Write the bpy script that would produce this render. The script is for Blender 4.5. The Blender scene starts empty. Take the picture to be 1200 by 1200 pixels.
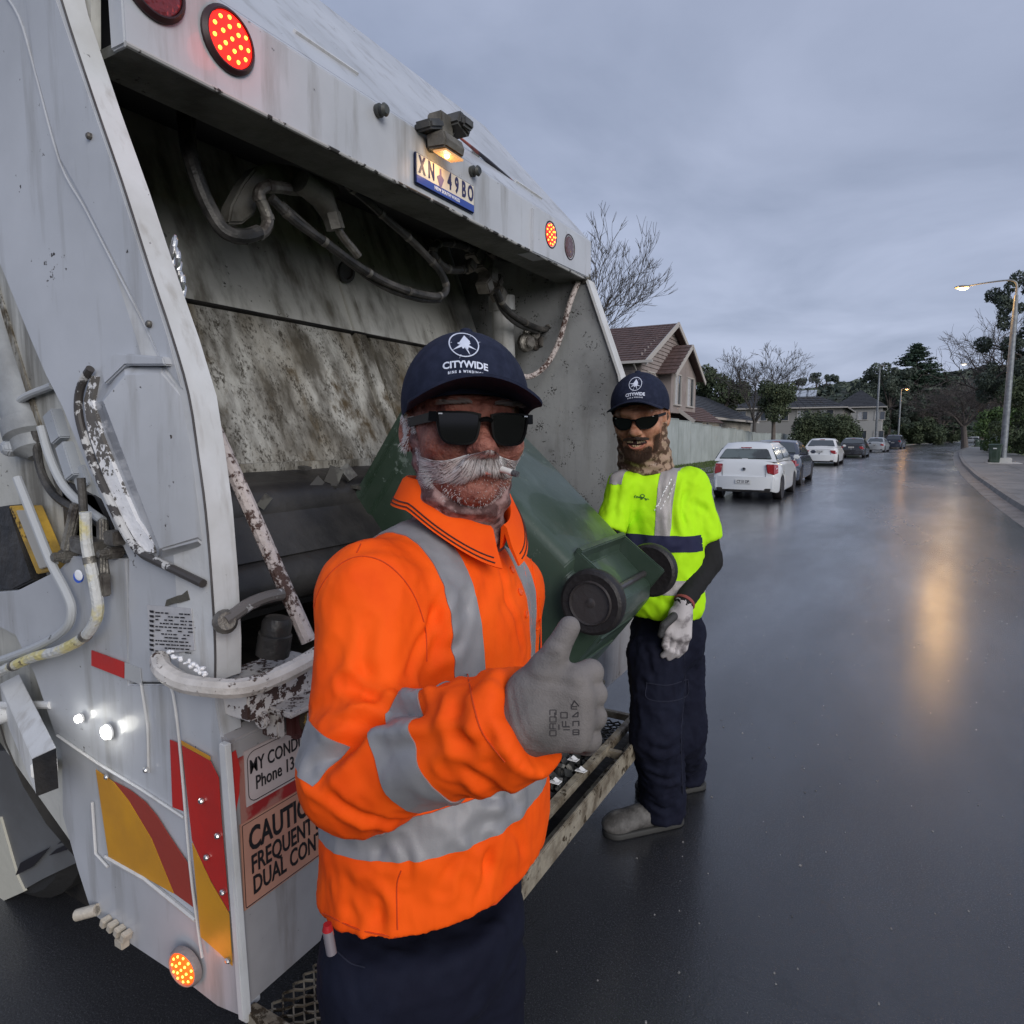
import bpy, bmesh, math, random
import numpy as np
from mathutils import Vector, Matrix, noise as mnoise
R = math.radians
sc = bpy.context.scene
COL = sc.collection
random.seed(7); RNG = np.random.default_rng(7)

# ---------------------------------------------------------------- camera
F, CX, CY, H = 780.0, 600.0, 600.0, 1.6
PITCH, YAW = R(6.50944), R(29.54607)
FW0 = np.array([-math.sin(YAW), math.cos(YAW), 0.0]); RT = np.array([math.cos(YAW), math.sin(YAW), 0.0])
FW = FW0*math.cos(PITCH)+np.array([0, 0, -math.sin(PITCH)]); UP = np.cross(RT, FW)
CAM = np.array([0, 0, H])
cd = bpy.data.cameras.new('camera'); cam = bpy.data.objects.new('camera', cd); COL.objects.link(cam)
cam.location = CAM; cam.rotation_euler = (R(90)-PITCH, 0, YAW)
cd.sensor_width = 36; cd.lens = 36*F/1200; cd.clip_start = .05; cd.clip_end = 5000
sc.camera = cam

# ---------------------------------------------------------------- world: overcast dusk sky
w = bpy.data.worlds.new('World'); sc.world = w; w.use_nodes = True
nt = w.node_tree; nd = nt.nodes; lk = nt.links; nd.clear()
out = nd.new('ShaderNodeOutputWorld'); bg = nd.new('ShaderNodeBackground')
sky = nd.new('ShaderNodeTexSky'); sky.sky_type = 'NISHITA'; sky.sun_disc = False
sky.sun_elevation = R(24); sky.sun_rotation = R(170); sky.dust_density = 3
tc = nd.new('ShaderNodeTexCoord'); sx = nd.new('ShaderNodeSeparateXYZ'); lk.new(tc.outputs['Generated'], sx.inputs[0])
def vmath(op, a, b=None):
    n = nd.new('ShaderNodeMath'); n.operation = op
    for i, v in enumerate((a, b)):
        if v is None: continue
        if hasattr(v, 'type'): lk.new(v, n.inputs[i])
        else: n.inputs[i].default_value = v
    return n.outputs[0]
# project the direction on a flat cloud deck
zc = vmath('ADD', vmath('MAXIMUM', sx.outputs[2], 0.0), 0.16)
cb = nd.new('ShaderNodeCombineXYZ'); lk.new(vmath('DIVIDE', sx.outputs[0], zc), cb.inputs[0]); lk.new(vmath('DIVIDE', sx.outputs[1], zc), cb.inputs[1])
n1 = nd.new('ShaderNodeTexNoise'); n1.inputs['Scale'].default_value = 1.15; n1.inputs['Detail'].default_value = 7; n1.inputs['Roughness'].default_value = .52
n1.inputs['Distortion'].default_value = .35
lk.new(cb.outputs[0], n1.inputs['Vector'])
cr = nd.new('ShaderNodeValToRGB'); lk.new(n1.outputs[0], cr.inputs[0])
cr.color_ramp.elements[0].position = .36; cr.color_ramp.elements[0].color = (2.55, 2.95, 4.05, 1)
cr.color_ramp.elements[1].position = .66; cr.color_ramp.elements[1].color = (3.75, 4.2, 5.55, 1)
hz = nd.new('ShaderNodeMapRange'); lk.new(sx.outputs[2], hz.inputs[0]); hz.inputs[1].default_value = 0; hz.inputs[2].default_value = .35
hz.inputs[3].default_value = 1.12; hz.inputs[4].default_value = .93
mh = nd.new('ShaderNodeVectorMath'); mh.operation = 'SCALE'; lk.new(cr.outputs[0], mh.inputs[0]); lk.new(hz.outputs[0], mh.inputs['Scale'])
mx = nd.new('ShaderNodeMixRGB'); mx.inputs[0].default_value = .9; lk.new(sky.outputs[0], mx.inputs[1]); lk.new(mh.outputs[0], mx.inputs[2])
bg.inputs[1].default_value = .1; lk.new(mx.outputs[0], bg.inputs[0]); lk.new(bg.outputs[0], out.inputs[0])

# ---------------------------------------------------------------- soft sun through cloud, from behind the camera
sl = bpy.data.lights.new('sun', 'SUN'); sun = bpy.data.objects.new('sun', sl); COL.objects.link(sun)
sl.energy = 1.5; sl.angle = R(40); sl.color = (1, .97, .93)
sd = Vector((0.80, -0.52, 0.40)); sun.rotation_euler = sd.to_track_quat('Z', 'Y').to_euler()
sky.sun_elevation = math.asin(sd.normalized().z); sky.sun_rotation = math.atan2(sd.x, sd.y)

sc.view_settings.view_transform = 'Standard'; sc.view_settings.look = 'None'
sc.view_settings.exposure = 0.4; sc.view_settings.gamma = 1; sc.view_settings.use_curve_mapping = False
sc.render.engine = 'CYCLES'; sc.cycles.use_denoising = True; sc.cycles.max_bounces = 6
sc.cycles.sample_clamp_indirect = 4; sc.cycles.caustics_reflective = False; sc.cycles.caustics_refractive = False

# ---------------------------------------------------------------- helpers
def ray(px, py): return FW+RT*(px-CX)/F-UP*(py-CY)/F
def on(px, py, axis, val):            # where the line of sight meets a real plane of the place
    d = ray(px, py); return Vector(CAM+d*((val-CAM[axis])/d[axis]))
def at(px, py, dep): return Vector(CAM+ray(px, py)*dep)
def V(*a): return Vector(a)

MATS = {}
def mat(name, col, rough=.5, metal=0., col2=None, vs=4., vdet=6., vlo=.4, vhi=.65, bump=0., bs=60., bd=4., bdist=.01, chip=None, chip2=None,
        streak=None, emis=None, es=1., coat=0., spec=.5, trans=0., ior=1.45, alpha=1., r2=None, stretch=None, sheen=0., sss=0., voro=None, wr=None):
    if name in MATS: return MATS[name]
    m = bpy.data.materials.new(name); m.use_nodes = True; t = m.node_tree; N = t.nodes; L = t.links
    b = N['Principled BSDF']; c = t.nodes.new('ShaderNodeTexCoord')
    b.inputs['Metallic'].default_value = metal; b.inputs['Specular IOR Level'].default_value = spec
    b.inputs['Coat Weight'].default_value = coat; b.inputs['Transmission Weight'].default_value = trans; b.inputs['IOR'].default_value = ior
    b.inputs['Alpha'].default_value = alpha; b.inputs['Sheen Weight'].default_value = sheen
    if sss: b.inputs['Subsurface Weight'].default_value = sss; b.inputs['Subsurface Radius'].default_value = (.012, .005, .003); b.inputs['Subsurface Scale'].default_value = 1
    src = c.outputs['Object']
    if stretch:
        mp = N.new('ShaderNodeMapping'); mp.inputs['Scale'].default_value = stretch; L.new(src, mp.inputs[0]); src = mp.outputs[0]
    def noi(s, d=6, r=.55, vec=None):
        n = N.new('ShaderNodeTexNoise'); n.inputs['Scale'].default_value = s; n.inputs['Detail'].default_value = d; n.inputs['Roughness'].default_value = r
        L.new(vec or src, n.inputs['Vector']); return n.outputs[0]
    def rng(o, a, z, lo=0., hi=1.):
        n = N.new('ShaderNodeMapRange'); n.inputs[1].default_value = a; n.inputs[2].default_value = z; n.inputs[3].default_value = lo; n.inputs[4].default_value = hi
        L.new(o, n.inputs[0]); return n.outputs[0]
    def mixc(f, a, z):
        n = N.new('ShaderNodeMixRGB'); L.new(f, n.inputs[0])
        for i, v in ((1, a), (2, z)):
            if hasattr(v, 'type'): L.new(v, n.inputs[i])
            else: n.inputs[i].default_value = (*v, 1)
        return n.outputs[0]
    def mixf(f, a, z):
        n = N.new('ShaderNodeMix'); n.data_type = 'FLOAT'; L.new(f, n.inputs[0])
        for i, v in ((2, a), (3, z)):
            if hasattr(v, 'type'): L.new(v, n.inputs[i])
            else: n.inputs[i].default_value = v
        return n.outputs[0]
    C = tuple(col); Rg = rough; hgt = None
    if col2 is not None:
        f = rng(noi(vs, vdet), vlo, vhi); C = mixc(f, C, col2)
        if r2 is not None: Rg = mixf(f, rough, r2)
    if streak:                       # vertical run-off stains: (colour, scale, threshold, strength)
        mp = N.new('ShaderNodeMapping'); mp.inputs['Scale'].default_value = (1, 1, .12); L.new(c.outputs['Object'], mp.inputs[0])
        f = rng(noi(streak[1], 7, .6, mp.outputs[0]), streak[2], streak[2]+.18, 0, streak[3]); C = mixc(f, C, streak[0])
    for ch in (chip, chip2):         # (colour, scale, threshold, softness)
        if ch:
            msk = noi(ch[1], 9, .68); big = noi(ch[1]*.14, 3, .5)
            n = N.new('ShaderNodeMath'); n.operation = 'MULTIPLY_ADD'; L.new(big, n.inputs[0]); n.inputs[1].default_value = .55; L.new(msk, n.inputs[2])
            f = rng(n.outputs[0], ch[2], ch[2]+ch[3]); C = mixc(f, C, ch[0]); Rg = mixf(f, Rg, .75)
            hgt = f if hgt is None else mixf(f, hgt, 1.)
    if hasattr(C, 'type'): L.new(C, b.inputs['Base Color'])
    else: b.inputs['Base Color'].default_value = (*C, 1)
    if hasattr(Rg, 'type'): L.new(Rg, b.inputs['Roughness'])
    else: b.inputs['Roughness'].default_value = Rg
    nrm = None
    if bump:
        bp = N.new('ShaderNodeBump'); bp.inputs['Strength'].default_value = bump; bp.inputs['Distance'].default_value = bdist
        if voro:
            vn = N.new('ShaderNodeTexVoronoi'); vn.inputs['Scale'].default_value = bs; L.new(src, vn.inputs['Vector']); L.new(vn.outputs[0], bp.inputs['Height'])
        else: L.new(noi(bs, bd), bp.inputs['Height'])
        nrm = bp.outputs[0]
    if wr:                           # cloth creases: (scale, depth in metres, strength, stretch)
        mp = N.new('ShaderNodeMapping'); mp.inputs['Scale'].default_value = wr[3]; L.new(c.outputs['Object'], mp.inputs[0])
        n = N.new('ShaderNodeTexNoise'); n.noise_type = 'RIDGED_MULTIFRACTAL'; n.inputs['Scale'].default_value = wr[0]; n.inputs['Detail'].default_value = 3; n.inputs['Distortion'].default_value = .6; L.new(mp.outputs[0], n.inputs['Vector'])
        bp = N.new('ShaderNodeBump'); bp.inputs['Strength'].default_value = wr[2]; bp.inputs['Distance'].default_value = wr[1]; L.new(n.outputs[0], bp.inputs['Height'])
        if nrm: L.new(nrm, bp.inputs['Normal'])
        nrm = bp.outputs[0]
    if hgt is not None:
        bp = N.new('ShaderNodeBump'); bp.invert = True; bp.inputs['Strength'].default_value = .5; bp.inputs['Distance'].default_value = .002
        L.new(hgt, bp.inputs['Height'])
        if nrm: L.new(nrm, bp.inputs['Normal'])
        nrm = bp.outputs[0]
    if nrm: L.new(nrm, b.inputs['Normal'])
    if emis: b.inputs['Emission Color'].default_value = (*emis, 1); b.inputs['Emission Strength'].default_value = es
    MATS[name] = m; return m

def frames(path):
    P = [Vector(p) for p in path]; n = len(P); T = []
    for i in range(n):
        a = P[max(i-1, 0)]; b = P[min(i+1, n-1)]; t = (b-a); T.append(t.normalized() if t.length > 1e-9 else V(0, 0, 1))
    u = T[0].orthogonal().normalized(); U = [u]
    for i in range(1, n):
        u = U[-1]-T[i]*U[-1].dot(T[i]); U.append(u.normalized() if u.length > 1e-6 else T[i].orthogonal().normalized())
    return P, T, U
def smooth_path(pts, k=5):
    P = [Vector(p) for p in pts]
    if len(P) < 3: return P
    P = [P[0]*2-P[1]]+P+[P[-1]*2-P[-2]]; o = []
    for i in range(1, len(P)-2):
        for j in range(k):
            t = j/k; a, b, c, d = P[i-1:i+3]
            o.append(.5*((2*b)+(-a+c)*t+(2*a-5*b+4*c-d)*t*t+(-a+3*b-3*c+d)*t**3))
    o.append(P[-2]); return o
class MB:
    def __init__(s): s.v = []; s.f = []; s.m = []; s.g = []
    def add(s, vs, fs, mi=0):
        o = len(s.v); q = len(s.f); s.v += [tuple(v) for v in vs]; s.f += [tuple(i+o for i in f) for f in fs]; s.m += [mi]*len(fs); s.g.append((o, len(s.v), q, len(s.f))); return s
    def box(s, c, d, rot=None, mi=0, taper=1.):
        x, y, z = d[0]/2, d[1]/2, d[2]/2; vs = []
        for zz in (-z, z):
            k = taper if zz > 0 else 1.
            vs += [V(-x*k, -y*k, zz), V(x*k, -y*k, zz), V(x*k, y*k, zz), V(-x*k, y*k, zz)]
        if rot is not None: vs = [rot @ v for v in vs]
        c = Vector(c); vs = [v+c for v in vs]
        return s.add(vs, [(3, 2, 1, 0), (4, 5, 6, 7), (0, 1, 5, 4), (1, 2, 6, 5), (2, 3, 7, 6), (3, 0, 4, 7)], mi)
    def bar(s, a, b, wd, ht, up=(0, 0, 1), mi=0):
        a, b = Vector(a), Vector(b); t = (b-a).normalized(); u = Vector(up); sd_ = t.cross(u).normalized(); u = sd_.cross(t)
        vs = [p+sd_*x*wd/2+u*z*ht/2 for p in (a, b) for x, z in ((-1, -1), (1, -1), (1, 1), (-1, 1))]
        return s.add(vs, [(0, 1, 2, 3), (7, 6, 5, 4), (4, 5, 1, 0), (5, 6, 2, 1), (6, 7, 3, 2), (7, 4, 0, 3)], mi)
    def prism(s, poly, ext, mi=0):
        n = len(poly); e = Vector(ext); P = [Vector(p) for p in poly]
        s.add(P+[p+e for p in P], [tuple(range(n))[::-1], tuple(range(n, 2*n))]+[(i, (i+1) % n, (i+1) % n+n, i+n) for i in range(n)], mi); return s
    def tube(s, path, r, n=8, mi=0, smooth=0, cap=True, flat=1.):
        if smooth: 
            k = len(path); rr = r
            path = smooth_path(path, smooth)
            if not np.isscalar(rr): r = np.interp(np.linspace(0, k-1, len(path)), range(k), rr)
        P, T, U = frames(path); vs = []; m = len(P)
        for i in range(m):
            ri = r if np.isscalar(r) else r[i]; w_ = T[i].cross(U[i])
            vs += [P[i]+(U[i]*math.cos(2*math.pi*j/n)+w_*math.sin(2*math.pi*j/n)*flat)*ri for j in range(n)]
        fs = [(i*n+j, i*n+(j+1) % n, (i+1)*n+(j+1) % n, (i+1)*n+j) for i in range(m-1) for j in range(n)]
        if cap: fs += [tuple(range(n))[::-1], tuple(range((m-1)*n, m*n))]
        return s.add(vs, fs, mi)
    def lathe(s, prof, c, axis, n=24, mi=0, cap=True):   # prof: [(radius, distance along axis)]
        c = Vector(c); a = Vector(axis).normalized(); u = a.orthogonal().normalized(); w_ = a.cross(u); vs = []; m = len(prof)
        for r, h in prof: vs += [c+a*h+(u*math.cos(2*math.pi*j/n)+w_*math.sin(2*math.pi*j/n))*r for j in range(n)]
        fs = [(i*n+j, i*n+(j+1) % n, (i+1)*n+(j+1) % n, (i+1)*n+j) for i in range(m-1) for j in range(n)]
        if cap: fs += [tuple(range(n))[::-1], tuple(range((m-1)*n, m*n))]
        return s.add(vs, fs, mi)
    def ball(s, c, r, nu=12, nv=8, mi=0, rot=None):
        c = Vector(c); r = (r, r, r) if np.isscalar(r) else r; vs = []
        for i in range(nv+1):
            a = math.pi*i/nv
            for j in range(nu):
                p = V(r[0]*math.sin(a)*math.cos(2*math.pi*j/nu), r[1]*math.sin(a)*math.sin(2*math.pi*j/nu), r[2]*math.cos(a))
                vs.append(c+(rot @ p if rot is not None else p))
        return s.add(vs, [(i*nu+j, (i+1)*nu+j, (i+1)*nu+(j+1) % nu, i*nu+(j+1) % nu) for i in range(nv) for j in range(nu)], mi)
    def mesh(s, name, mats, bevel=0, smooth=35):
        me = bpy.data.meshes.new(name); me.from_pydata(s.v, [], s.f)
        for m in (mats if isinstance(mats, (list, tuple)) else [mats]): me.materials.append(m)
        if any(s.m): me.polygons.foreach_set('material_index', s.m)
        bm = bmesh.new(); bm.from_mesh(me); bmesh.ops.remove_doubles(bm, verts=bm.verts, dist=1e-6) if len(s.v) < 60000 else None
        if len(s.f) < 60000: bmesh.ops.recalc_face_normals(bm, faces=bm.faces)
        if bevel:
            ed = [e for e in bm.edges if len(e.link_faces) == 2 and e.calc_face_angle(0) > R(40)]
            bmesh.ops.bevel(bm, geom=ed, offset=bevel, segments=2, affect='EDGES', clamp_overlap=True)
        bm.to_mesh(me); bm.free()
        if smooth: me.shade_smooth(); me.set_sharp_from_angle(angle=R(smooth))
        return me
    def each(s, name, mats, parent=None, bevel=0, smooth=35):      # every added shape as an object of its own
        o = None
        for a, b, c, d in s.g:
            m_ = MB(); m_.v = s.v[a:b]; m_.f = [tuple(i-a for i in f) for f in s.f[c:d]]; m_.m = s.m[c:d]; o = m_.build(name, mats, parent, bevel, smooth)
        return o
    def build(s, name, mats, parent=None, bevel=0, smooth=35, label=None, kind=None):
        return link(name, s.mesh(name, mats, bevel, smooth), parent, label, kind)
def link(name, me, parent=None, label=None, kind=None):
    o = bpy.data.objects.new(name, me); COL.objects.link(o)
    if parent is not None:
        o.parent = parent; o.matrix_parent_inverse = wm(parent).inverted()
    if label: o['label'] = label
    if kind: o['kind'] = kind
    return o
def wm(o):
    return (wm(o.parent) @ o.matrix_parent_inverse if o.parent else Matrix()) @ o.matrix_basis
def tag(o, label, cat, group=None):
    o['label'] = label; o['category'] = cat
    if group: o['group'] = group
    return o
def thing(name, label, cat, loc=(0, 0, 0), group=None):
    o = bpy.data.objects.new(name, None); COL.objects.link(o); o.location = loc; o.empty_display_size = .1
    return tag(o, label, cat, group)
def copy_tree(o, parent=None):
    c = o.copy(); COL.objects.link(c)
    if parent: c.parent = parent
    for ch in list(o.children): copy_tree(ch, c)
    return c
def structure(o): o['kind'] = 'structure'; return o
def text_mesh(s, size, depth=.0006, bold=0., align='CENTER', xs=1., space=1.):
    cu = bpy.data.curves.new('t', 'FONT'); cu.body = s; cu.size = size; cu.extrude = depth; cu.offset = bold; cu.align_x = align; cu.align_y = 'CENTER'
    cu.space_character = space; cu.resolution_u = 3
    o = bpy.data.objects.new('t', cu); COL.objects.link(o); dg = bpy.context.evaluated_depsgraph_get()
    me = bpy.data.meshes.new_from_object(o.evaluated_get(dg)); bpy.data.objects.remove(o); bpy.data.curves.remove(cu)
    if xs != 1: me.transform(Matrix.Scale(xs, 4, (1, 0, 0)))
    return me
def basis3(x, y, z, o): return Matrix(((x[0], y[0], z[0], o[0]), (x[1], y[1], z[1], o[1]), (x[2], y[2], z[2], o[2]), (0, 0, 0, 1)))
def text_on(name, s, size, M4, m, parent, **k):
    me = text_mesh(s, size, **k); me.transform(M4); me.materials.clear(); me.materials.append(m)
    return link(name, me, parent)
def point_light(name, loc, col, power, rad=.03, parent=None):
    l = bpy.data.lights.new(name, 'POINT'); l.color = col; l.energy = power; l.shadow_soft_size = rad
    o = bpy.data.objects.new(name, l); COL.objects.link(o); o.location = loc
    if parent is not None: o.parent = parent; o.matrix_parent_inverse = wm(parent).inverted()
    return o
# ---------------------------------------------------------------- ground, road, kerbs
def ground_sheets():
    grass = mat('verge_turf', (.045, .075, .02), .9, col2=(.08, .085, .03), vs=.6, bump=.6, bs=30)
    g = MB().add([(-900, -200, -.06), (900, -200, -.06), (900, 1500, -.06), (-900, 1500, -.06)], [(0, 1, 2, 3)])
    structure(g.build('ground', grass, smooth=0))
    # road centre lines: left and right edge by distance
    YS = [-60, -5, 6, 12, 17, 21, 31, 44, 60, 79, 100, 125, 150, 180, 230, 300]
    XR = [2.1, 2.1, 2.1, 2.1, 2.12, 2.2, 2.5, 3.1, 4.1, 5.5, 7.6, 10.4, 13.6, 18.5, 28, 44]
    XL = [-60, -60, -60, -60, -30, -6.2, -5.2, -5.0, -4.6, -3.6, -1.6, 1.4, 4.8, 9.6, 19, 35]
    ys = np.concatenate([np.linspace(-60, 40, 51), np.linspace(43, 300, 60)])
    xr = np.interp(ys, YS, XR); xl = np.interp(ys, YS, XL)
    m = bpy.data.materials.new('wet_asphalt'); m.use_nodes = True; t = m.node_tree; N = t.nodes; L = t.links; b = N['Principled BSDF']
    c = N.new('ShaderNodeTexCoord').outputs['Object']
    def noi(s, d=5, r=.55, v=None):
        n = N.new('ShaderNodeTexNoise'); n.inputs['Scale'].default_value = s; n.inputs['Detail'].default_value = d; n.inputs['Roughness'].default_value = r; L.new(v or c, n.inputs['Vector']); return n.outputs[0]
    def rng(o, a, z, lo, hi):
        n = N.new('ShaderNodeMapRange'); n.inputs[1].default_value = a; n.inputs[2].default_value = z; n.inputs[3].default_value = lo; n.inputs[4].default_value = hi; L.new(o, n.inputs[0]); return n.outputs[0]
    def mixc(f, a, z):
        n = N.new('ShaderNodeMixRGB'); L.new(f, n.inputs[0]); 
        for i, v in ((1, a), (2, z)):
            if hasattr(v, 'type'): L.new(v, n.inputs[i])
            else: n.inputs[i].default_value = (*v, 1)
        return n.outputs[0]
    mp = N.new('ShaderNodeMapping'); mp.inputs['Scale'].default_value = (1, .25, 1); L.new(c, mp.inputs[0])
    patch = noi(.45, 5, .55, mp.outputs[0])
    base = mixc(rng(noi(190, 4, .9), .54, .74, 0, 1), (.020, .021, .025), (.19, .19, .195))
    base = mixc(rng(noi(.8, 6), .35, .7, 0, .45), base, (.042, .044, .050))
    vc = N.new('ShaderNodeTexVoronoi'); vc.feature = 'DISTANCE_TO_EDGE'; vc.inputs['Scale'].default_value = .22
    wv = N.new('ShaderNodeVectorMath'); wv.operation = 'MULTIPLY_ADD'; 
    nc = N.new('ShaderNodeTexNoise'); nc.inputs['Scale'].default_value = 1.1; nc.inputs['Detail'].default_value = 6; L.new(c, nc.inputs['Vector'])
    L.new(nc.outputs[1], wv.inputs[0]); wv.inputs[1].default_value = (1.6, 1.6, 1.6); L.new(c, wv.inputs[2]); L.new(wv.outputs[0], vc.inputs['Vector'])
    crk = rng(vc.outputs[0], .0, .003, .35, 0); base = mixc(crk, base, (.008, .008, .009))
    L.new(base, b.inputs['Base Color']); L.new(rng(patch, .3, .7, .18, .32), b.inputs['Roughness']); b.inputs['IOR'].default_value = 1.52
    b.inputs['Specular IOR Level'].default_value = .5
    bp = N.new('ShaderNodeBump'); bp.inputs['Distance'].default_value = .0034; L.new(noi(120, 4, .7), bp.inputs['Height']); L.new(rng(patch, .3, .7, .5, .95), bp.inputs['Strength'])
    bp2 = N.new('ShaderNodeBump'); bp2.inputs['Distance'].default_value = .02; bp2.inputs['Strength'].default_value = .15; L.new(noi(2.6, 4), bp2.inputs['Height']); L.new(bp.outputs[0], bp2.inputs['Normal'])
    L.new(bp2.outputs[0], b.inputs['Normal'])
    # film of rain water lying on the stones
    L.new(rng(noi(.7, 5, .6, mp.outputs[0]), .35, .62, .25, .9), b.inputs['Coat Weight']); L.new(rng(patch, .3, .7, .11, .24), b.inputs['Coat Roughness'])
    bp3 = N.new('ShaderNodeBump'); bp3.inputs['Distance'].default_value = .0017; bp3.inputs['Strength'].default_value = .6; L.new(noi(70, 3, .6), bp3.inputs['Height']); L.new(bp2.outputs[0] if False else bp3.outputs[0], b.inputs['Coat Normal'])
    rd = MB(); n = len(ys); vs = []
    for y, a, z in zip(ys, xl, xr): vs += [(a, y, 0), ((a+z)/2, y, .03 if y > 14 else .0), (z, y, 0)]
    rd.add(vs, [(i*3+k, i*3+k+1, i*3+k+4, i*3+k+3) for i in range(n-1) for k in (0, 1)])
    structure(rd.build('road', m, smooth=30))
    conc = mat('kerb_concrete', (.20, .19, .18), .55, col2=(.11, .105, .10), vs=1.5, bump=.35, bs=120, chip=((.06, .06, .055), 9, .93, .06))
    path = mat('footpath_concrete', (.19, .185, .18), .5, col2=(.12, .12, .118), vs=.9, bump=.3, bs=90, r2=.35)
    # right gutter + kerb sections, each a casting of its own near the camera
    gut = MB(); kb = bpy.data.objects.new('kerb', None); COL.objects.link(kb); structure(kb)
    def sect(y0, y1, side):
        X = (lambda y: np.interp(y, YS, XR)) if side > 0 else (lambda y: np.interp(y, YS, XL))
        mb = MB(); prof = [(0, .004), (.34, .022), (.38, .13), (.54, .135), (.54, -.05), (0, -.05)]
        g_ = .006; vs = []
        for y in (y0+g_, y1-g_): vs += [(X(y)+side*dx, y, z) for dx, z in prof]
        k = len(prof); mb.add(vs, [tuple(range(k)), tuple(range(k, 2*k))[::-1]]+[(i, (i+1) % k, (i+1) % k+k, i+k) for i in range(k)])
        return mb
    y = 6.; 
    while y < 90: sect(y, y+2.4, 1).build('kerb_stone', conc, kb, smooth=25); y += 2.4
    while y < 290: sect(y, y+8, 1).build('kerb_stone', conc, kb, smooth=25); y += 8
    y = 22.
    while y < 290: sect(y, y+6, -1).build('kerb_stone', conc, kb, smooth=25); y += 6
    # footpath slabs on the right, verge sheet beyond
    fp = bpy.data.objects.new('footpath', None); COL.objects.link(fp); structure(fp)
    y = 7.6
    while y < 110:
        L_ = 1.5 if y < 40 else 4.0
        for a, z in ((.545, 2.2), (2.21, 4.4)):
            vs = []
            for yy in (y+.008, y+L_-.008): x = float(np.interp(yy, YS, XR)); vs += [(x+a, yy, .13+.004*random.random()), (x+z-.01, yy, .135)]
            MB().add([vs[0], vs[1], vs[3], vs[2]], [(0, 1, 2, 3)]).add([Vector(v)-V(0, 0, .05) for v in (vs[0], vs[1], vs[3], vs[2])], [(3, 2, 1, 0)]).build('paving_slab', path, fp, smooth=0)
        y += L_
    sub = MB(); vs = []
    for yy in np.linspace(5, 290, 70): x = float(np.interp(yy, YS, XR)); vs += [(x+.54, yy, .105), (x+60, yy, .105)]
    sub.add(vs, [(2*i, 2*i+1, 2*i+3, 2*i+2) for i in range(69)]); structure(sub.build('verge', grass, smooth=0))
    sub = MB(); vs = []
    for yy in np.linspace(22, 290, 70): x = float(np.interp(yy, YS, XL)); vs += [(x-.54, yy, .12), (x-90, yy, .12)]
    sub.add(vs, [(2*i+1, 2*i, 2*i+2, 2*i+3) for i in range(69)]); structure(sub.build('verge', grass, smooth=0))
    # left footpath strip
    y = 24.
    while y < 70:
        vs = []
        for yy in (y+.01, y+1.99): x = float(np.interp(yy, YS, XL)); vs += [(x-2.3, yy, .127), (x-1.0, yy, .127)]
        MB().add([vs[1], vs[0], vs[2], vs[3]], [(0, 1, 2, 3)]).build('paving_slab', path, fp, smooth=0)
        y += 2.
    # short grass blades on the left verge by the hatchback
    gb = MB(); bl = mat('grass_blades', (.05, .10, .02), .8, col2=(.10, .12, .04), vs=3)
    for _ in range(9000):
        yy = 24+RNG.random()**1.3*38; x = float(np.interp(yy, YS, XL)); xx = x-.6-RNG.random()*3.6
        h_ = .05+.06*RNG.random(); a = RNG.random()*6.28; dx, dy = math.cos(a)*.012, math.sin(a)*.012
        gb.add([(xx-dx, yy-dy, .12), (xx+dx, yy+dy, .12), (xx+(RNG.random()-.5)*.04, yy, .12+h_)], [(0, 1, 2)])
    gb.build('grass', bl, smooth=0, kind='stuff')
    gv = MB(); rr = random.Random(21)
    for _ in range(900):
        y = .3+rr.random()**1.6*16; x = -1.2+rr.random()*3.4; s = rr.uniform(.0015, .0045)
        gv.box((x, y, s*.4+.0), (s*rr.uniform(1, 2), s*rr.uniform(1, 2), s), Matrix.Rotation(rr.uniform(0, 3), 3, 'Z'), taper=.6)
    gv.build('loose_grit', mat('pale_grit', (.30, .29, .28), .5, col2=(.06, .06, .06), vs=3), smooth=0, kind='stuff')
    lv = MB()
    for _ in range(420):
        y = 9+rr.random()**1.3*38; x = float(np.interp(y, YS, XR))+rr.gauss(-.12, .28) if rr.random() < .75 else rr.uniform(-3, 2); s = rr.uniform(.012, .03); a = rr.uniform(0, 6.28); dx, dy = math.cos(a)*s, math.sin(a)*s
        z = .035 if x < float(np.interp(y, YS, XR))+.3 else .145
        lv.add([(x-dx, y-dy, z), (x-dy*.4, y+dx*.4, z+.004), (x+dx, y+dy, z), (x+dy*.4, y-dx*.4, z+.006)], [(0, 1, 2, 3)])
    lv.build('fallen_leaves', mat('wet_leaf', (.10, .06, .025), .5, col2=(.05, .04, .02), vs=8), smooth=0, kind='stuff')
ground_sheets()
# ---------------------------------------------------------------- the rear-loading garbage truck
SY, BX, LX, RY = .81, -1.38, -1.10, 3.23        # near side plane, beam face, lower rear face, far side plane
paint = mat('white_truck_paint', (.50, .52, .56), .36, col2=(.36, .375, .40), vs=2.2, vlo=.35, vhi=.75, bump=.12, bs=9, bdist=.01, coat=.25,
            chip=((.035, .03, .028), 60, 1.0, .02), streak=((.20, .19, .17), 14, .52, .55))
paint_old = mat('chalky_white_paint', (.62, .63, .64), .5, col2=(.50, .50, .49), vs=5, bump=.4, bs=26, bdist=.004, chip=((.05, .04, .035), 60, 1.0, .02), streak=((.25, .22, .18), 22, .55, .5))
paint_dirty = mat('grimy_hopper_paint', (.56, .56, .53), .5, col2=(.42, .42, .39), vs=2.5, bump=.5, bs=30, bdist=.004, chip=((.04, .036, .03), 45, .96, .06),
                  streak=((.07, .06, .04), 8, .47, .8))
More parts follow.
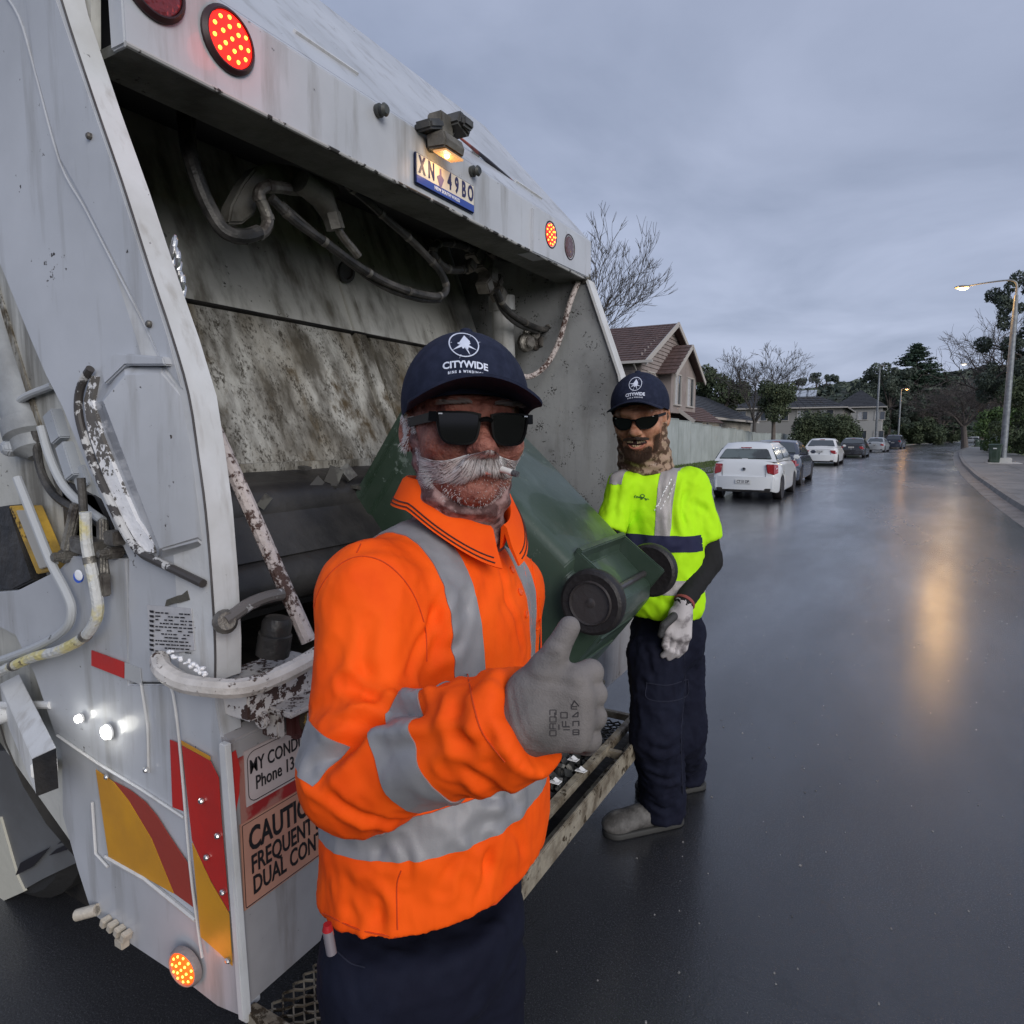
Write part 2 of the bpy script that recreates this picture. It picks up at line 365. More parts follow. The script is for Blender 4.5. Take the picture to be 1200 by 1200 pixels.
scuffed = mat('scuffed_blade_steel', (.44, .435, .40), .5, stretch=(1, 1, .5), col2=(.15, .125, .085), vs=4.5, bump=.7, bs=50, bdist=.004, chip=((.055, .048, .036), 110, .79, .14),
              chip2=((.07, .05, .025), 9, .84, .12), streak=((.045, .036, .022), 9, .42, .85))
wall_in = mat('speckled_side_wall', (.30, .31, .315), .55, col2=(.165, .17, .175), vs=3, bump=.4, bs=30, bdist=.004, chip=((.03, .03, .028), 85, .885, .04), chip2=((.12, .12, .11), 6, .86, .12),
              streak=((.09, .085, .07), 6, .50, .6))
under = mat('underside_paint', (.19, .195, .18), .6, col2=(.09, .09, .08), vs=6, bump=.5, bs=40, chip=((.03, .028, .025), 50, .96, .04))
peel = mat('peeling_pipe_paint', (.62, .59, .56), .5, col2=(.45, .42, .39), vs=14, chip=((.07, .045, .035), 60, .86, .05), bump=.3, bs=60)
rusty = mat('rusty_brown_steel', (.50, .44, .42), .55, chip=((.075, .042, .035), 75, .775, .06), bump=.5, bs=60)
blackst = mat('black_greasy_steel', (.012, .012, .013), .45, col2=(.04, .036, .032), vs=7, bump=.5, bs=30)
rubber = mat('black_hose_rubber', (.018, .018, .018), .5, col2=(.08, .075, .07), vs=12, bump=.3, bs=80)
steel = mat('dull_grey_fitting', (.20, .19, .17), .45, metal=.5, col2=(.07, .06, .055), vs=18, bump=.4, bs=60)
galv = mat('worn_step_steel', (.36, .32, .25), .42, metal=.2, col2=(.15, .12, .085), vs=16, bump=.5, bs=50, chip=((.05, .035, .02), 30, .86, .05))
yel = mat('worn_yellow_paint', (.55, .34, .05), .5, col2=(.20, .14, .05), vs=12, bump=.4, bs=40, chip=((.05, .035, .02), 25, .82, .05))
ochre = mat('amber_reflective_sheet', (.62, .30, .025), .32, col2=(.50, .24, .03), vs=6, bump=.15, bs=25, bdist=.006, chip=((.30, .22, .12), 30, .97, .05))
redr = mat('red_reflective_sheet', (.50, .028, .022), .3, col2=(.40, .03, .025), vs=6, bump=.15, bs=25, chip=((.25, .12, .1), 30, .98, .05))
redd = mat('dull_red_reflective_sheet', (.32, .05, .035), .35, bump=.15, bs=25)
silver = mat('silver_reflective_sheet', (.42, .43, .44), .3, bump=.1, bs=30)
signw = mat('white_sign_vinyl', (.52, .46, .46), .42, col2=(.42, .34, .32), vs=5)
signp = mat('faded_orange_sign_vinyl', (.52, .27, .19), .4, col2=(.40, .20, .15), vs=6)
inkk = mat('black_print', (.012, .010, .012), .5)
chrome = mat('bright_metal', (.6, .6, .6), .25, metal=.9, bump=.2, bs=30)
truck = thing('garbage_truck', 'white rear-loading garbage truck with its hopper open and tail lamps lit', 'truck', (-2.2, 2.0, 0))
T = truck
def S(px, py, y=SY): return on(px, py, 1, y)
def B(px, py, x=BX): return on(px, py, 0, x)
def side_panel(name, pts, m, th=.02, y=SY, bevel=0, **k):
    return MB().prism([S(a, b, y) for a, b in pts], (0, th, 0)).build(name, m, T, bevel, **k)
def rear_panel(name, pts, m, x=BX, th=.02, bevel=0, **k):
    return MB().prism([B(a, b, x) for a, b in pts], (-th, 0, 0)).build(name, m, T, bevel, **k)
# side plate of the tailgate (upper) and lower body
side_panel('side_plate', [(-60, -160), (60, -160), (70, 0), (110, 117), (143, 213), (177, 320), (200, 392), (220, 462), (231, 533), (240, 600), (247, 683), (251, 757), (250, 800), (150, 800), (150, 655), (103, 553), (72, 477), (53, 440), (35, 398), (0, 312), (-60, 160)], paint, .05, bevel=.004)
side_panel('lower_side_plate', [(150, 802), (250, 802), (262, 880), (270, 1000), (283, 1192), (255, 1180), (210, 1145), (150, 1105), (107, 1070), (90, 1017), (73, 955), (72, 883), (57, 840), (40, 790), (18, 745), (-30, 720), (-30, 696), (20, 692), (68, 668), (84, 652), (147, 655), (150, 700)], paint, .05, y=SY+.003, bevel=.003)
# creased stiffener on the upper plate
mb = MB(); cl = [(-4, -20), (22, 20), (40, 80), (70, 190), (100, 245), (128, 300), (165, 372), (187, 418)]
mb.tube([S(a, b, SY-.001) for a, b in cl], .0028, 8, smooth=4); mb.build('weld_seam', paint, T)
side_panel('stiffener_plate', [(22, -60), (60, -160), (66, 0), (106, 117), (139, 213), (173, 320), (196, 392), (214, 458), (190, 425), (165, 368), (100, 240), (70, 186), (40, 78)], paint, .012, y=SY-.006, bevel=.002)
# corner post: a strip facing the rear, following the edge of the side plate
L_ = [(60, -60), (72, 0), (110, 117), (143, 213), (177, 320), (201, 392), (221, 462), (232, 533), (241, 600), (248, 683), (252, 757), (252, 800)]
mb = MB(); vs = []
for i, (a, b) in enumerate(L_):
    p = S(a, b, SY-.004); wd = .050+.012*min(i, 6)/6
    vs += [p, p+V(.0, wd, 0), p+V(-.12, wd, 0), p+V(-.12, .004, 0)]
n = len(L_); mb.add(vs, [(4*i+j, 4*i+(j+1) % 4, 4*i+4+(j+1) % 4, 4*i+4+j) for i in range(n-1) for j in range(4)]+[(0, 1, 2, 3), (4*n-4, 4*n-3, 4*n-2, 4*n-1)])
mb.build('corner_post', paint_old, T, .002)
mb = MB(); mb.tube([S(a, b, SY-.0045) for a, b in L_], .0022, 6, smooth=3); mb.build('post_edge_bead', mat('dark_gap_line', (.05, .045, .045), .6, col2=(.09, .085, .085), vs=9), T)
# wedge-shaped raised housing
mb = MB(); a = [S(122, 447), S(146, 424), S(192, 424), S(219, 470), S(240, 640), S(186, 655), S(110, 472)]
rd_ = [S(146, 440, SY-.028), S(190, 436, SY-.012), S(232, 632, SY-.010), S(188, 645, SY-.030), S(121, 470, SY-.035)]
mb.add(a+rd_, [(0, 1, 7), (1, 2, 8, 7), (2, 3, 8), (3, 4, 9, 8), (4, 5, 10, 9), (5, 6, 11, 10), (6, 0, 7, 11), (7, 8, 9, 10, 11)])
mb.build('raised_housing', paint, T, .004, smooth=20)
side_panel('housing_cap', [(117, 430), (134, 413), (190, 418), (193, 428), (146, 428), (122, 451)], paint, .02, y=SY-.022, bevel=.003)
mb = MB(); rim = [(106, 432), (97, 447), (92, 468), (94, 495), (108, 540), (130, 590), (150, 630), (166, 648), (178, 655), (205, 668), (238, 684)]
mb.tube([S(x, y, SY-.014) for x, y in rim], .0085, 10, smooth=5); mb.build('grab_handle', mat('dark_worn_handle', (.055, .05, .048), .5, chip=((.5, .5, .5), 24, .80, .02)), T)
mb = MB(); ch = [(106, 440), (113, 441), (108, 470), (118, 510), (140, 565), (160, 610), (182, 640), (180, 648), (166, 645), (146, 612), (122, 560), (104, 510), (98, 470)]
mb.prism([S(x, y, SY-.008) for x, y in ch], (0, .012, 0)); mb.build('bare_metal_channel', mat('flaked_white_paint', (.85, .85, .87), .45, chip=((.14, .13, .12), 40, .80, .02), bump=.4, bs=40), T)
mb = MB()
for x, y in ((106, 160), (176, 380), (204, 512)): mb.lathe([(.007, 0), (.007, .005), (.004, .008)], S(x, y, SY-.006), (0, -1, 0), 10)
mb.each('bolt', steel, T)
# recess behind the side plate: strut plate, cylinder, valve gear
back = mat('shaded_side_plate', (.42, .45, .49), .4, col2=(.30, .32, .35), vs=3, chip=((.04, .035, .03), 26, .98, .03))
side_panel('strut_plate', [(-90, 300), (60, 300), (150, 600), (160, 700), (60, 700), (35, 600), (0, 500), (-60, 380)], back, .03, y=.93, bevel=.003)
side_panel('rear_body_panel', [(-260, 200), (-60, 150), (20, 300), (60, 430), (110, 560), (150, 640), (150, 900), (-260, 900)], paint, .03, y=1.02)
mb = MB(); p0, p1 = on(-22, 300, 1, .89), on(38, 515, 1, .87); d = (p1-p0).normalized()
mb.lathe([(.052, -.6), (.052, (p1-p0).length-.05), (.060, (p1-p0).length-.05), (.060, (p1-p0).length-.01), (.048, (p1-p0).length), (.046, (p1-p0).length+.03), (.02, (p1-p0).length+.05)], p0, d, 28)
mb.build('hydraulic_cylinder', mat('grey_cylinder_paint', (.33, .35, .37), .45, col2=(.22, .23, .24), vs=8, bump=.2, bs=50), T)
mb = MB(); mb.box(S(70, 500, .86), (.045, .04, .075), Matrix.Rotation(-.42, 3, 'Y')); mb.box(S(85, 540, .86), (.04, .04, .085), Matrix.Rotation(-.42, 3, 'Y')); mb.lathe([(.015, 0), (.022, .02), (.022, .04), (.012, .05)], S(28, 525, .86), (0, -1, 0), 6)
mb.box(S(100, 560, .87), (.05, .03, .05), Matrix.Rotation(-.42, 3, 'Y'))
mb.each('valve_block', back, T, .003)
mb = MB()
for x, y in ((32, 558), (47, 588)): mb.lathe([(.016, 0), (.016, .004), (.010, .004), (.010, .012)], S(x, y, .928), (0, -1, 0), 6)
mb.each('hex_bolt', steel, T)
def hose(name, pts, r, m, plane=1, val=None, par=None, rings=0, ringm=None):
    P = []
    for p in pts: P.append(on(p[0], p[1], plane, p[2] if len(p) > 2 else val))
    mb = MB(); mb.tube(P, r, 10, smooth=6)
    o = mb.build(name, m, par or T)
    if rings:
        sp = smooth_path(P, 6); k = max(1, len(sp)//rings); rb = MB()
        for i in range(k//2, len(sp)-1, k):
            a_, b_ = sp[i], sp[i+1]; rb.lathe([(r*1.13, -.007), (r*1.13, .007)], a_, b_-a_, 12)
        rb.build('hose_clamp', ringm or steel, par or T)
    return o
cream = mat('cream_weathered_hose', (.62, .60, .48), .5, col2=(.35, .33, .27), vs=25, bump=.4, bs=50)
greyhose = mat('grey_painted_hose', (.42, .44, .46), .5, chip=((.10, .10, .10), 50, .97, .05))
hose('hydraulic_hose', [(48, 500), (58, 535), (75, 570), (100, 595), (120, 610)], .010, greyhose, val=.84, rings=0)
hose('hydraulic_hose', [(42, 505), (48, 550), (65, 580), (95, 600), (125, 618)], .011, rubber, val=.86)
hose('hydraulic_hose', [(12, 480), (30, 465), (62, 452)], .009, greyhose, val=.85)
hose('brake_pipe', [(20, 560), (40, 610), (60, 660), (78, 695), (84, 715), (78, 735), (55, 752), (20, 767), (-25, 782)], .010, greyhose, val=.785)
hose('brake_pipe', [(100, 600), (102, 640), (112, 690), (114, 720), (100, 745), (70, 762), (40, 770), (5, 785), (-25, 800)], .012, mat('yellow_flaking_pipe', (.62, .55, .25), .5, col2=(.55, .56, .55), vs=14, vlo=.45, vhi=.55, chip=((.20, .17, .11), 60, .92, .06), bump=.5, bs=60), val=.775, rings=3)
hose('hydraulic_hose', [(95, 560), (98, 600), (100, 640), (108, 680)], .009, rubber, val=.80)
mb = MB(); p = S(105, 640, .80); mb.box(p, (.09, .04, .035), Matrix.Rotation(.1, 3, 'Y')); mb.lathe([(.018, -.03), (.018, .0), (.012, 0), (.012, .02)], S(72, 652, .80), (0, -1, 0), 6)
mb.lathe([(.016, -.03), (.016, .0), (.010, 0), (.010, .02)], S(126, 648, .795), (0, -1, 0), 8); mb.box(S(135, 630, .80), (.04, .03, .03))
mb.tube([S(90, 590, .83), S(78, 645, .81)], .014, 8); mb.box(S(122, 685, .79), (.02, .02, .05)); mb.tube([S(120, 610, .83), S(122, 690, .795)], .013, 8)
mb.each('pipe_fitting', steel, T, .003)
mb = MB(); mb.lathe([(.013, 0), (.013, .004)], S(93, 676, .775), (0.2, -1, 0), 16); o = mb.build('warning_tag', mat('blue_tag', (.05, .12, .55), .3), T)
MB().lathe([(.012, 0), (.0075, .0012), (.0072, .0012)], S(92, 674, .770), (0.2, -1, 0), 16).build('tag_ring', mat('white_tag', (.8, .82, .86), .3), T)
# lamp box at the far left with its brass rim
mb = MB(); mb.prism([S(x, y, .83) for x, y in ((-40, 600), (10, 592), (38, 680), (14, 692), (-40, 690))], (0, .08, 0)); mb.build('lamp_box', blackst, T, .004)
mb = MB(); mb.prism([S(x, y, .822) for x, y in ((10, 593), (34, 593), (66, 668), (43, 673))], (0, .03, 0)); mb.build('lamp_box_rim', yel, T, .002)
mb = MB(); mb.prism([S(x, y, .815) for x, y in ((18, 598), (31, 598), (60, 663), (46, 667))], (0, .02, 0)); mb.build('lamp_lens', mat('grey_lens', (.40, .39, .36), .3), T, .002)
# tube arm and box bracket left of the lower plate
mb = MB(); q = [S(-60, 780, .78), S(-10, 800, .78)]
for a, b in (((10, 828), (75, 828)), ): mb.tube([S(-30, 830, .80), S(5, 826, .80), S(60, 826, .815)], .010, 10)
mb.lathe([(.022, -.02), (.022, .02), (.012, .02), (.012, .03)], S(3, 838, .80), (0, -1, 0), 14); mb.build('pivot_arm', paint_old, T)
mb = MB(); f0 = [S(38, 889, .70), S(66, 876, .72), S(69, 923, .72), S(43, 933, .70)]
e = S(-12, 855, .70)-S(38, 889, .70); mb.add(f0+[p+e*2.2+V(0, .12, 0) for p in f0], [(0, 1, 2, 3), (7, 6, 5, 4), (0, 4, 5, 1), (1, 5, 6, 2), (2, 6, 7, 3), (3, 7, 4, 0)])
mb.bar(S(52, 900, .72), S(52, 900, .86), .05, .03)
mb.build('mounting_arm', [paint_old], T, .002)
mb = MB(); mb.add([p+(V(.0015, -.0015, 0)) for p in f0], [(0, 1, 2, 3)]); mb.build('arm_end_cap', blackst, T)
# mudguard with lettering, dark underneath
mg = mat('grey_mudguard', (.13, .135, .14), .5, col2=(.09, .09, .09), vs=3); 
side_panel('mudguard', [(-200, 880), (110, 880), (110, 990), (96, 1008), (50, 1030), (-10, 1064), (-200, 1160)], mg, .02, y=1.00)
side_panel('mudguard_panel', [(-200, 940), (0, 958), (20, 1028), (28, 1045), (-10, 1062), (-200, 1155)], mat('cream_panel', (.50, .49, .42), .45, bump=.2, bs=30), .01, y=.993)
for pts in ([(18, 1026), (24, 1011), (58, 993), (45, 1008), (38, 1016)], [(57, 1003), (66, 995), (86, 986), (78, 996)], [(66, 990), (75, 983), (92, 977), (92, 981)]):
    side_panel('lettering_mark', pts, inkk, .002, y=.989)
side_panel('chassis_rail', [(-220, 1000), (270, 1000), (270, 1110), (-220, 1110)], blackst, .12, y=1.12)
# reflective strips, chevrons and label on the side
def sheet(name, pts, m, lift=.003): return side_panel(name, pts, m, .0015, y=SY-lift)
sheet('reflective_strip', [(107, 762), (145, 776), (145, 795), (107, 780)], redr)
sheet('reflective_strip', [(146, 776.5), (164, 783), (166, 803), (146, 795)], silver)
sheet('chevron_sheet', [(112, 902), (133, 917), (150, 938), (177, 983), (203, 1047), (127, 1004)], ochre)
sheet('chevron_sheet', [(133.5, 916), (152, 926), (170, 940), (184, 957), (197, 978), (213, 1002), (221, 1014), (229, 1065), (204, 1047), (178, 983), (151, 938)], redd)
sheet('chevron_sheet', [(199, 867), (211, 872), (216, 951), (202, 946)], redr)
sheet('chevron_sheet', [(213, 874), (246, 892), (256, 912), (259, 960), (268, 1068), (246, 1030), (225, 985)], redr, .006)
sheet('chevron_sheet', [(212, 868), (246, 887), (246, 891), (213, 873)], ochre, .006)
sheet('chevron_sheet', [(225, 988), (246, 1033), (268, 1071), (272, 1132), (258, 1118), (235, 1098)], ochre, .006)
mb = MB(); mb.tube([S(x, y, SY-.007) for x, y in ((190, 782), (203, 815), (212, 890), (222, 1010), (232, 1090), (237, 1122))], .003, 6, smooth=3); mb.build('hinge_rod', paint_old, T)
lab = sheet('paper_label', [(172, 709), (224, 713), (228, 762), (178, 768)], mat('weathered_label', (.52, .52, .54), .5, col2=(.42, .42, .44), vs=20), .004)
mb = MB()
for r_ in range(12):
    y = 717+r_*4.1; x = 182
    while x < 222:
        wd = random.uniform(1.5, 6); 
        if random.random() < .78: mb.add([S(x, y+(x-182)*.06, SY-.0062), S(x+wd, y+(x+wd-182)*.06, SY-.0062), S(x+wd, y+1.5+(x+wd-182)*.06, SY-.0062), S(x, y+1.5+(x-182)*.06, SY-.0062)], [(0, 1, 2, 3)])
        x += wd+random.uniform(.6, 2)
for r_ in range(9): mb.add([S(175, 715+r_*5.6, SY-.0062), S(180, 715.5+r_*5.6, SY-.0062), S(180, 718.5+r_*5.6, SY-.0062), S(175.5, 717.5+r_*5.6, SY-.0062)], [(0, 1, 2, 3)])
mb.build('fine_print', inkk, T, smooth=0)
sheet('paint_scar', [(193, 711), (195, 703), (208, 698), (213, 697), (219, 692), (222, 703), (212, 706), (205, 707), (199, 709)], mat('bare_dark_metal', (.09, .085, .07), .7, bump=.5, bs=60), .003)
# lower bead seams and hanging bolts
mb = MB(); mb.tube([S(x, y, SY-.001) for x, y in ((67, 862), (115, 895), (165, 925), (215, 958))], .0035, 6)
mb.tube([S(x, y, SY-.001) for x, y in ((165, 800), (173, 850), (174, 905))], .003, 6)
mb.tube([S(x, y, SY-.002) for x, y in ((124, 1004), (170, 1030), (229, 1078))], .0055, 6); mb.tube([S(x, y, SY-.002) for x, y in ((108, 940), (112, 1000), (126, 1016))], .0035, 6)
mb.each('weld_seam', paint_old, T)
mb = MB()
for x, y in ((126, 910), (172, 902), (237, 938), (243, 1004), (256, 979), (262, 1045), (268, 1125)): mb.lathe([(.0065, 0), (.0065, .004), (.004, .007)], S(x, y, SY-.007), (0, -1, 0), 8)
mb.each('rivet', chrome, T)
mb = MB(); p = S(114, 1066, .805); mb.lathe([(.014, 0), (.014, .055)], p, (-1, -.5, -.35), 12); mb.lathe([(.009, 0), (.009, .057)], p, (-1, -.5, -.35), 12)
mb.build('drain_stub', mat('pale_flaked_metal', (.55, .50, .42), .4, metal=.2, bump=.5, bs=60), T)
mb = MB(); 
for i in range(4): mb.box(S(124+i*8, 1080+i*5.5, .802), (.016, .022, .022), Matrix.Rotation(.4, 3, 'Y'))
mb.box(S(143, 1104, .802), (.03, .02, .02)); mb.each('drain_bracket', mat('pale_flaked_metal', (.5, .5, .4)), T, .002)
# edge flange of the near lower corner
mb = MB(); mb.bar(S(262, 875, SY-.004), S(285, 1194, SY-.004), .016, .012, up=(0, 1, 0)); mb.build('corner_flange', paint_old, T, .002)
# lamps
led_r = mat('lit_red_lens', (.6, .01, .01), .25, emis=(1, .02, .01), es=1.1); led_d = mat('lit_red_diode', (1, .3, .05), .3, emis=(1, .28, .03), es=5)
led_o = mat('lit_amber_lens', (.7, .1, .01), .25, emis=(1, .09, .01), es=1.1); led_e = mat('lit_amber_diode', (1, .5, .1), .3, emis=(1, .42, .05), es=4)
dimr = mat('unlit_red_lens', (.16, .012, .015), .12, coat=.5, bump=.3, bs=90, voro=1); bez = mat('lamp_bezel_rubber', (.03, .012, .014), .4)
dimb = mat('unlit_dark_lens', (.10, .035, .03), .12, coat=.5, bump=.3, bs=90, voro=1)
def lamp(name, c, nrm, r, lens, diode, bezm=bez, nled=(1, 6, 11), label=None):
    nrm = Vector(nrm); hd = MB().lathe([(r*1.22, 0), (r*1.22, .006), (r*1.08, .014), (r*1.02, .014), (r*1.02, 0)], c, nrm, 32).build(name, bezm, T, label=label)
    MB().lathe([(r, .004), (r, .010), (r*.8, .013), (r*.4, .0145), (.001, .015)], c, nrm, 32).build('lens', lens, hd)
    if diode:
        mb = MB(); a = nrm.normalized(); u = a.orthogonal().normalized(); w_ = a.cross(u)
        for ring, k in enumerate(nled):
            for j in range(k):
                rr = r*(0, .42, .78)[ring] if k > 1 else 0; t_ = 2*math.pi*j/k+ring
                mb.ball(Vector(c)+a*(.0150-(.0025 if ring == 2 else .0006))+(u*math.cos(t_)+w_*math.sin(t_))*rr, (r*.082, r*.082, r*.082), 8, 6)
        mb.build('diode', diode, hd)
    return hd
c = B(267, 48, BX+.001); lamp('tail_lamp', c, (1, 0, 0), .058, led_r, led_d, label='lit red tail lamp on the near end of the beam'); point_light('tail_glow', c+V(.08, 0, 0), (1, .05, .02), .2, .04, T)
lamp('tail_lamp', B(180, 0, BX+.001)+V(0, .0, .03), (1, 0, 0), .058, dimr, None, label='unlit dark red lamp at the top corner')
lamp('tail_lamp', B(643, 275.5, BX+.001), (1, 0, 0), .052, led_r, led_d, label='lit red tail lamp on the far end of the beam')
lamp('tail_lamp', B(665, 290, BX+.001), (1, 0, 0), .052, dimb, None, label='unlit dark lamp at the far end of the beam')
c = S(219, 1131, SY-.01); lamp('marker_lamp', c, (.12, -1, 0), .036, led_o, led_e, bezm=mat('lamp_ring_grey', (.25, .22, .22), .5, bump=.4, bs=60), label='lit amber round lamp at the lower corner'); point_light('marker_glow', c+V(0.02, -.06, 0), (1, .25, .05), .12, .03, T)
wl = mat('lit_white_lamp', (1, 1, 1), .3, emis=(1, .98, .9), es=14)
for x, y, r, e in ((96, 841, .009, .03), (128, 857, .015, .10)):
    c = S(x, y, SY-.004); h_ = MB().lathe([(r*1.25, 0), (r*1.2, .004), (r*.9, .005)], c, (0, -1, 0), 16).build('side_lamp', paint_old, T)
    MB().ball(c+V(0, -.010, 0), (r, .006, r), 14, 8).build('lens', wl, h_); point_light('side_lamp_glow', c+V(0, -.03, 0), (1, .98, .88), e*.6, .02, T)
# ---- rear beam
zt = B(300, 20).z; zb = B(300, 130).z
mb = MB(); y0, y1 = SY+.052, RY+.02
mb.prism([(BX, y0, zb), (BX, y0, zt-.02), (BX-.02, y0, zt), (BX-.05, y0, zt), (BX-.05, y0, zb)], (0, y1-y0, 0)); mb.build('rear_beam', paint, T, .004)
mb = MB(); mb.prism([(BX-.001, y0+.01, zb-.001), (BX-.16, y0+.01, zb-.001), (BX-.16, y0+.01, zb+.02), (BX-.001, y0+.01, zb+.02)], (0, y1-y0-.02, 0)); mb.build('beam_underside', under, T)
mb = MB(); mb.tube([(BX+.002, y0, zb), (BX+.002, (y0+y1)/2, zb), (BX+.002, y1, zb)], .006, 8); mb.build('beam_lip', mat('chipped_dark_edge', (.03, .028, .026), .6, chip=((.4, .4, .4), 22, .72, .03)), T)
# end block of the beam carrying the far lamps, with a sloped cap
mb = MB(); a = [B(625, 243, BX+.012), B(683, 284, BX+.012), B(691, 326, BX+.012), B(624, 295, BX+.012)]
mb.prism([BXp for BXp in a], (-.08, 0, 0)); mb.build('beam_end_block', paint, T, .004)
# roof plates sloping forward from the top of the beam
mb = MB(); rz = zt
mb.add([(BX-.02, y0, zt), (BX-.02, y1, zt), (-1.95, y1-.1, zt+.62), (-1.95, y0, zt+.62), (BX-.06, y0, zt), (BX-.06, y1, zt), (-1.99, y1-.1, zt+.6), (-1.99, y0, zt+.6)], [(0, 1, 2, 3), (7, 6, 5, 4), (0, 4, 5, 1), (1, 5, 6, 2), (2, 6, 7, 3), (3, 7, 4, 0)])
mb.build('roof_plate', paint, T)
mb = MB(); mb.box((-3.95, (SY+RY)/2+.12, 1.95), (3.2, RY-SY-.26, 2.5)); mb.build('body_shell', paint, T, .03)
mb = MB(); mb.box((-3.4, (SY+RY)/2+.10, .66), (3.9, RY-SY-.30, .42)); mb.build('underbody_light_block', blackst, T)  # added box that blocks light so the ground under the truck goes dark
mb = MB()
for i, yy in enumerate((1.12, 1.55, 2.35, 2.8)): mb.box((BX-.1-.02, yy, zt+.115), (.012, .25 if i % 2 else .05, .012), Matrix.Rotation(.8, 3, 'Y'))
mb.each('roof_rib', paint_old, T)
mb = MB(); mb.tube([at(463, 117, 2.6), at(498, 140, 2.5), at(520, 165, 2.45)], .004, 6, smooth=4); mb.tube([at(535, 158, 2.48), at(570, 187, 2.7), at(600, 213, 2.9), at(628, 238, 3.1)], [.004, .008, .008, .006], 6, smooth=4)
mb.build('roof_cable', mat('faded_red_cable', (.30, .08, .06), .6, col2=(.03, .03, .04), vs=2.5, vlo=.48, vhi=.52), T)
# plate, lamp above it, knobs
pc = [B(483, 178), B(553, 217), B(554, 254), B(484, 213)]; py0, py1 = (pc[0].y+pc[3].y)/2, (pc[1].y+pc[2].y)/2; pz1 = (pc[0].z+pc[1].z)/2; pz0 = (pc[2].z+pc[3].z)/2
pcx = ((py0+py1)/2, (pz0+pz1)/2); pw, ph = py1-py0, pz1-pz0
plate = MB().box((BX+.006, *pcx), (.008, pw, ph)).build('licence_plate', mat('plate_frame', (.02, .03, .08), .4), T, .006)
MB().box((BX+.0105, pcx[0], pcx[1]+.012*1), (.002, pw-.016, ph-.034)).build('plate_face', mat('plate_cream', (.72, .66, .55), .35), plate)
MB().box((BX+.0105, pcx[0], pz0+.017), (.0025, pw-.014, .024)).build('plate_band', mat('plate_blue', (.03, .07, .33), .35), plate)
M4 = basis3((0, 1, 0), (0, 0, 1), (1, 0, 0), (BX+.0125, pcx[0], pcx[1]+.012)); ink = mat('plate_ink', (.02, .02, .09), .4)
hh = (ph-.04)
for i, chx in enumerate('XN49BO'):
    pos = (-.42, -.27, .04, .17, .30, .43)[i]*pw*.96
    me = text_mesh(chx, hh*1.22, .0008, .0022, xs=.62); me.transform(M4 @ Matrix.Translation((pos, 0, 0))); me.materials.clear(); me.materials.append(ink); link('plate_character', me, plate)
MB().prism([M4 @ V(-.115*pw+x*.02, z*.045, 0) for x, z in ((-1, -.1), (-.25, .1), (-.2, .55), (.2, .55), (.25, .1), (1, -.1), (0, -.9))], (.0008, 0, 0)).build('plate_emblem', mat('plate_mauve', (.22, .17, .30), .4), plate)
me = text_mesh('NEW SOUTH WALES', .016, .0006, .0004); me.transform(basis3((0, 1, 0), (0, 0, 1), (1, 0, 0), (BX+.0122, pcx[0], pz0+.017))); me.materials.append(mat('plate_white', (.7, .75, .85), .4)); link('plate_lettering', me, plate)
nl = MB(); pl = B(522, 172, BX+.055); nl.prism([pl+V(-.04, -.055, .030), pl+V(.03, -.055, .030), pl+V(.042, -.055, .0), pl+V(.036, -.055, -.024), pl+V(-.035, -.055, -.018)], (0, .11, 0)); nl.box(B(516, 152, BX+.02), (.06, .07, .09)); nl.box(B(503, 150, BX-.0), (.05, .09, .035), Matrix.Rotation(.3, 3, 'X'))
nlo = nl.build('plate_lamp', mat('dusty_housing', (.16, .15, .13), .6, col2=(.08, .075, .065), vs=14, bump=.4, bs=50), T, .006)
MB().box(pl+V(.012, 0, -.030), (.05, .10, .006), Matrix.Rotation(.1, 3, 'Y')).build('lens', mat('warm_lamp_lens', (.6, .35, .15), .2, emis=(1, .45, .15), es=.3, bump=.4, bs=70), nlo)
MB().ball(pl+V(.012, -.01, -.034), .009, 8, 6).build('bulb', mat('warm_bulb', (1, 1, 1), .2, emis=(1, .85, .6), es=4), nlo)
point_light('plate_glow', pl+V(.0, 0, -.055), (1, .62, .3), .16, .02, T)
cm = MB(); cb_ = B(533, 148, BX+.04); cm.box(cb_, (.09, .075, .05), Matrix.Rotation(-.35, 3, 'X')); cm.box(cb_+V(.05, 0, -.0), (.02, .06, .035)); cm.bar(cb_, B(520, 165, BX+.01), .03, .03); cm.box(B(503, 147, BX+.03), (.07, .08, .03), Matrix.Rotation(.35, 3, 'X'))
cm.each('reversing_camera', mat('camera_housing', (.045, .047, .05), .5, col2=(.10, .10, .095), vs=14), T, .008)
for x, y in ((442, 130), (503, 172), (552, 201)):
    k_ = MB(); c = B(x, y); k_.lathe([(.018, 0), (.020, .012), (.014, .014), (.014, .028), (.019, .03), (.012, .038)], c, (1, 0, -.1), 12); k_.build('rubber_buffer', mat('buffer_rubber', (.035, .04, .042), .5, col2=(.07, .075, .07), vs=20), T)
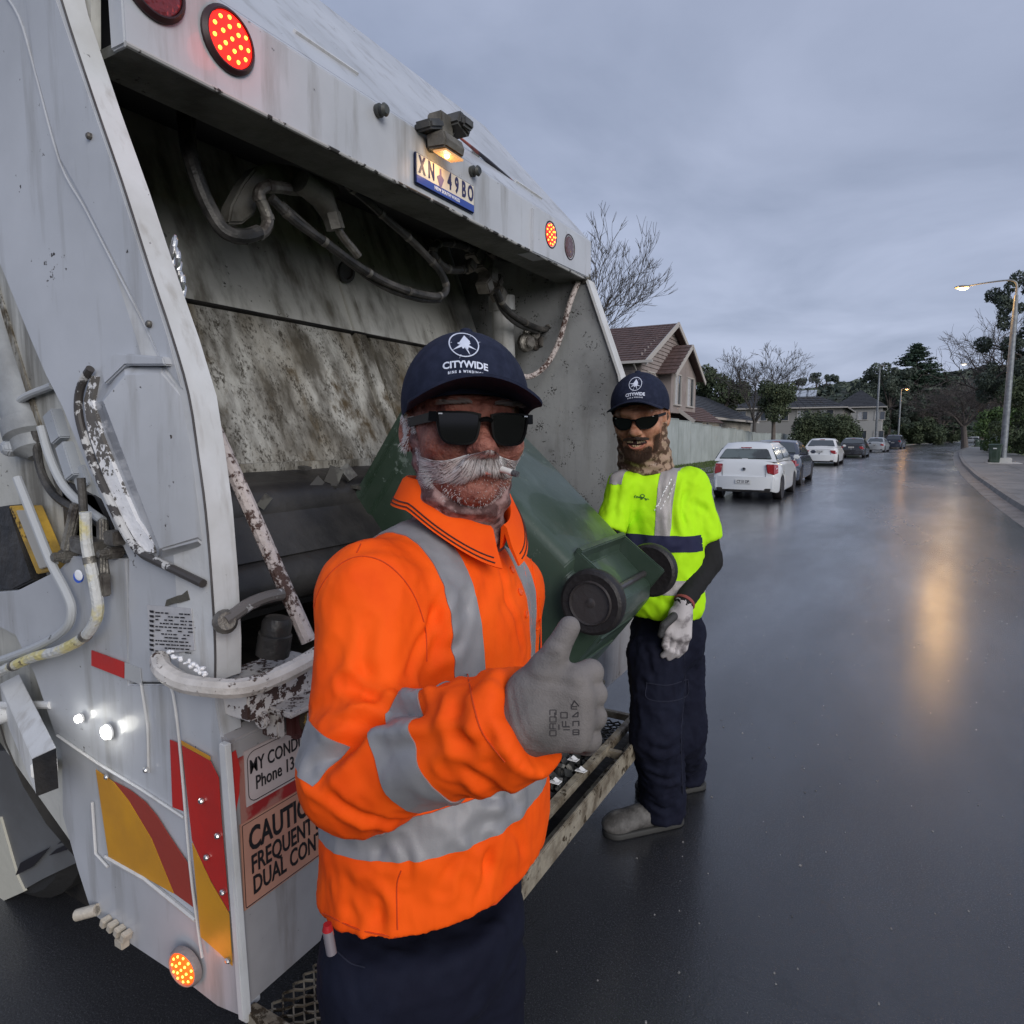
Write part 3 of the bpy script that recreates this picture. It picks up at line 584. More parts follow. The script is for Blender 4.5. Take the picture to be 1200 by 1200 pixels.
# ---- hopper interior
ys0, ys1 = SY+.05, RY-.04
def xz_on(px, py, y): return on(px, py, 1, y)
upT = (-2.25, 2.75); upB = (-1.98, on(220, 352, 0, -1.98).z); blB = (-1.72, on(300, 571, 0, -1.72).z)
def strip(name, a, b, m, y_0=ys0, y_1=ys1, th=.03, off=0., bevel=0):
    dx, dz = b[0]-a[0], b[1]-a[1]; l_ = math.hypot(dx, dz); nx, nz = -dz/l_, dx/l_
    if nx < 0: nx, nz = -nx, -nz
    q = [(a[0]+nx*off, y_0, a[1]+nz*off), (b[0]+nx*off, y_0, b[1]+nz*off), (b[0]-nx*th, y_0, b[1]-nz*th), (a[0]-nx*th, y_0, a[1]-nz*th)]
    return MB().prism(q, (0, y_1-y_0, 0)).build(name, m, T, bevel)
strip('upper_hopper_panel', upT, upB, paint_dirty)
strip('packer_blade', upB, blB, scuffed, off=-.012)
lerp2 = lambda a, b, t: (a[0]+(b[0]-a[0])*t, a[1]+(b[1]-a[1])*t)
# upright ribs welded on the blade and the panel above it
for ya, yb in ((1.16, 1.24), (2.15, 2.22)):
    strip('rib', lerp2(upT, upB, .05), upB, paint_dirty, ya, yb, off=.010, bevel=.003); strip('rib', upB, lerp2(upB, blB, .93), scuffed, ya, yb, off=.006, bevel=.003)
for ya, yb in ((ys0, 1.15), (1.25, 2.14), (2.23, ys1)):
    strip('wear_plate', lerp2(upB, blB, .015), lerp2(upB, blB, .93), scuffed, ya+.012, yb-.012, off=.001, bevel=.003)
strip('panel_seam', (upB[0]+.004, upB[1]+.003), (upB[0]+.008, upB[1]-.004), blackst, off=.004)
mb = MB(); mb.tube([(blB[0]+.005, ys0, blB[1]+.012), (blB[0]+.005, 2., blB[1]+.012), (blB[0]+.005, ys1, blB[1]+.012)], .022, 10); mb.build('blade_edge', yel, T)
strip('blade_toe', (blB[0]+.012, blB[1]+.075), (blB[0]+.012, blB[1]+.02), scuffed, off=.004)
for q, (x, y) in enumerate(((405, 318),)):
    c = on(x, y, 0, -2.03); MB().lathe([(.045, 0), (.045, .012), (.032, .012), (.030, 0.002)], c, (1, 0, -.2), 20).build('access_hole', blackst, T)
# cavity below the blade: trough, ejector drum, dark end plates
mb = MB(); tr = []
for i in range(13):
    a_ = math.pi*(.0+i/12*.62); tr.append((-1.72-.58*math.cos(a_)+0, .98-.50*math.sin(a_)))
tr = [(-1.13, 1.03)]+[(-1.68+.54*math.cos(math.pi*i/12), .98-.50*math.sin(math.pi*i/12)) for i in range(13)]+[(-2.3, 1.2), (-2.3, 1.7)]
vs = []; 
for yy in (ys0, ys1): vs += [(x, yy, z) for x, z in tr]
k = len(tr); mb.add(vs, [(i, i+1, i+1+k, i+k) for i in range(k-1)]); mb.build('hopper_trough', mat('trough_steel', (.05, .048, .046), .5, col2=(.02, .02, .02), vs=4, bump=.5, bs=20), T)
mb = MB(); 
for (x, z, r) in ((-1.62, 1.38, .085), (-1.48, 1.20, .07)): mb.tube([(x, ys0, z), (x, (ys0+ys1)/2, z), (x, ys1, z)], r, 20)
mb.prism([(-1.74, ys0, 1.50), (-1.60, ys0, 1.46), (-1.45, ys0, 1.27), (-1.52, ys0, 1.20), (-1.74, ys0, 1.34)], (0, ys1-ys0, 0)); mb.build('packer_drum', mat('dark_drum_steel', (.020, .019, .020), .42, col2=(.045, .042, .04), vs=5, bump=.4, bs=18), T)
rg = MB(); rr = random.Random(4)
for _ in range(26):
    yy = rr.uniform(ys0+.05, ys1-.1); rg.box((rr.uniform(-1.66, -1.5), yy, rr.uniform(1.40, 1.50)), (rr.uniform(.02, .05), rr.uniform(.02, .06), rr.uniform(.008, .02)), Matrix.Rotation(rr.uniform(0, 3), 3, Vector((rr.random(), rr.random(), rr.random())).normalized()))
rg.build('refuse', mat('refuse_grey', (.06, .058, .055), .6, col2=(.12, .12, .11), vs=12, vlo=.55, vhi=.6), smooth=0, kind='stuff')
# side walls of the hopper
side_prof = [(-2.5, .9), (-2.5, 3.2), (BX-.02, zt), (BX, zb), (-1.2, 1.9), (-1.13, 1.55), (-1.10, 1.0), (-1.10, .42), (-1.7, .42)]
mb = MB(); mb.prism([(x, RY-.03, z) for x, z in side_prof], (0, .05, 0)); mb.build('far_side_wall', wall_in, T)
mb = MB(); pr = side_prof[3:8]; vs = []
for x, z in pr: vs += [(x-.002, RY-.045, z), (x+.012, RY-.045, z), (x+.012, RY+.035, z), (x-.002, RY+.035, z)]
mb.add(vs, [(4*i+j, 4*i+(j+1) % 4, 4*i+4+(j+1) % 4, 4*i+4+j) for i in range(len(pr)-1) for j in range(4)]); mb.build('far_wall_edge', paint_old, T)
nsp = [(-2.5, .9), (-2.5, 3.2), (BX-.1, zt)]+[(S(a, b).x-.11, S(a, b).z) for a, b in L_[2:]]+[(LX-.12, 1.0), (LX-.12, .45), (-1.7, .45)]
mb = MB(); mb.prism([(x, SY+.055, z) for x, z in nsp], (0, .02, 0)); mb.build('near_side_wall', paint_dirty, T)
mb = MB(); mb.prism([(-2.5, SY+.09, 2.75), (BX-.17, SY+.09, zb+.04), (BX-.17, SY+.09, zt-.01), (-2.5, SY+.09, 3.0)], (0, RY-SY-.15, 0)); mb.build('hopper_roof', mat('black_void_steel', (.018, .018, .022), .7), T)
# ---- hoses and manifold under the beam (plane behind the beam)
HX = -1.66
brkt = mat('grimy_cast_bracket', (.17, .165, .15), .55, col2=(.07, .065, .055), vs=10, bump=.5, bs=30)
mb = MB(); ou = [(268, 262), (272, 240), (285, 215), (300, 196), (318, 190), (345, 194), (375, 206), (398, 218), (400, 228), (385, 238), (372, 228), (350, 226), (330, 214), (312, 216), (304, 232), (300, 250), (285, 262)]
mb.prism([on(x, y, 0, HX) for x, y in ou], (-.05, 0, 0)); mb.build('hose_bracket', brkt, T, .006)
hose('hydraulic_hose', [(214, 90, -1.75), (217, 150, -1.7), (226, 195, -1.64), (243, 240, -1.62), (262, 270, -1.60), (285, 277, -1.58), (303, 272, -1.58)], .020, rubber, 0, rings=0)
hose('hydraulic_hose', [(224, 120, -1.72), (224, 170, -1.69), (236, 215, -1.63), (252, 250, -1.61), (270, 277, -1.6), (290, 281, -1.58)], .014, rubber, 0)
hose('steel_elbow', [(290, 277), (308, 272), (314, 258), (308, 240), (303, 228), (312, 219), (338, 221)], .017, steel, 0, HX+.06, rings=4)
hose('hydraulic_hose', [(318, 232), (345, 258), (380, 283), (420, 312), (455, 332), (490, 344), (515, 347), (523, 338), (517, 320), (500, 300), (478, 278), (455, 258), (430, 235), (405, 215)], .014, rubber, 0, HX+.08, rings=9)
hose('hydraulic_hose', [(330, 240), (370, 275), (410, 308), (450, 336), (490, 350), (515, 352)], .012, rubber, 0, HX+.06)
mb = MB(); mb.tube([on(x, y, 0, HX+.04) for x, y in ((352, 212), (378, 232), (392, 262))], [.035, .04, .024], 14); mb.lathe([(.03, 0), (.03, .05), (.02, .05)], on(388, 250, 0, HX+.05), (.1, .3, -1), 6); mb.build('hydraulic_fitting', brkt, T)
hose('hydraulic_hose', [(392, 258), (400, 275), (412, 290), (420, 300)], .014, steel, 0, HX+.05)
hose('steel_elbow', [(548, 315), (528, 316), (512, 305), (508, 292), (518, 284), (540, 287), (556, 294)], .017, rubber, 0, -1.68, rings=7)
mb = MB(); cs = random.Random(3)
for x, y, s in ((556, 300, .06), (550, 312, .05), (566, 310, .07), (572, 322, .07), (568, 335, .06), (580, 330, .06), (584, 345, .06), (577, 296, .05)): mb.box(on(x, y, 0, -1.68+cs.uniform(-.02, .03)), (s*1.1, s*.95, s*.95), Matrix.Rotation(cs.uniform(0, 1.5), 3, 'X') @ Matrix.Rotation(cs.uniform(-.3, .3), 3, 'Y'))
mb.each('valve_manifold', steel, T, .006)
hose('hydraulic_hose', [(582, 340), (592, 360), (612, 376), (636, 386), (644, 380), (650, 358), (648, 335), (636, 318), (632, 305)], .014, rubber, 0, -1.6, rings=5)
hose('hydraulic_hose', [(580, 345), (590, 365), (608, 381), (630, 389)], .012, rubber, 0, -1.62)
hose('drain_pipe', [(679, 327, -1.42), (668, 355, -1.45), (655, 400, -1.5), (640, 428, -1.55), (622, 441, -1.6), (605, 440, -1.62)], .014, rusty, 0)
mb = MB()
for x, y in ((620, 392), (628, 402), (614, 402)): mb.lathe([(.05, 0), (.05, .03), (.03, .04), (.03, .06)], on(x, y, 0, -1.68), (1, -.4, 0), 8)
mb.each('pipe_union', steel, T, .004)
p0, p1 = on(588, 352, 0, -1.74), on(598, 560, 0, -1.74); mb = MB(); mb.lathe([(.055, 0), (.055, .9)], p0, p1-p0, 20); mb.lathe([(.066, -.02), (.066, .05), (.05, .05)], p0, p1-p0, 20); mb.build('lift_cylinder', mat('chalky_cylinder', (.42, .43, .43), .45, col2=(.25, .25, .24), vs=8, streak=((.15, .14, .12), 20, .5, .6)), T)
mb = MB(); mb.lathe([(.026, 0), (.03, .02), (.02, .03)], B(684, 326, BX-.02), (1, 0, -.4), 12); mb.box(B(676, 330, BX-.06), (.04, .05, .03)); mb.build('pipe_bracket', steel, T, .003)
# chain links glinting behind the post
mb = MB()
for i in range(5):
    c = on(203+i*2.6, 290+i*14, 1, SY+.075); k_ = [c+V(math.cos(t)*.010*(1 if i % 2 else .3), math.sin(t)*.006*(.3 if i % 2 else 1)+0, math.sin(t)*.022) for t in np.linspace(0, 2*math.pi, 13)]; mb.tube(k_, .005, 6, cap=False)
mb.each('chain_link', chrome, T)
# ---- lower rear face, sill and signs
zs = 1.0
mb = MB(); mb.prism([(LX, SY+.004, .42), (LX, SY+.004, zs), (LX-.09, SY+.004, zs+.035), (LX-.09, SY+.004, .42)], (0, RY-SY-.02, 0)); mb.build('lower_rear_plate', mat('lower_rear_paint', (.34, .33, .34), .42, col2=(.24, .235, .24), vs=3, chip=((.035, .03, .028), 24, .93, .03), streak=((.10, .07, .05), 12, .52, .6), bump=.2, bs=20), T, .004)
mb = MB(); mb.bar(on(262, 870, 0, LX)+V(.004, .0, 0), on(287, 1194, 0, LX)+V(.004, .0, 0), .014, .02, up=(1, 0, 0)); mb.build('corner_flange', paint_old, T, .002)
mb = MB(); mb.box((LX-.03, SY+.13, 1.075), (.14, .22, .065)); mb.build('sill_box', mat('flaking_sill_paint', (.6, .58, .57), .5, chip=((.06, .035, .03), 55, .80, .02), bump=.4, bs=50), T, .005)
mb = MB(); c = on(322, 748, 0, LX+.01); mb.lathe([(.034, -.035), (.034, .01), (.030, .012), (.030, .035), (.024, .045)], c, (.15, .1, 1), 20); mb.build('hydraulic_cap', blackst, T)
hose('loop_pipe', [(263, 728), (275, 720), (292, 708), (312, 700), (330, 696)], .013, mat('worn_dark_pipe', (.12, .11, .105), .4, chip=((.4, .4, .4), 24, .8, .03)), 0, LX+.01)
MB().lathe([(.022, 0), (.024, .01), (.017, .02)], on(262, 729, 0, LX+.0), (.6, -.2, .2), 16).build('pipe_flange', steel, T)
hose('diagonal_rail', [(240, 480, -1.27), (262, 528, -1.24), (300, 612, -1.17), (330, 680, -1.12), (362, 752, -1.06)], .0165, rusty, 0)
hose('grab_rail', [(187, 772, -1.26), (192, 786, -1.22), (215, 800, -1.16), (250, 806, -1.09), (285, 806, -1.05), (320, 795, -1.03), (365, 772, -1.01), (430, 730, -1.0)], .019, peel, 0)
fl = MB(); rr = random.Random(5)
for i in range(26):
    t_ = rr.random(); x = 196+t_*45; y = 763+t_*25+rr.uniform(-3, 4); fl.ball(on(x, y, 0, -1.2+.1*t_), (rr.uniform(.003, .007), rr.uniform(.003, .007), rr.uniform(.002, .005)), 5, 4)
fl.build('paint_flakes', mat('white_flake', (.85, .85, .87), .5), T)
mb = MB(); c = on(338, 838, 0, LX+.03); mb.box(c+V(.02, .0, .035), (.11, .12, .012)); mb.box(c+V(0, -.04, 0), (.05, .02, .06)); mb.lathe([(.018, 0), (.018, .015)], on(311, 842, 0, LX+.04), (0, -1, 0), 12); eb = mb.build('eye_bracket', mat('bracket_flaked', (.5, .47, .45), .5, chip=((.06, .035, .03), 60, .82, .02), bump=.4, bs=50), T, .004)
mb = MB(); mb.box(c+V(.02, .025, -.008), (.04, .085, .075)); mb.build('eye_plate', mat('maroon_plate', (.07, .022, .02), .5), eb, .012)
MB().lathe([(.034, 0), (.034, .004), (.019, .004), (.019, 0)], c+V(.041, .025, -.002), (1, 0, 0), 24).build('yellow_ring', yel, eb); MB().lathe([(.014, 0), (.011, .01), (.003, .014)], c+V(.041, .025, -.002), (1, 0, 0), 14).build('eye_pin', blackst, eb)
def rear_sign(name, y0_, y1_, z0_, z1_, m, border, rad):
    c = ((y0_+y1_)/2, (z0_+z1_)/2); o = MB().box((LX+.002, *c), (.003, y1_-y0_, z1_-z0_)).build(name, m, T)
    pts = []
    for cx_, cz_, a0 in ((y1_-rad-border, z1_-rad-border, 0), (y0_+rad+border, z1_-rad-border, 90), (y0_+rad+border, z0_+rad+border, 180), (y1_-rad-border, z0_+rad+border, 270)):
        for q in range(5): t_ = R(a0+q*22.5); pts.append(V(LX+.0038, cx_+rad*math.cos(t_), cz_+rad*math.sin(t_)))
    pts.append(pts[0]); MB().tube(pts, .0014, 4, cap=False, flat=.5).build('sign_border', inkk, o, smooth=0)
    return o
s1 = rear_sign('reporting_sign', .843, 1.26, on(300, 936, 0, LX).z-.005, on(290, 880, 0, LX).z+.003, signw, .006, .018)
zc1 = (on(300, 936, 0, LX).z+on(290, 880, 0, LX).z)/2
def rtext(s, size, y, z, par, al='LEFT', bold=.0008, xs=1.): return text_on('lettering', s, size, basis3((0, 1, 0), (0, 0, 1), (1, 0, 0), (LX+.0042, y, z)), inkk, par, align=al, bold=bold, xs=xs)
rtext('MY CONDUCT', .041, .853, zc1+.019, s1, xs=.66, bold=.0004); rtext('Phone 13', .041, .866, zc1-.020, s1, xs=.66, bold=.0004)
z1_, z0_ = on(278, 968, 0, LX).z, on(284, 1068, 0, LX).z
s2 = rear_sign('caution_sign', .826, 1.40, z0_, z1_, signp, .004, .002); hz_ = z1_-z0_
rtext('CAUTION', .070, .843, z1_-hz_*.25, s2, bold=.0016, xs=.62); rtext('FREQUENT STOPS', .056, .846, z1_-hz_*.54, s2, xs=.60, bold=.0009); rtext('DUAL CONTROL', .056, .848, z1_-hz_*.79, s2, xs=.60, bold=.0009)
mb = MB(); mb.box((LX+.0008, .98, zc1-.04), (.001, .30, .18)); mb.build('red_backing', mat('faded_red_backing', (.33, .15, .12), .4, col2=(.28, .02, .02), vs=5, vlo=.52, vhi=.56), T)
mb = MB(); mb.prism([on(x, y, 0, LX+.0022) for x, y in ((268, 884), (276, 879), (281, 900), (280, 930), (274, 962), (271, 962))], (.001, 0, 0)); mb.build('chevron_sheet', redr, T)
# ---- rear step: mesh floor in an angle frame, far tray with rubbish
st = thing('loading_step', 'worn steel mesh step across the back of the truck with litter in it', 'step'); bpy.data.objects.remove(st)
zp = .40; XO = -.80
step = MB(); ZA = on(640, 1000, 2, zp); ZB = on(745, 850, 2, zp+.01)
yA, yB = SY+.02, 2.62
step.box((XO, (yA+yB)/2, zp-.01), (.012, yB-yA, .075)); step.box((XO-.035, (yA+yB)/2, zp-.045), (.06, yB-yA, .010)); step.box((XO-.085, (yA+yB)/2, zp+.012), (.03, yB-yA, .03))
stp = step.build('step_frame', galv, T, .003)
for yy in (yA, 2.28, yB): MB().box(((XO+LX)/2-.01, yy, zp+.004), (XO*-1+LX*-1-2*0-1.62 if False else .285, .028, .028)).build('step_cross_bar', galv, T, .003)
def mesh_floor(y0_, y1_, x0, x1, z, pitch=.032, r=.0032):
    mb = MB(); y = y0_; row = 0
    n_ = int((x1-x0)/pitch)
    while y < y1_:
        pts = []
        for i in range(n_*2+1): pts.append(V(x0+i*pitch/2, y+(pitch*.42 if (i % 2) ^ (row % 2) else 0), z+(.004 if i % 2 else 0)))
        mb.tube(pts, r, 4, cap=False); y += pitch*.46; row += 1
    return mb
mesh_floor(yA+.02, 1.22, LX+.01, XO-.02, zp-.012).build('mesh_floor', galv, T, smooth=0, kind='stuff')
mesh_floor(1.22, yB-.02, LX+.01, XO-.10, zp-.02, .04, .004).build('mesh_floor', mat('dark_mesh_steel', (.075, .075, .078), .4, metal=.4, col2=(.03, .03, .03), vs=20), T, smooth=0, kind='stuff')
MB().box(((LX+XO)/2, 1.7, zp-.06), (.27, 1.8, .004)).build('step_pan', blackst, T)
MB().box((LX+.05, 2.25, .58), (.03, .7, .045), Matrix.Rotation(-.0, 3, 'X')).build('lifter_bar', yel, T, .004)
MB().box((LX+.075, 2.25, .545), (.02, .72, .02)).build('lifter_lip', galv, T, .003)
lt = MB(); rr = random.Random(9)
for _ in range(260):
    yy = rr.uniform(1.3, 2.25); lt.box((rr.uniform(LX+.03, XO-.11), yy, zp+rr.uniform(-.015, .02)), (rr.uniform(.01, .05), rr.uniform(.01, .04), rr.uniform(.002, .008)), Matrix.Rotation(rr.uniform(0, 3), 3, Vector((rr.random(), rr.random(), rr.random()+.5)).normalized()))
o = lt.build('litter', mat('wet_litter', (.045, .045, .043), .45, col2=(.25, .24, .21), vs=9, vlo=.60, vhi=.63), smooth=0, kind='stuff')
for (x, y) in ((672, 890), (681, 903), (651, 916)):
    c = on(x, y, 2, zp+.034); q = MB().box(c, (.035, .03, .003), Matrix.Rotation(rr.uniform(-.3, .3), 3, 'X')); q.box(c+V(.002, .004, .004), (.02, .018, .003), Matrix.Rotation(.5, 3, 'Y')); tag(q.build('paper_scrap', mat('white_paper', (.75, .75, .76), .6)), {672: 'torn white paper scrap on the inner rail of the step', 681: 'white paper scrap on the outer rail of the step', 651: 'crumpled paper scrap in the litter beside the orange shirt'}[x], 'paper scrap')
# wheels and axle hidden below
for yy in (1.15, 2.9):
    for xx in (-2.6,):
        wl_ = MB().lathe([(.25, -.14), (.46, -.14), (.50, -.10), (.50, .10), (.46, .14), (.25, .14)], (xx, yy, .5), (0, 1, 0), 36).build('wheel', mat('tyre_rubber', (.02, .02, .02), .7, bump=.4, bs=30), T)
        MB().lathe([(.25, -.13), (.12, -.10), (.10, -.13), (.02, -.13)], (xx, yy, .5), (0, 1, 0), 24).build('rim', steel, wl_)
# ---------------------------------------------------------------- implicit surfaces for bodies, clothes and gloves
A3 = lambda p: np.array(p, dtype=np.float64)
def rcap(P, a, b, ra, rb):
    a, b = A3(a), A3(b); d = b-a; t = np.clip(((P-a) @ d)/(d @ d), 0, 1); return np.linalg.norm(P-a-t[:, None]*d, axis=1)-(ra+(rb-ra)*t)
def ell(P, c, r, ax=None):
    q = P-A3(c)
    if ax is not None: q = q @ np.array([list(v) for v in ax], float).T
    r = A3(r); k0 = np.linalg.norm(q/r, axis=1); k1 = np.linalg.norm(q/(r*r), axis=1); return k0*(k0-1)/np.maximum(k1, 1e-9)
def smin(a, b, k): h = np.clip(.5+.5*(b-a)/k, 0, 1); return b+(a-b)*h-k*h*(1-h)
def smax(a, b, k): return -smin(-a, -b, k)
def grid(lo, hi, h):
    X = [np.arange(lo[i], hi[i]+h, h) for i in range(3)]; G = np.stack(np.meshgrid(*X, indexing='ij'), -1); return X, G.reshape(-1, 3), G.shape[:3]
def nets(S, X):
    s = S < 0; nx, ny, nz = S.shape
    c = np.stack([s[i:nx-1+i, j:ny-1+j, k:nz-1+k] for i in (0, 1) for j in (0, 1) for k in (0, 1)], -1)
    n = c.sum(-1); act = (n > 0) & (n < 8); idx = np.full(act.shape, -1, int); I = np.argwhere(act); idx[act] = np.arange(len(I))
    val = np.stack([S[I[:, 0]+i, I[:, 1]+j, I[:, 2]+k] for i in (0, 1) for j in (0, 1) for k in (0, 1)], 1)
    off = np.array([(i, j, k) for i in (0, 1) for j in (0, 1) for k in (0, 1)], float); acc = np.zeros((len(I), 3)); cnt = np.zeros(len(I))
    for a in range(8):
        for b in range(a+1, 8):
            if np.abs(off[a]-off[b]).sum() == 1:
                m = (val[:, a] < 0) != (val[:, b] < 0); t = val[m, a]/(val[m, a]-val[m, b]); acc[m] += off[a]+(off[b]-off[a])*t[:, None]; cnt[m] += 1
    g = I+acc/cnt[:, None]; v = np.stack([X[k][0]+g[:, k]*(X[k][1]-X[k][0]) for k in range(3)], 1); F_ = []
    for ax in range(3):
        o = [0, 0, 0]; o[ax] = 1; sl0 = tuple(slice(0, S.shape[k]-o[k]) for k in range(3)); sl1 = tuple(slice(o[k], None) for k in range(3))
        E_ = np.argwhere(s[sl0] != s[sl1]); u, w_ = [(1, 2), (2, 0), (0, 1)][ax]
        E_ = E_[(E_[:, u] > 0) & (E_[:, w_] > 0) & (E_[:, u] < S.shape[u]-1) & (E_[:, w_] < S.shape[w_]-1)]
        q = []
        for du, dw in ((-1, -1), (0, -1), (0, 0), (-1, 0)):
            e = E_.copy(); e[:, u] += du; e[:, w_] += dw; q.append(idx[e[:, 0], e[:, 1], e[:, 2]])
        q = np.stack(q, 1); inside = s[E_[:, 0], E_[:, 1], E_[:, 2]]; q[~inside] = q[~inside][:, ::-1]; F_.append(q)
    return v, np.concatenate(F_)
def np_mesh(name, v, f, m, smooth=True):
    me = bpy.data.meshes.new(name); me.from_pydata(v.tolist(), [], f.tolist()); me.materials.append(m)
    if smooth: me.shade_smooth()
    me.update(); return me
def sdf_mesh(name, fn, lo, hi, h, m, M4=None, relax=1):
    X, P, sh = grid(lo, hi, h); v, f = nets(fn(P).reshape(sh), X)
    for _ in range(relax):
        acc = np.zeros_like(v); cn = np.zeros(len(v))
        for a in range(4):
            b = (a+1) % 4; np.add.at(acc, f[:, a], v[f[:, b]]); np.add.at(acc, f[:, b], v[f[:, a]]); np.add.at(cn, f[:, a], 1); np.add.at(cn, f[:, b], 1)
        v = v*.5+.5*acc/cn[:, None]
    me = np_mesh(name, v, f, m)
    if M4 is not None: me.transform(M4)
    return me
def verts(me): a = np.empty(len(me.vertices)*3); me.vertices.foreach_get('co', a); return a.reshape(-1, 3)
def vnorm(me): a = np.empty(len(me.vertices)*3); me.vertex_normals.foreach_get('vector', a); return a.reshape(-1, 3)
def setv(me, v): me.vertices.foreach_set('co', np.ascontiguousarray(v).ravel()); me.update()
from mathutils.bvhtree import BVHTree
def bvh(me): return BVHTree.FromPolygons([v.co for v in me.vertices], [tuple(p.vertices) for p in me.polygons])
def hit(bv, px, py, lift=0.):
    d = Vector(ray(px, py)).normalized(); loc, nr, _, _ = bv.ray_cast(Vector(CAM), d)
    if loc is None: return None, None
    if nr.dot(d) > 0: nr = -nr
    return loc+nr*lift, nr
def seg_dist(v, pts):
    pts = [A3(p) for p in pts]; best = np.full(len(v), 9.)
    for a, b in zip(pts[:-1], pts[1:]):
        d = b-a; t = np.clip(((v-a) @ d)/max(d @ d, 1e-12), 0, 1); best = np.minimum(best, np.linalg.norm(v-a-t[:, None]*d, axis=1))
    return best
def crease(me, lines, bv=None):       # folds pressed into cloth: lines of (image points, depth, width); negative depth raises a ridge
    bv = bv or bvh(me); v = verts(me); n = vnorm(me); dsp = np.zeros(len(v))
    for pts, dep, wd in lines:
        P = [hit(bv, x, y)[0] for x, y in pts]; P = [p for p in P if p is not None]
        if len(P) < 2: continue
        P = smooth_path(P, 4); d = seg_dist(v, P); e = np.minimum(seg_dist(v, [P[0], P[0]+V(1e-4, 0, 0)]), seg_dist(v, [P[-1], P[-1]+V(1e-4, 0, 0)]))
        fade = np.clip(e/(wd*2.5), .15, 1); dsp -= dep*np.exp(-(d/wd)**2)*fade; dsp += .45*dep*np.exp(-((d-wd*2)/wd)**2)*fade
    setv(me, v+n*dsp[:, None])
def cloth_noise(me, amp, sc_, seed=0, stretch=(1, 1, 1)):
    v = verts(me); n = vnorm(me); d = np.array([mnoise.noise(Vector((p[0]*sc_*stretch[0]+seed, p[1]*sc_*stretch[1], p[2]*sc_*stretch[2]))) for p in v])
    d2 = np.array([1-abs(mnoise.noise(Vector((p[0]*sc_*2.2*stretch[0]+seed+9, p[1]*sc_*2.2*stretch[1], p[2]*sc_*2.2*stretch[2]))))*3 for p in v])
    setv(me, v+n*((d*amp)+np.clip(d2, 0, 1)*amp*.6)[:, None])
def tape(name, me, planes, m, parent, keep=None, lift=.0016, label=None):     # strip of tape cut out of a garment between planes and lifted off it
    bm = bmesh.new(); bm.from_mesh(me)
    for co, no in planes: bmesh.ops.bisect_plane(bm, geom=bm.verts[:]+bm.edges[:]+bm.faces[:], dist=1e-6, plane_co=co, plane_no=no, clear_outer=True)
    if keep:
        fs = [f for f in bm.faces if not keep(f.calc_center_median())]; bmesh.ops.delete(bm, geom=fs, context='FACES')
    if not bm.faces: bm.free(); return None
    bm.normal_update(); ns = {v: v.normal.copy() for v in bm.verts}
    for v in bm.verts: v.co += ns[v]*lift
    ed = [e for e in bm.edges if e.is_boundary]; r_ = bmesh.ops.extrude_edge_only(bm, edges=ed)
    for v in [g for g in r_['geom'] if isinstance(g, bmesh.types.BMVert)]: v.co -= v.normal*0
    for v in [g for g in r_['geom'] if isinstance(g, bmesh.types.BMVert)]:
        near = min((e.other_vert(v) for e in v.link_edges), key=lambda q: (q.co-v.co).length, default=None)
        if near is not None and near in ns: v.co -= ns[near]*(lift+.001)
    me2 = bpy.data.meshes.new(name); bm.to_mesh(me2); bm.free(); me2.materials.clear(); me2.materials.append(m); me2.shade_smooth(); me2.set_sharp_from_angle(angle=R(50))
    return link(name, me2, parent, label)
def surf_tube(bv, pts, r, lift=0., k=6, mb=None, n=6):
    P = [hit(bv, x, y, lift)[0] for x, y in ([(a.x, a.y) for a in smooth_path([V(x, y, 0) for x, y in pts], k)] if len(pts) > 2 else pts)]
    P = [p for p in P if p is not None]; mb = mb or MB()
    if len(P) > 1: mb.tube(P, r, n)
    return mb
def surf_poly(bv, polys, lift, m, name, parent):          # flat print on cloth: image polygons cast onto the surface
    mb = MB()
    for poly in polys:
        P = [hit(bv, x, y, lift)[0] for x, y in poly]
        if all(p is not None for p in P): mb.add(P, [tuple(range(len(P)))])
    return mb.build(name, m, parent, smooth=0)
BB = lambda pts, pad: (A3([min(p[i] for p in pts)-pad for i in range(3)]), A3([max(p[i] for p in pts)+pad for i in range(3)]))

skinA = mat('weathered_skin', (.34, .135, .10), .5, col2=(.17, .052, .04), vs=44, vlo=.38, vhi=.66, bump=1., bs=120, bd=8, bdist=.006, sss=.15, chip=((.20, .07, .05), 150, .93, .12), spec=.4)
skinB = mat('tanned_skin', (.50, .25, .16), .5, col2=(.28, .11, .06), vs=36, bump=.5, bs=230, bdist=.003, sss=.15, chip=((.18, .08, .05), 170, .93, .12), spec=.4)
navy = mat('navy_cap_cotton', (.013, .017, .036), .85, col2=(.020, .025, .050), vs=60, bump=.35, bs=900, bd=2, bdist=.001, spec=.2)
white_th = mat('white_embroidery', (.62, .66, .78), .6)
blackgl = mat('glossy_black_frame', (.003, .003, .0035), .35, spec=.12); lensm = mat('dark_sunglass_lens', (.003, .003, .004), .06, spec=.45)
gaiterA = mat('mottled_pink_gaiter', (.32, .20, .19), .8, col2=(.10, .05, .048), vs=48, vlo=.44, vhi=.58, bump=.6, bs=120, bdist=.004, chip=((.60, .52, .52), 60, .86, .08))
gaiterB = mat('camouflage_gaiter', (.36, .25, .18), .85, col2=(.10, .055, .035), vs=34, vlo=.46, vhi=.52, bump=.6, bs=100, bdist=.004, chip=((.50, .40, .33), 40, .88, .06))
hairw = mat('white_hair', (.66, .63, .63), .6); hairg = mat('grey_hair', (.20, .17, .17), .6); hairk = mat('dark_brown_hair', (.035, .020, .014), .6); hairr = mat('ginger_brown_hair', (.10, .052, .030), .6)
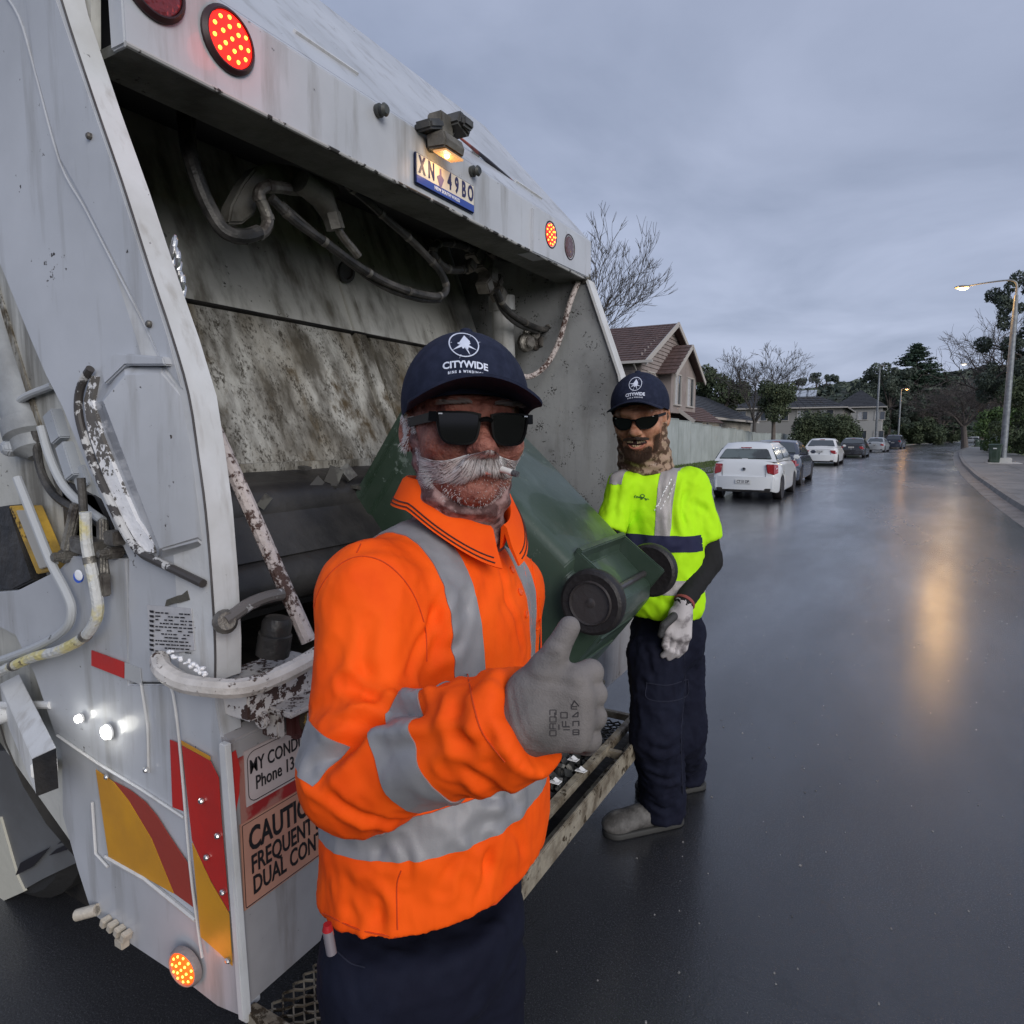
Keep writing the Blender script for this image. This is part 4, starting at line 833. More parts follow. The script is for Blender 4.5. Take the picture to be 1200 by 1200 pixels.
lipA = mat('lip_skin', (.36, .12, .10), .5, bump=.3, bs=300); lipB = mat('lip_skin_tan', (.40, .14, .10), .45)

def head_frame(c, yaw, pitch=0., roll=0., s=1.):
    X_ = Vector(RT*math.cos(yaw)+FW0*math.sin(yaw)); Y_ = Vector(-RT*math.sin(yaw)+FW0*math.cos(yaw)); Z_ = V(0, 0, 1)
    return basis3(X_*s, Y_*s, Z_*s, Vector(c)) @ Matrix.Rotation(pitch, 4, 'X') @ Matrix.Rotation(roll, 4, 'Y')
def head_sdf(opt):
    def fn(P):
        Q = P.copy(); Q[:, 2] = np.where(Q[:, 2] < 0, Q[:, 2]/opt.get('lf', 1.), Q[:, 2]); ax = np.abs(Q[:, 0]); S_ = np.stack([ax, Q[:, 1], Q[:, 2]], 1)
        d = ell(Q, (0, .014, .035), (.076, .096, .090)); d = smin(d, ell(Q, (0, -.026, -.030), (.064, .064, .088)), .03)
        d = smin(d, ell(Q, (0, -.028, -.078), (.050, .050, .036)), .025); d = smin(d, ell(Q, (0, -.070, -.098), (.022, .018, .018)), .022)
        d = smin(d, ell(S_, (.040, -.058, -.022), (.026, .024, .024)), .022); d = smin(d, rcap(S_, (.034, -.078, .030), (.0, -.086, .026), .013, .012), .014)
        d = smax(d, -ell(S_, (.031, -.100, .006), (.017, .014, .012)), .012); d = smin(d, ell(S_, (.030, -.076, .006), (.0125, .0125, .0125)), .003)
        d = smin(d, rcap(Q, (0, -.084, .012), (0, -.106, -.020), .0085, .0135), .010); d = smin(d, ell(Q, (0, -.108, -.025), (.0155, .014, .0135)), .006); d = smin(d, ell(S_, (.0145, -.098, -.029), (.0085, .011, .0085)), .005)
        d = smax(d, -ell(S_, (.007, -.106, -.039), (.004, .006, .003)), .003)
        d = smin(d, ell(Q, (0, -.080, -.055), (.030, .016, .022)), .014)
        if opt['mouth'] == 'frown':
            d = smin(d, rcap(S_, (0, -.0965, -.062), (.021, -.086, -.069), .0055, .003), .006)
            d = smax(d, -rcap(S_, (0, -.1035, -.0585), (.024, -.091, -.068), .0022, .0018), .003)
            d = smax(d, -rcap(S_, (.0, -.0965, -.0745), (.020, -.087, -.084), .003, .002), .006)
        else:
            d = smax(d, -ell(Q, (0, -.092, -.061), (.033, .020, .0105)), .006)
            d = smin(d, rcap(S_, (0, -.0985, -.0735), (.026, -.084, -.062), .0042, .003), .003)
        d = smax(d, -rcap(S_, (.021, -.094, -.028), (.036, -.076, -.062), .0035, .0025), .008)
        for i, z in enumerate((.038, .046, .054, .062)): d = smax(d, -rcap(S_, (.0, -.0895+.002*i+.0, z), (.042, -.071+.002*i, z+.004), .0016, .001), .004)
        d = smax(d, -rcap(S_, (.004, -.099, .02), (.006, -.093, .045), .0018, .001), .003)
        e = ell(S_, (.0785, .014, -.006), (.010, .019, .031), ((.95, -.3, 0), (.3, .95, 0), (0, 0, 1))); e = smax(e, -ell(S_, (.086, .008, -.004), (.006, .011, .019)), .004); d = smin(d, e, .006)
        d = smin(d, rcap(Q, (0, .022, -.06), (0, .045, -.20), .055, .060), .03)
        d = smin(d, ell(Q, (0, .055, -.30), (.11, .07, .10)), .05)
        return d
    return fn
def strands(name, specs, m, parent, M4, seed=1, sub=4, rad=.00055):
    # specs: list of (n, root_fn(u,v), path_fn(root,u,v)->points)
    rr = random.Random(seed); vs = []; fs = []
    for n, fn in specs:
        for _ in range(n):
            P = [M4 @ Vector(p) for p in fn(rr)]; s_ = M4.to_scale()[0]; P2, T_, U_ = frames(P); m_ = len(P)
            r0 = rad*s_*rr.uniform(.7, 1.3); b0 = len(vs)
            for i in range(m_):
                k = r0*(1-.8*(i/(m_-1))**1.5); w_ = T_[i].cross(U_[i])
                for j in range(3): a = 2.094*j; vs.append(P2[i]+(U_[i]*math.cos(a)+w_*math.sin(a))*k)
            for i in range(m_-1):
                for j in range(3): fs.append((b0+i*3+j, b0+i*3+(j+1) % 3, b0+i*3+3+(j+1) % 3, b0+i*3+3+j))
    me = bpy.data.meshes.new(name); me.from_pydata([tuple(v) for v in vs], [], fs); me.materials.append(m); me.shade_smooth()
    o = link(name, me, parent); o['kind'] = 'stuff'; return o
def stubble(name, bv_l, region, n, length, m, parent, M4, seed=3, rad=.0005, droop=(0, 0, -1)):
    rr = random.Random(seed); ro = []; tries = 0
    while len(ro) < n and tries < n*12:
        tries += 1; p = region(rr); 
        if p is None: continue
        o_ = V(*p); c = V(0, .0, -.03); dr = (o_-c).normalized(); loc, nr, _, _ = bv_l.ray_cast(c+dr*.25, -dr)
        if loc is None: continue
        if nr.dot(dr) < 0: nr = -nr
        ro.append((loc, nr))
    def mk(i=[0]):
        def f(r_):
            loc, nr = ro[i[0] % len(ro)]; i[0] += 1; L_ = length*r_.uniform(.5, 1.2); t = (nr*.55+Vector(droop)*1.0+V(r_.uniform(-.3, .3), 0, r_.uniform(-.3, .3))).normalized()
            return [loc-nr*.001, loc+nr*.0015+t*L_*.4, loc+nr*.0015+t*L_]
        return f
    if ro: strands(name, [(len(ro), mk())], m, parent, M4, seed, rad=rad)
def cap_hat(M4, parent, logo_x, logo_z, s=1.):
    rx, ry, rz, cy, cz = .0895, .109, .098, .014, .038
    mb = MB(); nu, nv = 72, 18; vs = []
    for i in range(nv+1):
        for j in range(nu):
            a = 2*math.pi*j/nu; zb_ = .010+.040*max(0, -math.sin(a)) - .004*max(0, math.sin(a)); t0 = math.asin(max(-.4, (zb_-cz)/rz)); t = t0+(math.pi/2-t0)*i/nv
            g = abs(((a/(math.pi/3)+.5) % 1)-.5); k = 1-.010*math.exp(-(g/.022)**2)*math.cos(t)**.3 if i < nv else 1
            k *= 1+.006*math.sin(a*3+1)*math.cos(t)
            box_ = 1+.045*max(0, -math.sin(a))*math.sin(2*max(t, 0))
            vs.append(V(rx*math.cos(a)*math.cos(t)*k*box_, cy+ry*math.sin(a)*math.cos(t)*k*box_, cz+rz*math.sin(t)*(1 if t < 0 else 1)))
    mb.add(vs, [(i*nu+j, i*nu+(j+1) % nu, (i+1)*nu+(j+1) % nu, (i+1)*nu+j) for i in range(nv) for j in range(nu)])
    me = mb.mesh('cap', navy, 0, 50); lb = bvh(me); me.transform(M4); capo = link('cap', me, parent)
    mb = MB(); n_, k_ = 25, 8; top = []; 
    for i in range(n_):
        u = -1+2*i/(n_-1); a = -math.pi/2+u*R(66)
        xi, yi = rx*1.0*math.cos(a), cy+ry*1.0*math.sin(a)
        xo = .081*math.sin(u*math.pi/2); yo = -.088-.088*math.sqrt(max(0, 1-abs(u)**2.3))
        for j in range(k_):
            t = j/(k_-1); x = xi+(xo-xi)*t; y = yi+(yo-yi)*t; z = .060-.44*abs(x)*abs(x)/.09+.018*t-.006*t*t; top.append(V(x, y, z))
    N_ = n_*k_; bot = [p-V(0, 0, .0035) for p in top]
    q = [(i*k_+j, (i+1)*k_+j, (i+1)*k_+j+1, i*k_+j+1) for i in range(n_-1) for j in range(k_-1)]
    rim_ = [i*k_ for i in range(n_)]+[(n_-1)*k_+j for j in range(1, k_)]+[i*k_+k_-1 for i in range(n_-2, -1, -1)]+[j for j in range(k_-2, 0, -1)]
    mb.add(top+bot, q+[tuple(x+N_ for x in reversed(f)) for f in q]+[(rim_[i], rim_[(i+1) % len(rim_)], rim_[(i+1) % len(rim_)]+N_, rim_[i]+N_) for i in range(len(rim_))])
    me = mb.mesh('brim', navy, 0, 40); me.transform(M4); link('brim', me, capo)
    me = MB().lathe([(.009, 0), (.008, .004), (.003, .006)], (0, cy, cz+rz-.001), (0, 0, 1), 12).mesh('cap_button', navy); me.transform(M4); link('cap_button', me, capo)
    def proj_(x, z): 
        loc, nr, _, _ = lb.ray_cast(V(x, -.4, z), V(0, 1, 0)); return loc+V(0, -.0011, 0) if loc is not None else V(x, -.09, z)
    def emb(name, me):
        for v in me.vertices: dz = v.co.z; p = proj_(logo_x+v.co.x, logo_z+v.co.y); v.co = p-V(0, dz, 0)
        me.transform(M4); me.materials.clear(); me.materials.append(white_th); link(name, me, capo)
    me = text_mesh('CITYWIDE', .0120, .0003, .0004, xs=1.0)
    for v in me.vertices: v.co.y -= .027+ (v.co.x/.03)**2*.004
    emb('cap_lettering', me)
    me = text_mesh('B I N S   &   W I N D I N G S', .0045, .0003, .0002, xs=.8)
    for v in me.vertices: v.co.y -= .036+(v.co.x/.03)**2*.005
    emb('cap_lettering', me)
    mb = MB(); ring = [V(.0185*math.cos(t), .0185*math.sin(t)*.92, 0) for t in np.linspace(0, 2*math.pi, 33)]
    mb.tube(ring, .0009, 5, cap=False)
    for k in range(9):
        a = 2*math.pi*k/9+.2; l_ = .018 if k % 3 else .023; dx = V(math.cos(a), math.sin(a)*.92, 0); pz = V(-dx.y, dx.x, 0)
        mb.add([pz*.0022+dx*.001, dx*l_, -pz*.0022+dx*.001, V(0, 0, .0006)], [(0, 1, 3), (1, 2, 3)])
    mb.add([V(-.006, .002, .0005), V(.002, .013, .0005), V(.008, .004, .0005), V(.004, -.008, .0005)], [(0, 1, 2, 3)])
    emb('cap_emblem', mb.mesh('cap_emblem', white_th, 0, 0)); return capo
def sunglasses(M4, parent, wrap=0.):
    root_m = MB(); lens_o = []
    def outline(sx, k=1.):
        P = [(.006, .016), (.020, .0185), (.040, .0185), (.058, .0175), (.0595, .010), (.056, -.010), (.048, -.0205), (.030, -.023), (.014, -.0195), (.008, -.006)] if not wrap else [(.004, .010), (.020, .016), (.045, .0165), (.064, .012), (.068, .004), (.060, -.010), (.045, -.019), (.026, -.0195), (.012, -.012), (.006, -.002)]
        c = (.033, -.002); return [V(sx*(c[0]+(x-c[0])*k), 0, c[1]+(z-c[1])*k+.006) for x, z in P]
    curve = lambda p: V(p.x, -.1165+(abs(p.x)/.07)**2*(.020+wrap)+p.z*-.02, p.z)
    for sx in (-1, 1):
        o_ = smooth_path(outline(sx)+[outline(sx)[0]], 4); ii = smooth_path(outline(sx, .89)+[outline(sx, .89)[0]], 4); n = len(o_)
        vs = [curve(p)+V(0, dy, 0) for dy in (-.0018, .003) for ring in (o_, ii) for p in ring]
        fs = []
        for i in range(n-1): fs += [(i, i+1, n+i+1, n+i), (2*n+i, 3*n+i, 3*n+i+1, 2*n+i+1), (i, 2*n+i, 2*n+i+1, i+1), (n+i, n+i+1, 3*n+i+1, 3*n+i)]
        root_m.add(vs, fs)
        lm = MB(); c_ = curve(V(sx*.033, 0, .004))+V(0, -.0002, 0); lv = [curve(p)+V(0, .0006, 0) for p in ii[:-1]]; lm.add(lv, [tuple(range(n-1))]); lens_o.append(lm)
        a, b = V(sx*.0600, -.1165+.016+wrap*.7, .018), V(sx*.0815, .012, .010); root_m.bar(a, b, .0035, .012 if not wrap else .008, up=(0, 0, 1)); root_m.bar(a+V(-sx*.003, -.001, -.001), a+V(sx*.006, .006, 0), .007, .012)
    root_m.tube([V(-.008, -.1165, .014), V(0, -.119, .0155), V(.008, -.1165, .014)], [.0032, .0036, .0032], 6, smooth=3)
    me = root_m.mesh('sunglasses', blackgl, .0004, 40); me.transform(M4); g = link('sunglasses', me, parent)
    for lm in lens_o: me = lm.mesh('lens', lensm, 0, 60); me.transform(M4); link('lens', me, g)
    mb = MB()
    for sx in (-1, 1): mb.box(V(sx*.0645, -.1165+.020+wrap, .019), (.0012, .005, .0016), Matrix.Rotation(sx*.5, 3, 'Z')); mb.box(V(sx*.055, -.1165+.0095+wrap*.6, .021), (.005, .001, .0016), Matrix.Rotation(sx*.3, 3, 'Z'))
    me = mb.mesh('rivet', chrome); me.transform(M4); link('rivet', me, g)
    return g
def gaiter_mesh(top, m, parent, M4, name='neck_gaiter', face_front=-.06, slope=.95, rt=.0655, nk=1.):
    def fn(P):
        Q = P; d = smin(rcap(Q, (0, .018, -.052), (0, .040, -.17), .0655*nk, .070*nk**1.6), ell(Q, (0, .016, -.01), (rt+.008, rt+.016, .07)), .01); d = smin(d, ell(Q, (0, -.022, -.082), (.059, .058, .040)), .03)
        wr = .0016*np.sin(Q[:, 2]*230+Q[:, 0]*60+Q[:, 1]*40)+.0014*np.sin(Q[:, 2]*150-Q[:, 0]*90)
        d = d+wr; lim = Q[:, 2]-(top+slope*np.clip(Q[:, 1]-face_front, -.2, .085)); d = smax(d, lim, .004); d = smax(d, -(Q[:, 2]+.175), .006)
        inner = rcap(Q, (0, .018, -.0), (0, .040, -.3), .05, .055); return d
    me = sdf_mesh(name, fn, (-.1, -.1, -.19), (.1, .13, .04), .003, m, M4); return link(name, me, parent)

# ================================================================ man in orange
man1 = thing('person', 'man in orange high-visibility shirt with a big white moustache, giving a thumbs up', 'person', tuple(Vector((at(505, 900, .99).x, at(505, 900, .99).y, 0))), 'refuse collectors')
orange = mat('orange_hi_vis_knit', (.96, .108, .005), .75, col2=(.84, .078, .004), vs=9, bump=.25, bs=1100, bd=2, bdist=.0006, spec=.2, wr=(11, .013, .7, (1, 1, .6)))
refl = mat('reflective_tape', (.27, .27, .285), .5, wr=(9, .006, .5, (1, 1, .6)), col2=(.24, .24, .255), vs=20, bump=.3, bs=500, bdist=.0006, metal=.15)
trou = mat('navy_work_drill', (.006, .007, .017), .85, col2=(.009, .011, .024), vs=14, bump=.35, bs=700, bdist=.0008, spec=.2)
M1 = head_frame(at(545, 505, .93), R(17), 0, R(1.5)); 
me = sdf_mesh('body', head_sdf({'mouth': 'frown', 'lf': .84}), (-.19, -.13, -.36), (.19, .17, .14), .0028, skinA); bl = bvh(me); me.transform(M1); body1 = link('body', me, man1)
me = MB().tube([(-.020, -.0925, -.056), (-.010, -.0985, -.0535), (0, -.1005, -.0525), (.010, -.0985, -.0535), (.020, -.0925, -.056)], [.001, .0030, .0036, .0030, .001], 8, smooth=3).mesh('lip', lipA); me.transform(M1); link('lip', me, body1)
capM1 = M1 @ Matrix.Rotation(R(-7), 4, 'Z') @ Matrix.Rotation(R(3), 4, 'X'); cap_hat(capM1, man1, -.010, .113)
sunglasses(M1 @ Matrix.Translation((0, .004, -.002)), man1)
gaiter_mesh(-.100, gaiterA, man1, M1, face_front=-.060, slope=2.1, rt=.0700)
def on_face(x, z, lift):
    loc, nr, _, _ = bl.ray_cast(V(x, -.4, z), V(0, 1, 0))
    if loc is None: loc = V(x, -.02, z)
    return loc+V(0, -lift, 0)
def must1(sx):
    def f(r):
        u = r.random()**.9; v = r.random(); x0, z0 = .0005+.028*u, -.0235-.0105*u-.009*v; k = (1.0 if sx < 0 else .78); L_ = (.019+.034*u+.008*r.random())*k
        ang = -(1.30-.88*u+r.uniform(-.22, .22)); pts = []; lf = .0085*(1-u*.25)+.005*(1-v)
        for i in range(6):
            t = i/5; bend = ang-.30*t+.75*t*t*u; x = x0+math.cos(bend)*L_*t; z = z0+math.sin(bend)*L_*t; pts.append(on_face(sx*min(x, .068), z, lf*(1-.75*t*t)+.001))
        return pts
    return f
strands('moustache', [(2100, must1(-1)), (1600, must1(1))], hairw, man1, M1, 5, rad=.00048)
strands('moustache', [(900, must1(-1)), (700, must1(1))], hairg, man1, M1, 8, rad=.0005)
stubble('sideburn', bl, lambda r: (-.076, -.004+.030*r.random()-.012, -.05+.07*r.random()), 900, .006, hairw, man1, M1, 4, rad=.00035)
stubble('sideburn', bl, lambda r: (.076, -.004+.030*r.random()-.012, -.05+.07*r.random()), 300, .008, hairw, man1, M1, 14, rad=.0005)
stubble('cheek_whiskers', bl, lambda r: (-.062+.02*r.random(), -.045+.035*r.random(), -.080+.028*r.random()), 420, .007, hairw, man1, M1, 6, rad=.00032, droop=(-.4, .6, -.6))
stubble('beard_stubble', bl, lambda r: (-.05+.1*r.random(), -.08+.02*r.random(), -.100+.045*r.random()), 220, .0018, hairw, man1, M1, 7, rad=.0003)
def brow(sx):
    def f(r):
        u = r.random(); root = V(sx*(.014+.036*u), -.100+.012*u*u, .0325+.004*r.random()-.002*u); t = V(sx*1, -.15, .28-.4*u+.3*r.random()).normalized()
        return [root, root+t*.005+V(0, -.002, 0), root+t*.011]
    return f
strands('eyebrow', [(110, brow(-1))], hairg, man1, M1, 9, rad=.0004); strands('eyebrow', [(110, brow(1))], hairg, man1, M1, 10, rad=.0004)
c0 = M1 @ V(.024, -.096, -.0475); c1 = M1 @ V(.041, -.120, -.054)
cig = MB().tube([c0, c0+(c1-c0)*.72], .0040, 12).build('cigarette', mat('cigarette_paper', (.75, .74, .72), .6), None); tag(cig, 'short cigarette in the mouth of the man with the white moustache', 'cigarette')
MB().tube([c0+(c1-c0)*.72, c1], [.0041, .0036], 12).build('ash', mat('ash_grey', (.10, .10, .11), .9, bump=.6, bs=300), cig)
# shirt
bFd = Vector(RT*math.sin(R(52))-FW0*math.cos(R(52))); bRd = Vector(-FW0*math.sin(R(52))-RT*math.cos(R(52))); bax = (tuple(bRd), tuple(bFd), (0, 0, 1))
shR, elR, wrR = at(434, 696, .845), at(424, 902, .80), at(622, 840, .675)
shL, elL, wrL = at(590, 690, 1.10), at(590, 850, 1.17), at(575, 1000, 1.12)
def torso1(P, g=0.):
    d = ell(P, at(508, 775, .985), (.185+g, .125+g, .215), bax); d = smin(d, ell(P, at(515, 945, .975), (.178+g, .150+g, .21), bax), .06)
    d = smin(d, rcap(P, shR, shL, .056+g, .050+g), .05)
    d = smin(d, ell(P, at(502, 1060, .965), (.172+g, .140+g, .12), bax), .05); return d
def arm1(P): return smin(rcap(P, shR, elR, .065, .063), rcap(P, elR, wrR, .063, .057), .045)
def arm1L(P): return smin(rcap(P, shL, elL, .062, .054), rcap(P, elL, wrL, .054, .046), .02)
hemP = [at(375, 1078, .86), at(500, 1106, .80), at(640, 968, 1.02)]; hemN = (hemP[1]-hemP[0]).cross(hemP[2]-hemP[0]).normalized(); hemN = hemN if hemN.z > 0 else -hemN
cufN = (wrR-elR).normalized(); cufN = (cufN+Vector(UP)*.10).normalized(); cufC = at(620, 846, .675)
def shirt1(P):
    t = torso1(P); t = smin(t, arm1L(P), .035); a = arm1(P); d = smin(t, a, .022)
    d = smax(d, -((P-A3(hemP[0])) @ A3(hemN)), .004); d2 = (P-A3(cufC)) @ A3(cufN); near = np.linalg.norm(P-A3(wrR), axis=1) < .13
    return np.where(near, smax(d, d2, .003), d)
lo, hi = BB([at(360, 600, .95), at(640, 600, 1.1), at(370, 1110, .9), at(640, 1100, 1.1), shR, elR, wrR, shL, elL, wrL], .11)
me = sdf_mesh('polo_shirt', shirt1, lo, hi, .0047, orange)
cloth_noise(me, .0032, 8, 3, (1, 1, .55)); cloth_noise(me, .0014, 26, 8, (1, 1, .45)); b1 = bvh(me)
crease(me, [([(430, 1040), (445, 1060), (440, 1095)], .005, .008), ([(530, 1000), (520, 1040), (530, 1090)], .005, .008), ([(575, 985), (570, 1020), (560, 1060)], .005, .007), ([(470, 985), (480, 1010), (475, 1030)], .004, .006), ([(372, 905), (410, 872), (450, 838), (505, 832)], .014, .010), ([(500, 690), (512, 760), (498, 812)], .006, .010), ([(360, 860), (400, 842), (440, 815)], -.006, .012),
    ([(430, 900), (470, 880), (530, 850)], .004, .012), ([(540, 845), (545, 880), (575, 905), (600, 940)], .007, .010), ([(600, 800), (560, 825), (545, 870)], -.004, .012), ([(565, 830), (580, 880), (612, 915)], .004, .009),
    ([(420, 950), (470, 962), (530, 950)], .004, .010), ([(440, 700), (400, 760), (385, 830)], .003, .016), ([(470, 720), (455, 790), (470, 830)], -.005, .015), ([(545, 820), (600, 700), (605, 660)], .003, .014),
    ([(395, 1020), (430, 1060), (440, 1090)], .004, .012), ([(470, 1030), (500, 1050), (520, 1095)], .004, .014), ([(560, 1000), (590, 1030), (580, 1070)], .004, .012), ([(540, 650), (570, 700), (590, 790)], .0035, .012), ([(605, 620), (622, 700), (640, 760)], .004, .008),
    ([(385, 985), (430, 995), (480, 990)], .003, .012), ([(620, 880), (600, 930), (560, 975)], .004, .011), ([(400, 690), (430, 655), (480, 668)], -.003, .010),
    ([(520, 700), (500, 740), (478, 800)], .005, .007), ([(405, 800), (440, 822), (490, 826)], .007, .007), ([(390, 850), (430, 845), (470, 850)], .005, .006), ([(545, 700), (530, 760), (520, 812)], .004, .008), ([(430, 730), (425, 780), (440, 810)], .004, .008),
    ([(535, 865), (560, 872), (585, 860)], .005, .006), ([(528, 900), (550, 905), (580, 925)], .006, .007), ([(545, 935), (575, 935), (600, 925)], .004, .007), ([(400, 1050), (415, 1075), (412, 1092)], .004, .008), ([(540, 1010), (550, 1050), (545, 1085)], .004, .009), ([(590, 960), (610, 985), (612, 1015)], .004, .008),
    ([(585, 660), (595, 700), (612, 760)], .004, .006), ([(440, 965), (445, 1000), (470, 1010)], .003, .007), ([(380, 920), (410, 950), (460, 962)], .005, .007)], b1)
shirt = link('polo_shirt', me, man1); b1 = bvh(me)
tv = lambda p: np.array([list(p)]); isarm = lambda p: arm1(tv(p))[0] < torso1(tv(p))[0]-.004
ctr = at(508, 770, .985)
for s0, lab_ in ((.030, None), (-.148, None)):
    tape('reflective_brace', me, [(ctr+bRd*(s0+.048), bRd), (ctr+bRd*s0, -bRd), (hemP[0]+hemN*.150, -hemN)], refl, shirt, keep=lambda p: torso1(tv(p))[0] < .012 and arm1L(tv(p))[0] > -.02)
tape('reflective_waist_band', me, [(hemP[0]+hemN*.150, hemN), (hemP[0]+hemN*.098, -hemN)], refl, shirt, keep=lambda p: torso1(tv(p))[0] < .012)
fa = (wrR-elR).normalized(); nb_ = (fa+(elR-shR).normalized()).normalized(); tape('reflective_sleeve_band', me, [(elR+fa*.150, fa), (elR+fa*.094, -fa), (elR+nb_*.02, -nb_)], refl, shirt, keep=isarm)
ua = (elR-shR).normalized(); ua = (ua*1.0+Vector(RT)*-.45).normalized(); tape('reflective_sleeve_band', me, [(elR-ua*-.022, ua), (elR-ua*.032, -ua), (elR+nb_*.012, nb_)], refl, shirt, keep=isarm)
mb = MB()
for pts in ([(362, 735), (375, 690), (398, 662), (425, 652), (455, 662), (482, 692), (498, 735), (500, 775)], [(418, 648), (432, 620), (450, 602)], [(548, 790), (556, 830), (566, 860), (592, 893)], [(378, 1070), (430, 1092), (500, 1098), (560, 1076), (600, 1040)], [(466, 1100), (465, 1040), (470, 1020)]):
    surf_tube(b1, pts, .0009, .0002, mb=mb)
mb.each('stitched_seam', mat('dark_orange_thread', (.55, .05, .003), .8), shirt)
# placket, buttons, pocket, pen, collar
mb = MB()
for pts in ([(596, 612), (610, 650), (618, 690), (622, 730)], [(606, 606), (618, 640), (628, 690), (632, 735)], [(622, 730), (628, 738), (632, 735)]): surf_tube(b1, pts, .0011, .0006, mb=mb)
for pts in ([(632, 700), (636, 770), (634, 800)], ): surf_tube(b1, pts, .001, .0005, mb=mb)
mb.build('placket', orange, shirt)
for x, y in ((600, 668), (609, 694), (616, 720)):
    p, nr = hit(b1, x, y, .001)
    if p is not None: MB().lathe([(.0055, -.001), (.0055, .0012), (.004, .0018), (.0036, .0012)], p, nr, 16).build('button', mat('orange_button', (.75, .09, .01), .35), shirt)
nc = M1 @ V(0, .032, -.100)
mb = MB(); vs = []; nA = 60; hl = Vector(RT*math.sin(R(46))-FW0*math.cos(R(46))).normalized(); hs = hl.cross(V(0, 0, 1)).normalized()
# radius and height of the folded collar: stand outside, fold, falling leaf
for i in range(nA):
    a = R(9)+(2*math.pi-R(18))*i/(nA-1); d_ = hl*math.cos(a)+hs*math.sin(a); fr = max(0, math.cos(a))**1.3; tp = max(0, math.cos(a))**5
    ztop = .034-.066*fr; leaf = .040+.016*tp; ro = .073+.006*fr
    pr_ = [(ro-.006, ztop-.035), (ro-.004, ztop-.004), (ro, ztop), (ro+.006, ztop-.004), (ro+.014, ztop-leaf*.5), (ro+.024+.004*tp, ztop-leaf), (ro+.021+.004*tp, ztop-leaf-.001), (ro+.009, ztop-leaf*.55), (ro+.002, ztop-.012)]
    wv_ = .004*math.sin(a*3+1)
    for r_, z_ in pr_: vs.append(nc+d_*(r_+wv_*.4)+V(0, 0, z_+wv_*.5))
cr_ = pr_; k = len(cr_); mb.add(vs, [(i*k+j, i*k+(j+1) % k, (i+1)*k+(j+1) % k, (i+1)*k+j) for i in range(nA-1) for j in range(k)]+[tuple(range(k)), tuple(range((nA-1)*k, nA*k))])
col1 = mb.build('collar', orange, shirt, smooth=50)
mb = MB()
for t_, rr_ in ((.55, .0011), (.80, .0011)): mb.tube([vs[i*k+4].lerp(vs[i*k+5], t_)+((vs[i*k+4]-nc).normalized())*.0008 for i in range(1, nA-1)], rr_, 5)
mb.build('collar_stripe', mat('dark_brown_piping', (.06, .02, .015), .7), col1)
# trousers and boots
def trousers(name, hips, legs, pel, belt_z, m, parent, h=.007, lo_cut=.05, noise=(.006, 9), creases=()):
    def fn(P):
        d = ell(P, pel[0], pel[1], pel[2])
        for lg in legs:
            for (a, ra), (b, rb) in zip(lg[:-1], lg[1:]): d = smin(d, rcap(P, a, b, ra, rb), .035)
        return smax(smax(d, P[:, 2]-belt_z, .01), lo_cut-P[:, 2], .006)
    pts = [p for lg in legs for p, _ in lg]+[pel[0]]; lo, hi = BB(pts, .22); lo[2] = 0.0; me = sdf_mesh(name, fn, lo, hi, h, m); cloth_noise(me, *noise, 5, (1, 1, .8)); cloth_noise(me, noise[0]*.5, 28, 2)
    if creases: crease(me, creases)
    return link(name, me, parent)
hr, hl_ = at(458, 1140, .92), at(545, 1130, 1.03); gr = lambda p, z, dx=0, dy=0: V(p.x+dx, p.y+dy, z)
legsA = [[(hr, .092), (gr(hr, .5, .0, .0), .076), (gr(hr, .1, -.01, .01), .066)], [(hl_, .092), (gr(hl_, .5), .082), (gr(hl_, .1, .0, .02), .068)]]
tr1 = trousers('work_trousers', None, legsA, (at(503, 1080, .97), (.150, .125, .15), bax), at(500, 1050, .965).z, trou, man1)
def boot(a, fwd, m, sole, parent, s=1.):
    f = Vector(fwd).normalized(); sd_ = f.cross(V(0, 0, 1)); mt = tuple(f), tuple(sd_), (0, 0, 1); a = V(a.x, a.y, 0)
    def fn(P):
        d = rcap(P, a+f*.17*s+V(0, 0, .048), a+f*.02*s+V(0, 0, .062), .040*s, .046*s); d = smin(d, rcap(P, a-f*.045*s+V(0, 0, .055), a-f*.01+V(0, 0, .13), .042*s, .048*s), .03); d = smin(d, ell(P, a+f*.175*s+V(0, 0, .045), (.060*s, .046*s, .036*s), mt), .02)
        return smax(d, .018-P[:, 2], .004)
    lo, hi = BB([a+f*.25, a-f*.1], .12); lo[2] = 0; hi[2] = .2; b_ = link('boot', sdf_mesh('boot', fn, lo, hi, .005, m), parent)
    def fs(P):
        d = rcap(P, a+f*.18*s+V(0, 0, .012), a-f*.05*s+V(0, 0, .012), .050*s, .044*s); return smax(smax(d, P[:, 2]-.026, .003), .0015-P[:, 2], .002)
    link('sole', sdf_mesh('sole', fs, lo, A3([hi[0], hi[1], .05]), .004, sole), b_); 
    mb = MB()
    for i in range(4): c = a+f*(.06+.02*i)*s+V(0, 0, .112-.008*i); mb.tube([c+sd_*.022-V(0, 0, .008), c+V(0, 0, .0), c-sd_*.022-V(0, 0, .008)], .0022, 5, smooth=3)
    mb.build('lace', blackst, b_)
bootm = mat('muddy_work_boot', (.055, .052, .050), .65, col2=(.15, .145, .14), vs=18, bump=.4, bs=120); solem = mat('boot_sole', (.035, .035, .034), .7)
boot(gr(hr, 0, -.01, .01), bFd, bootm, solem, man1); boot(gr(hl_, 0, 0, .02), bFd, bootm, solem, man1)
b_t = bvh(tr1.data); mb = MB()
for pts in ([(392, 1112), (410, 1128), (428, 1134)], ): surf_tube(b_t, pts, .0010, .0002, mb=mb)
mb.each('stitched_seam', mat('navy_thread', (.012, .014, .03), .9), tr1)
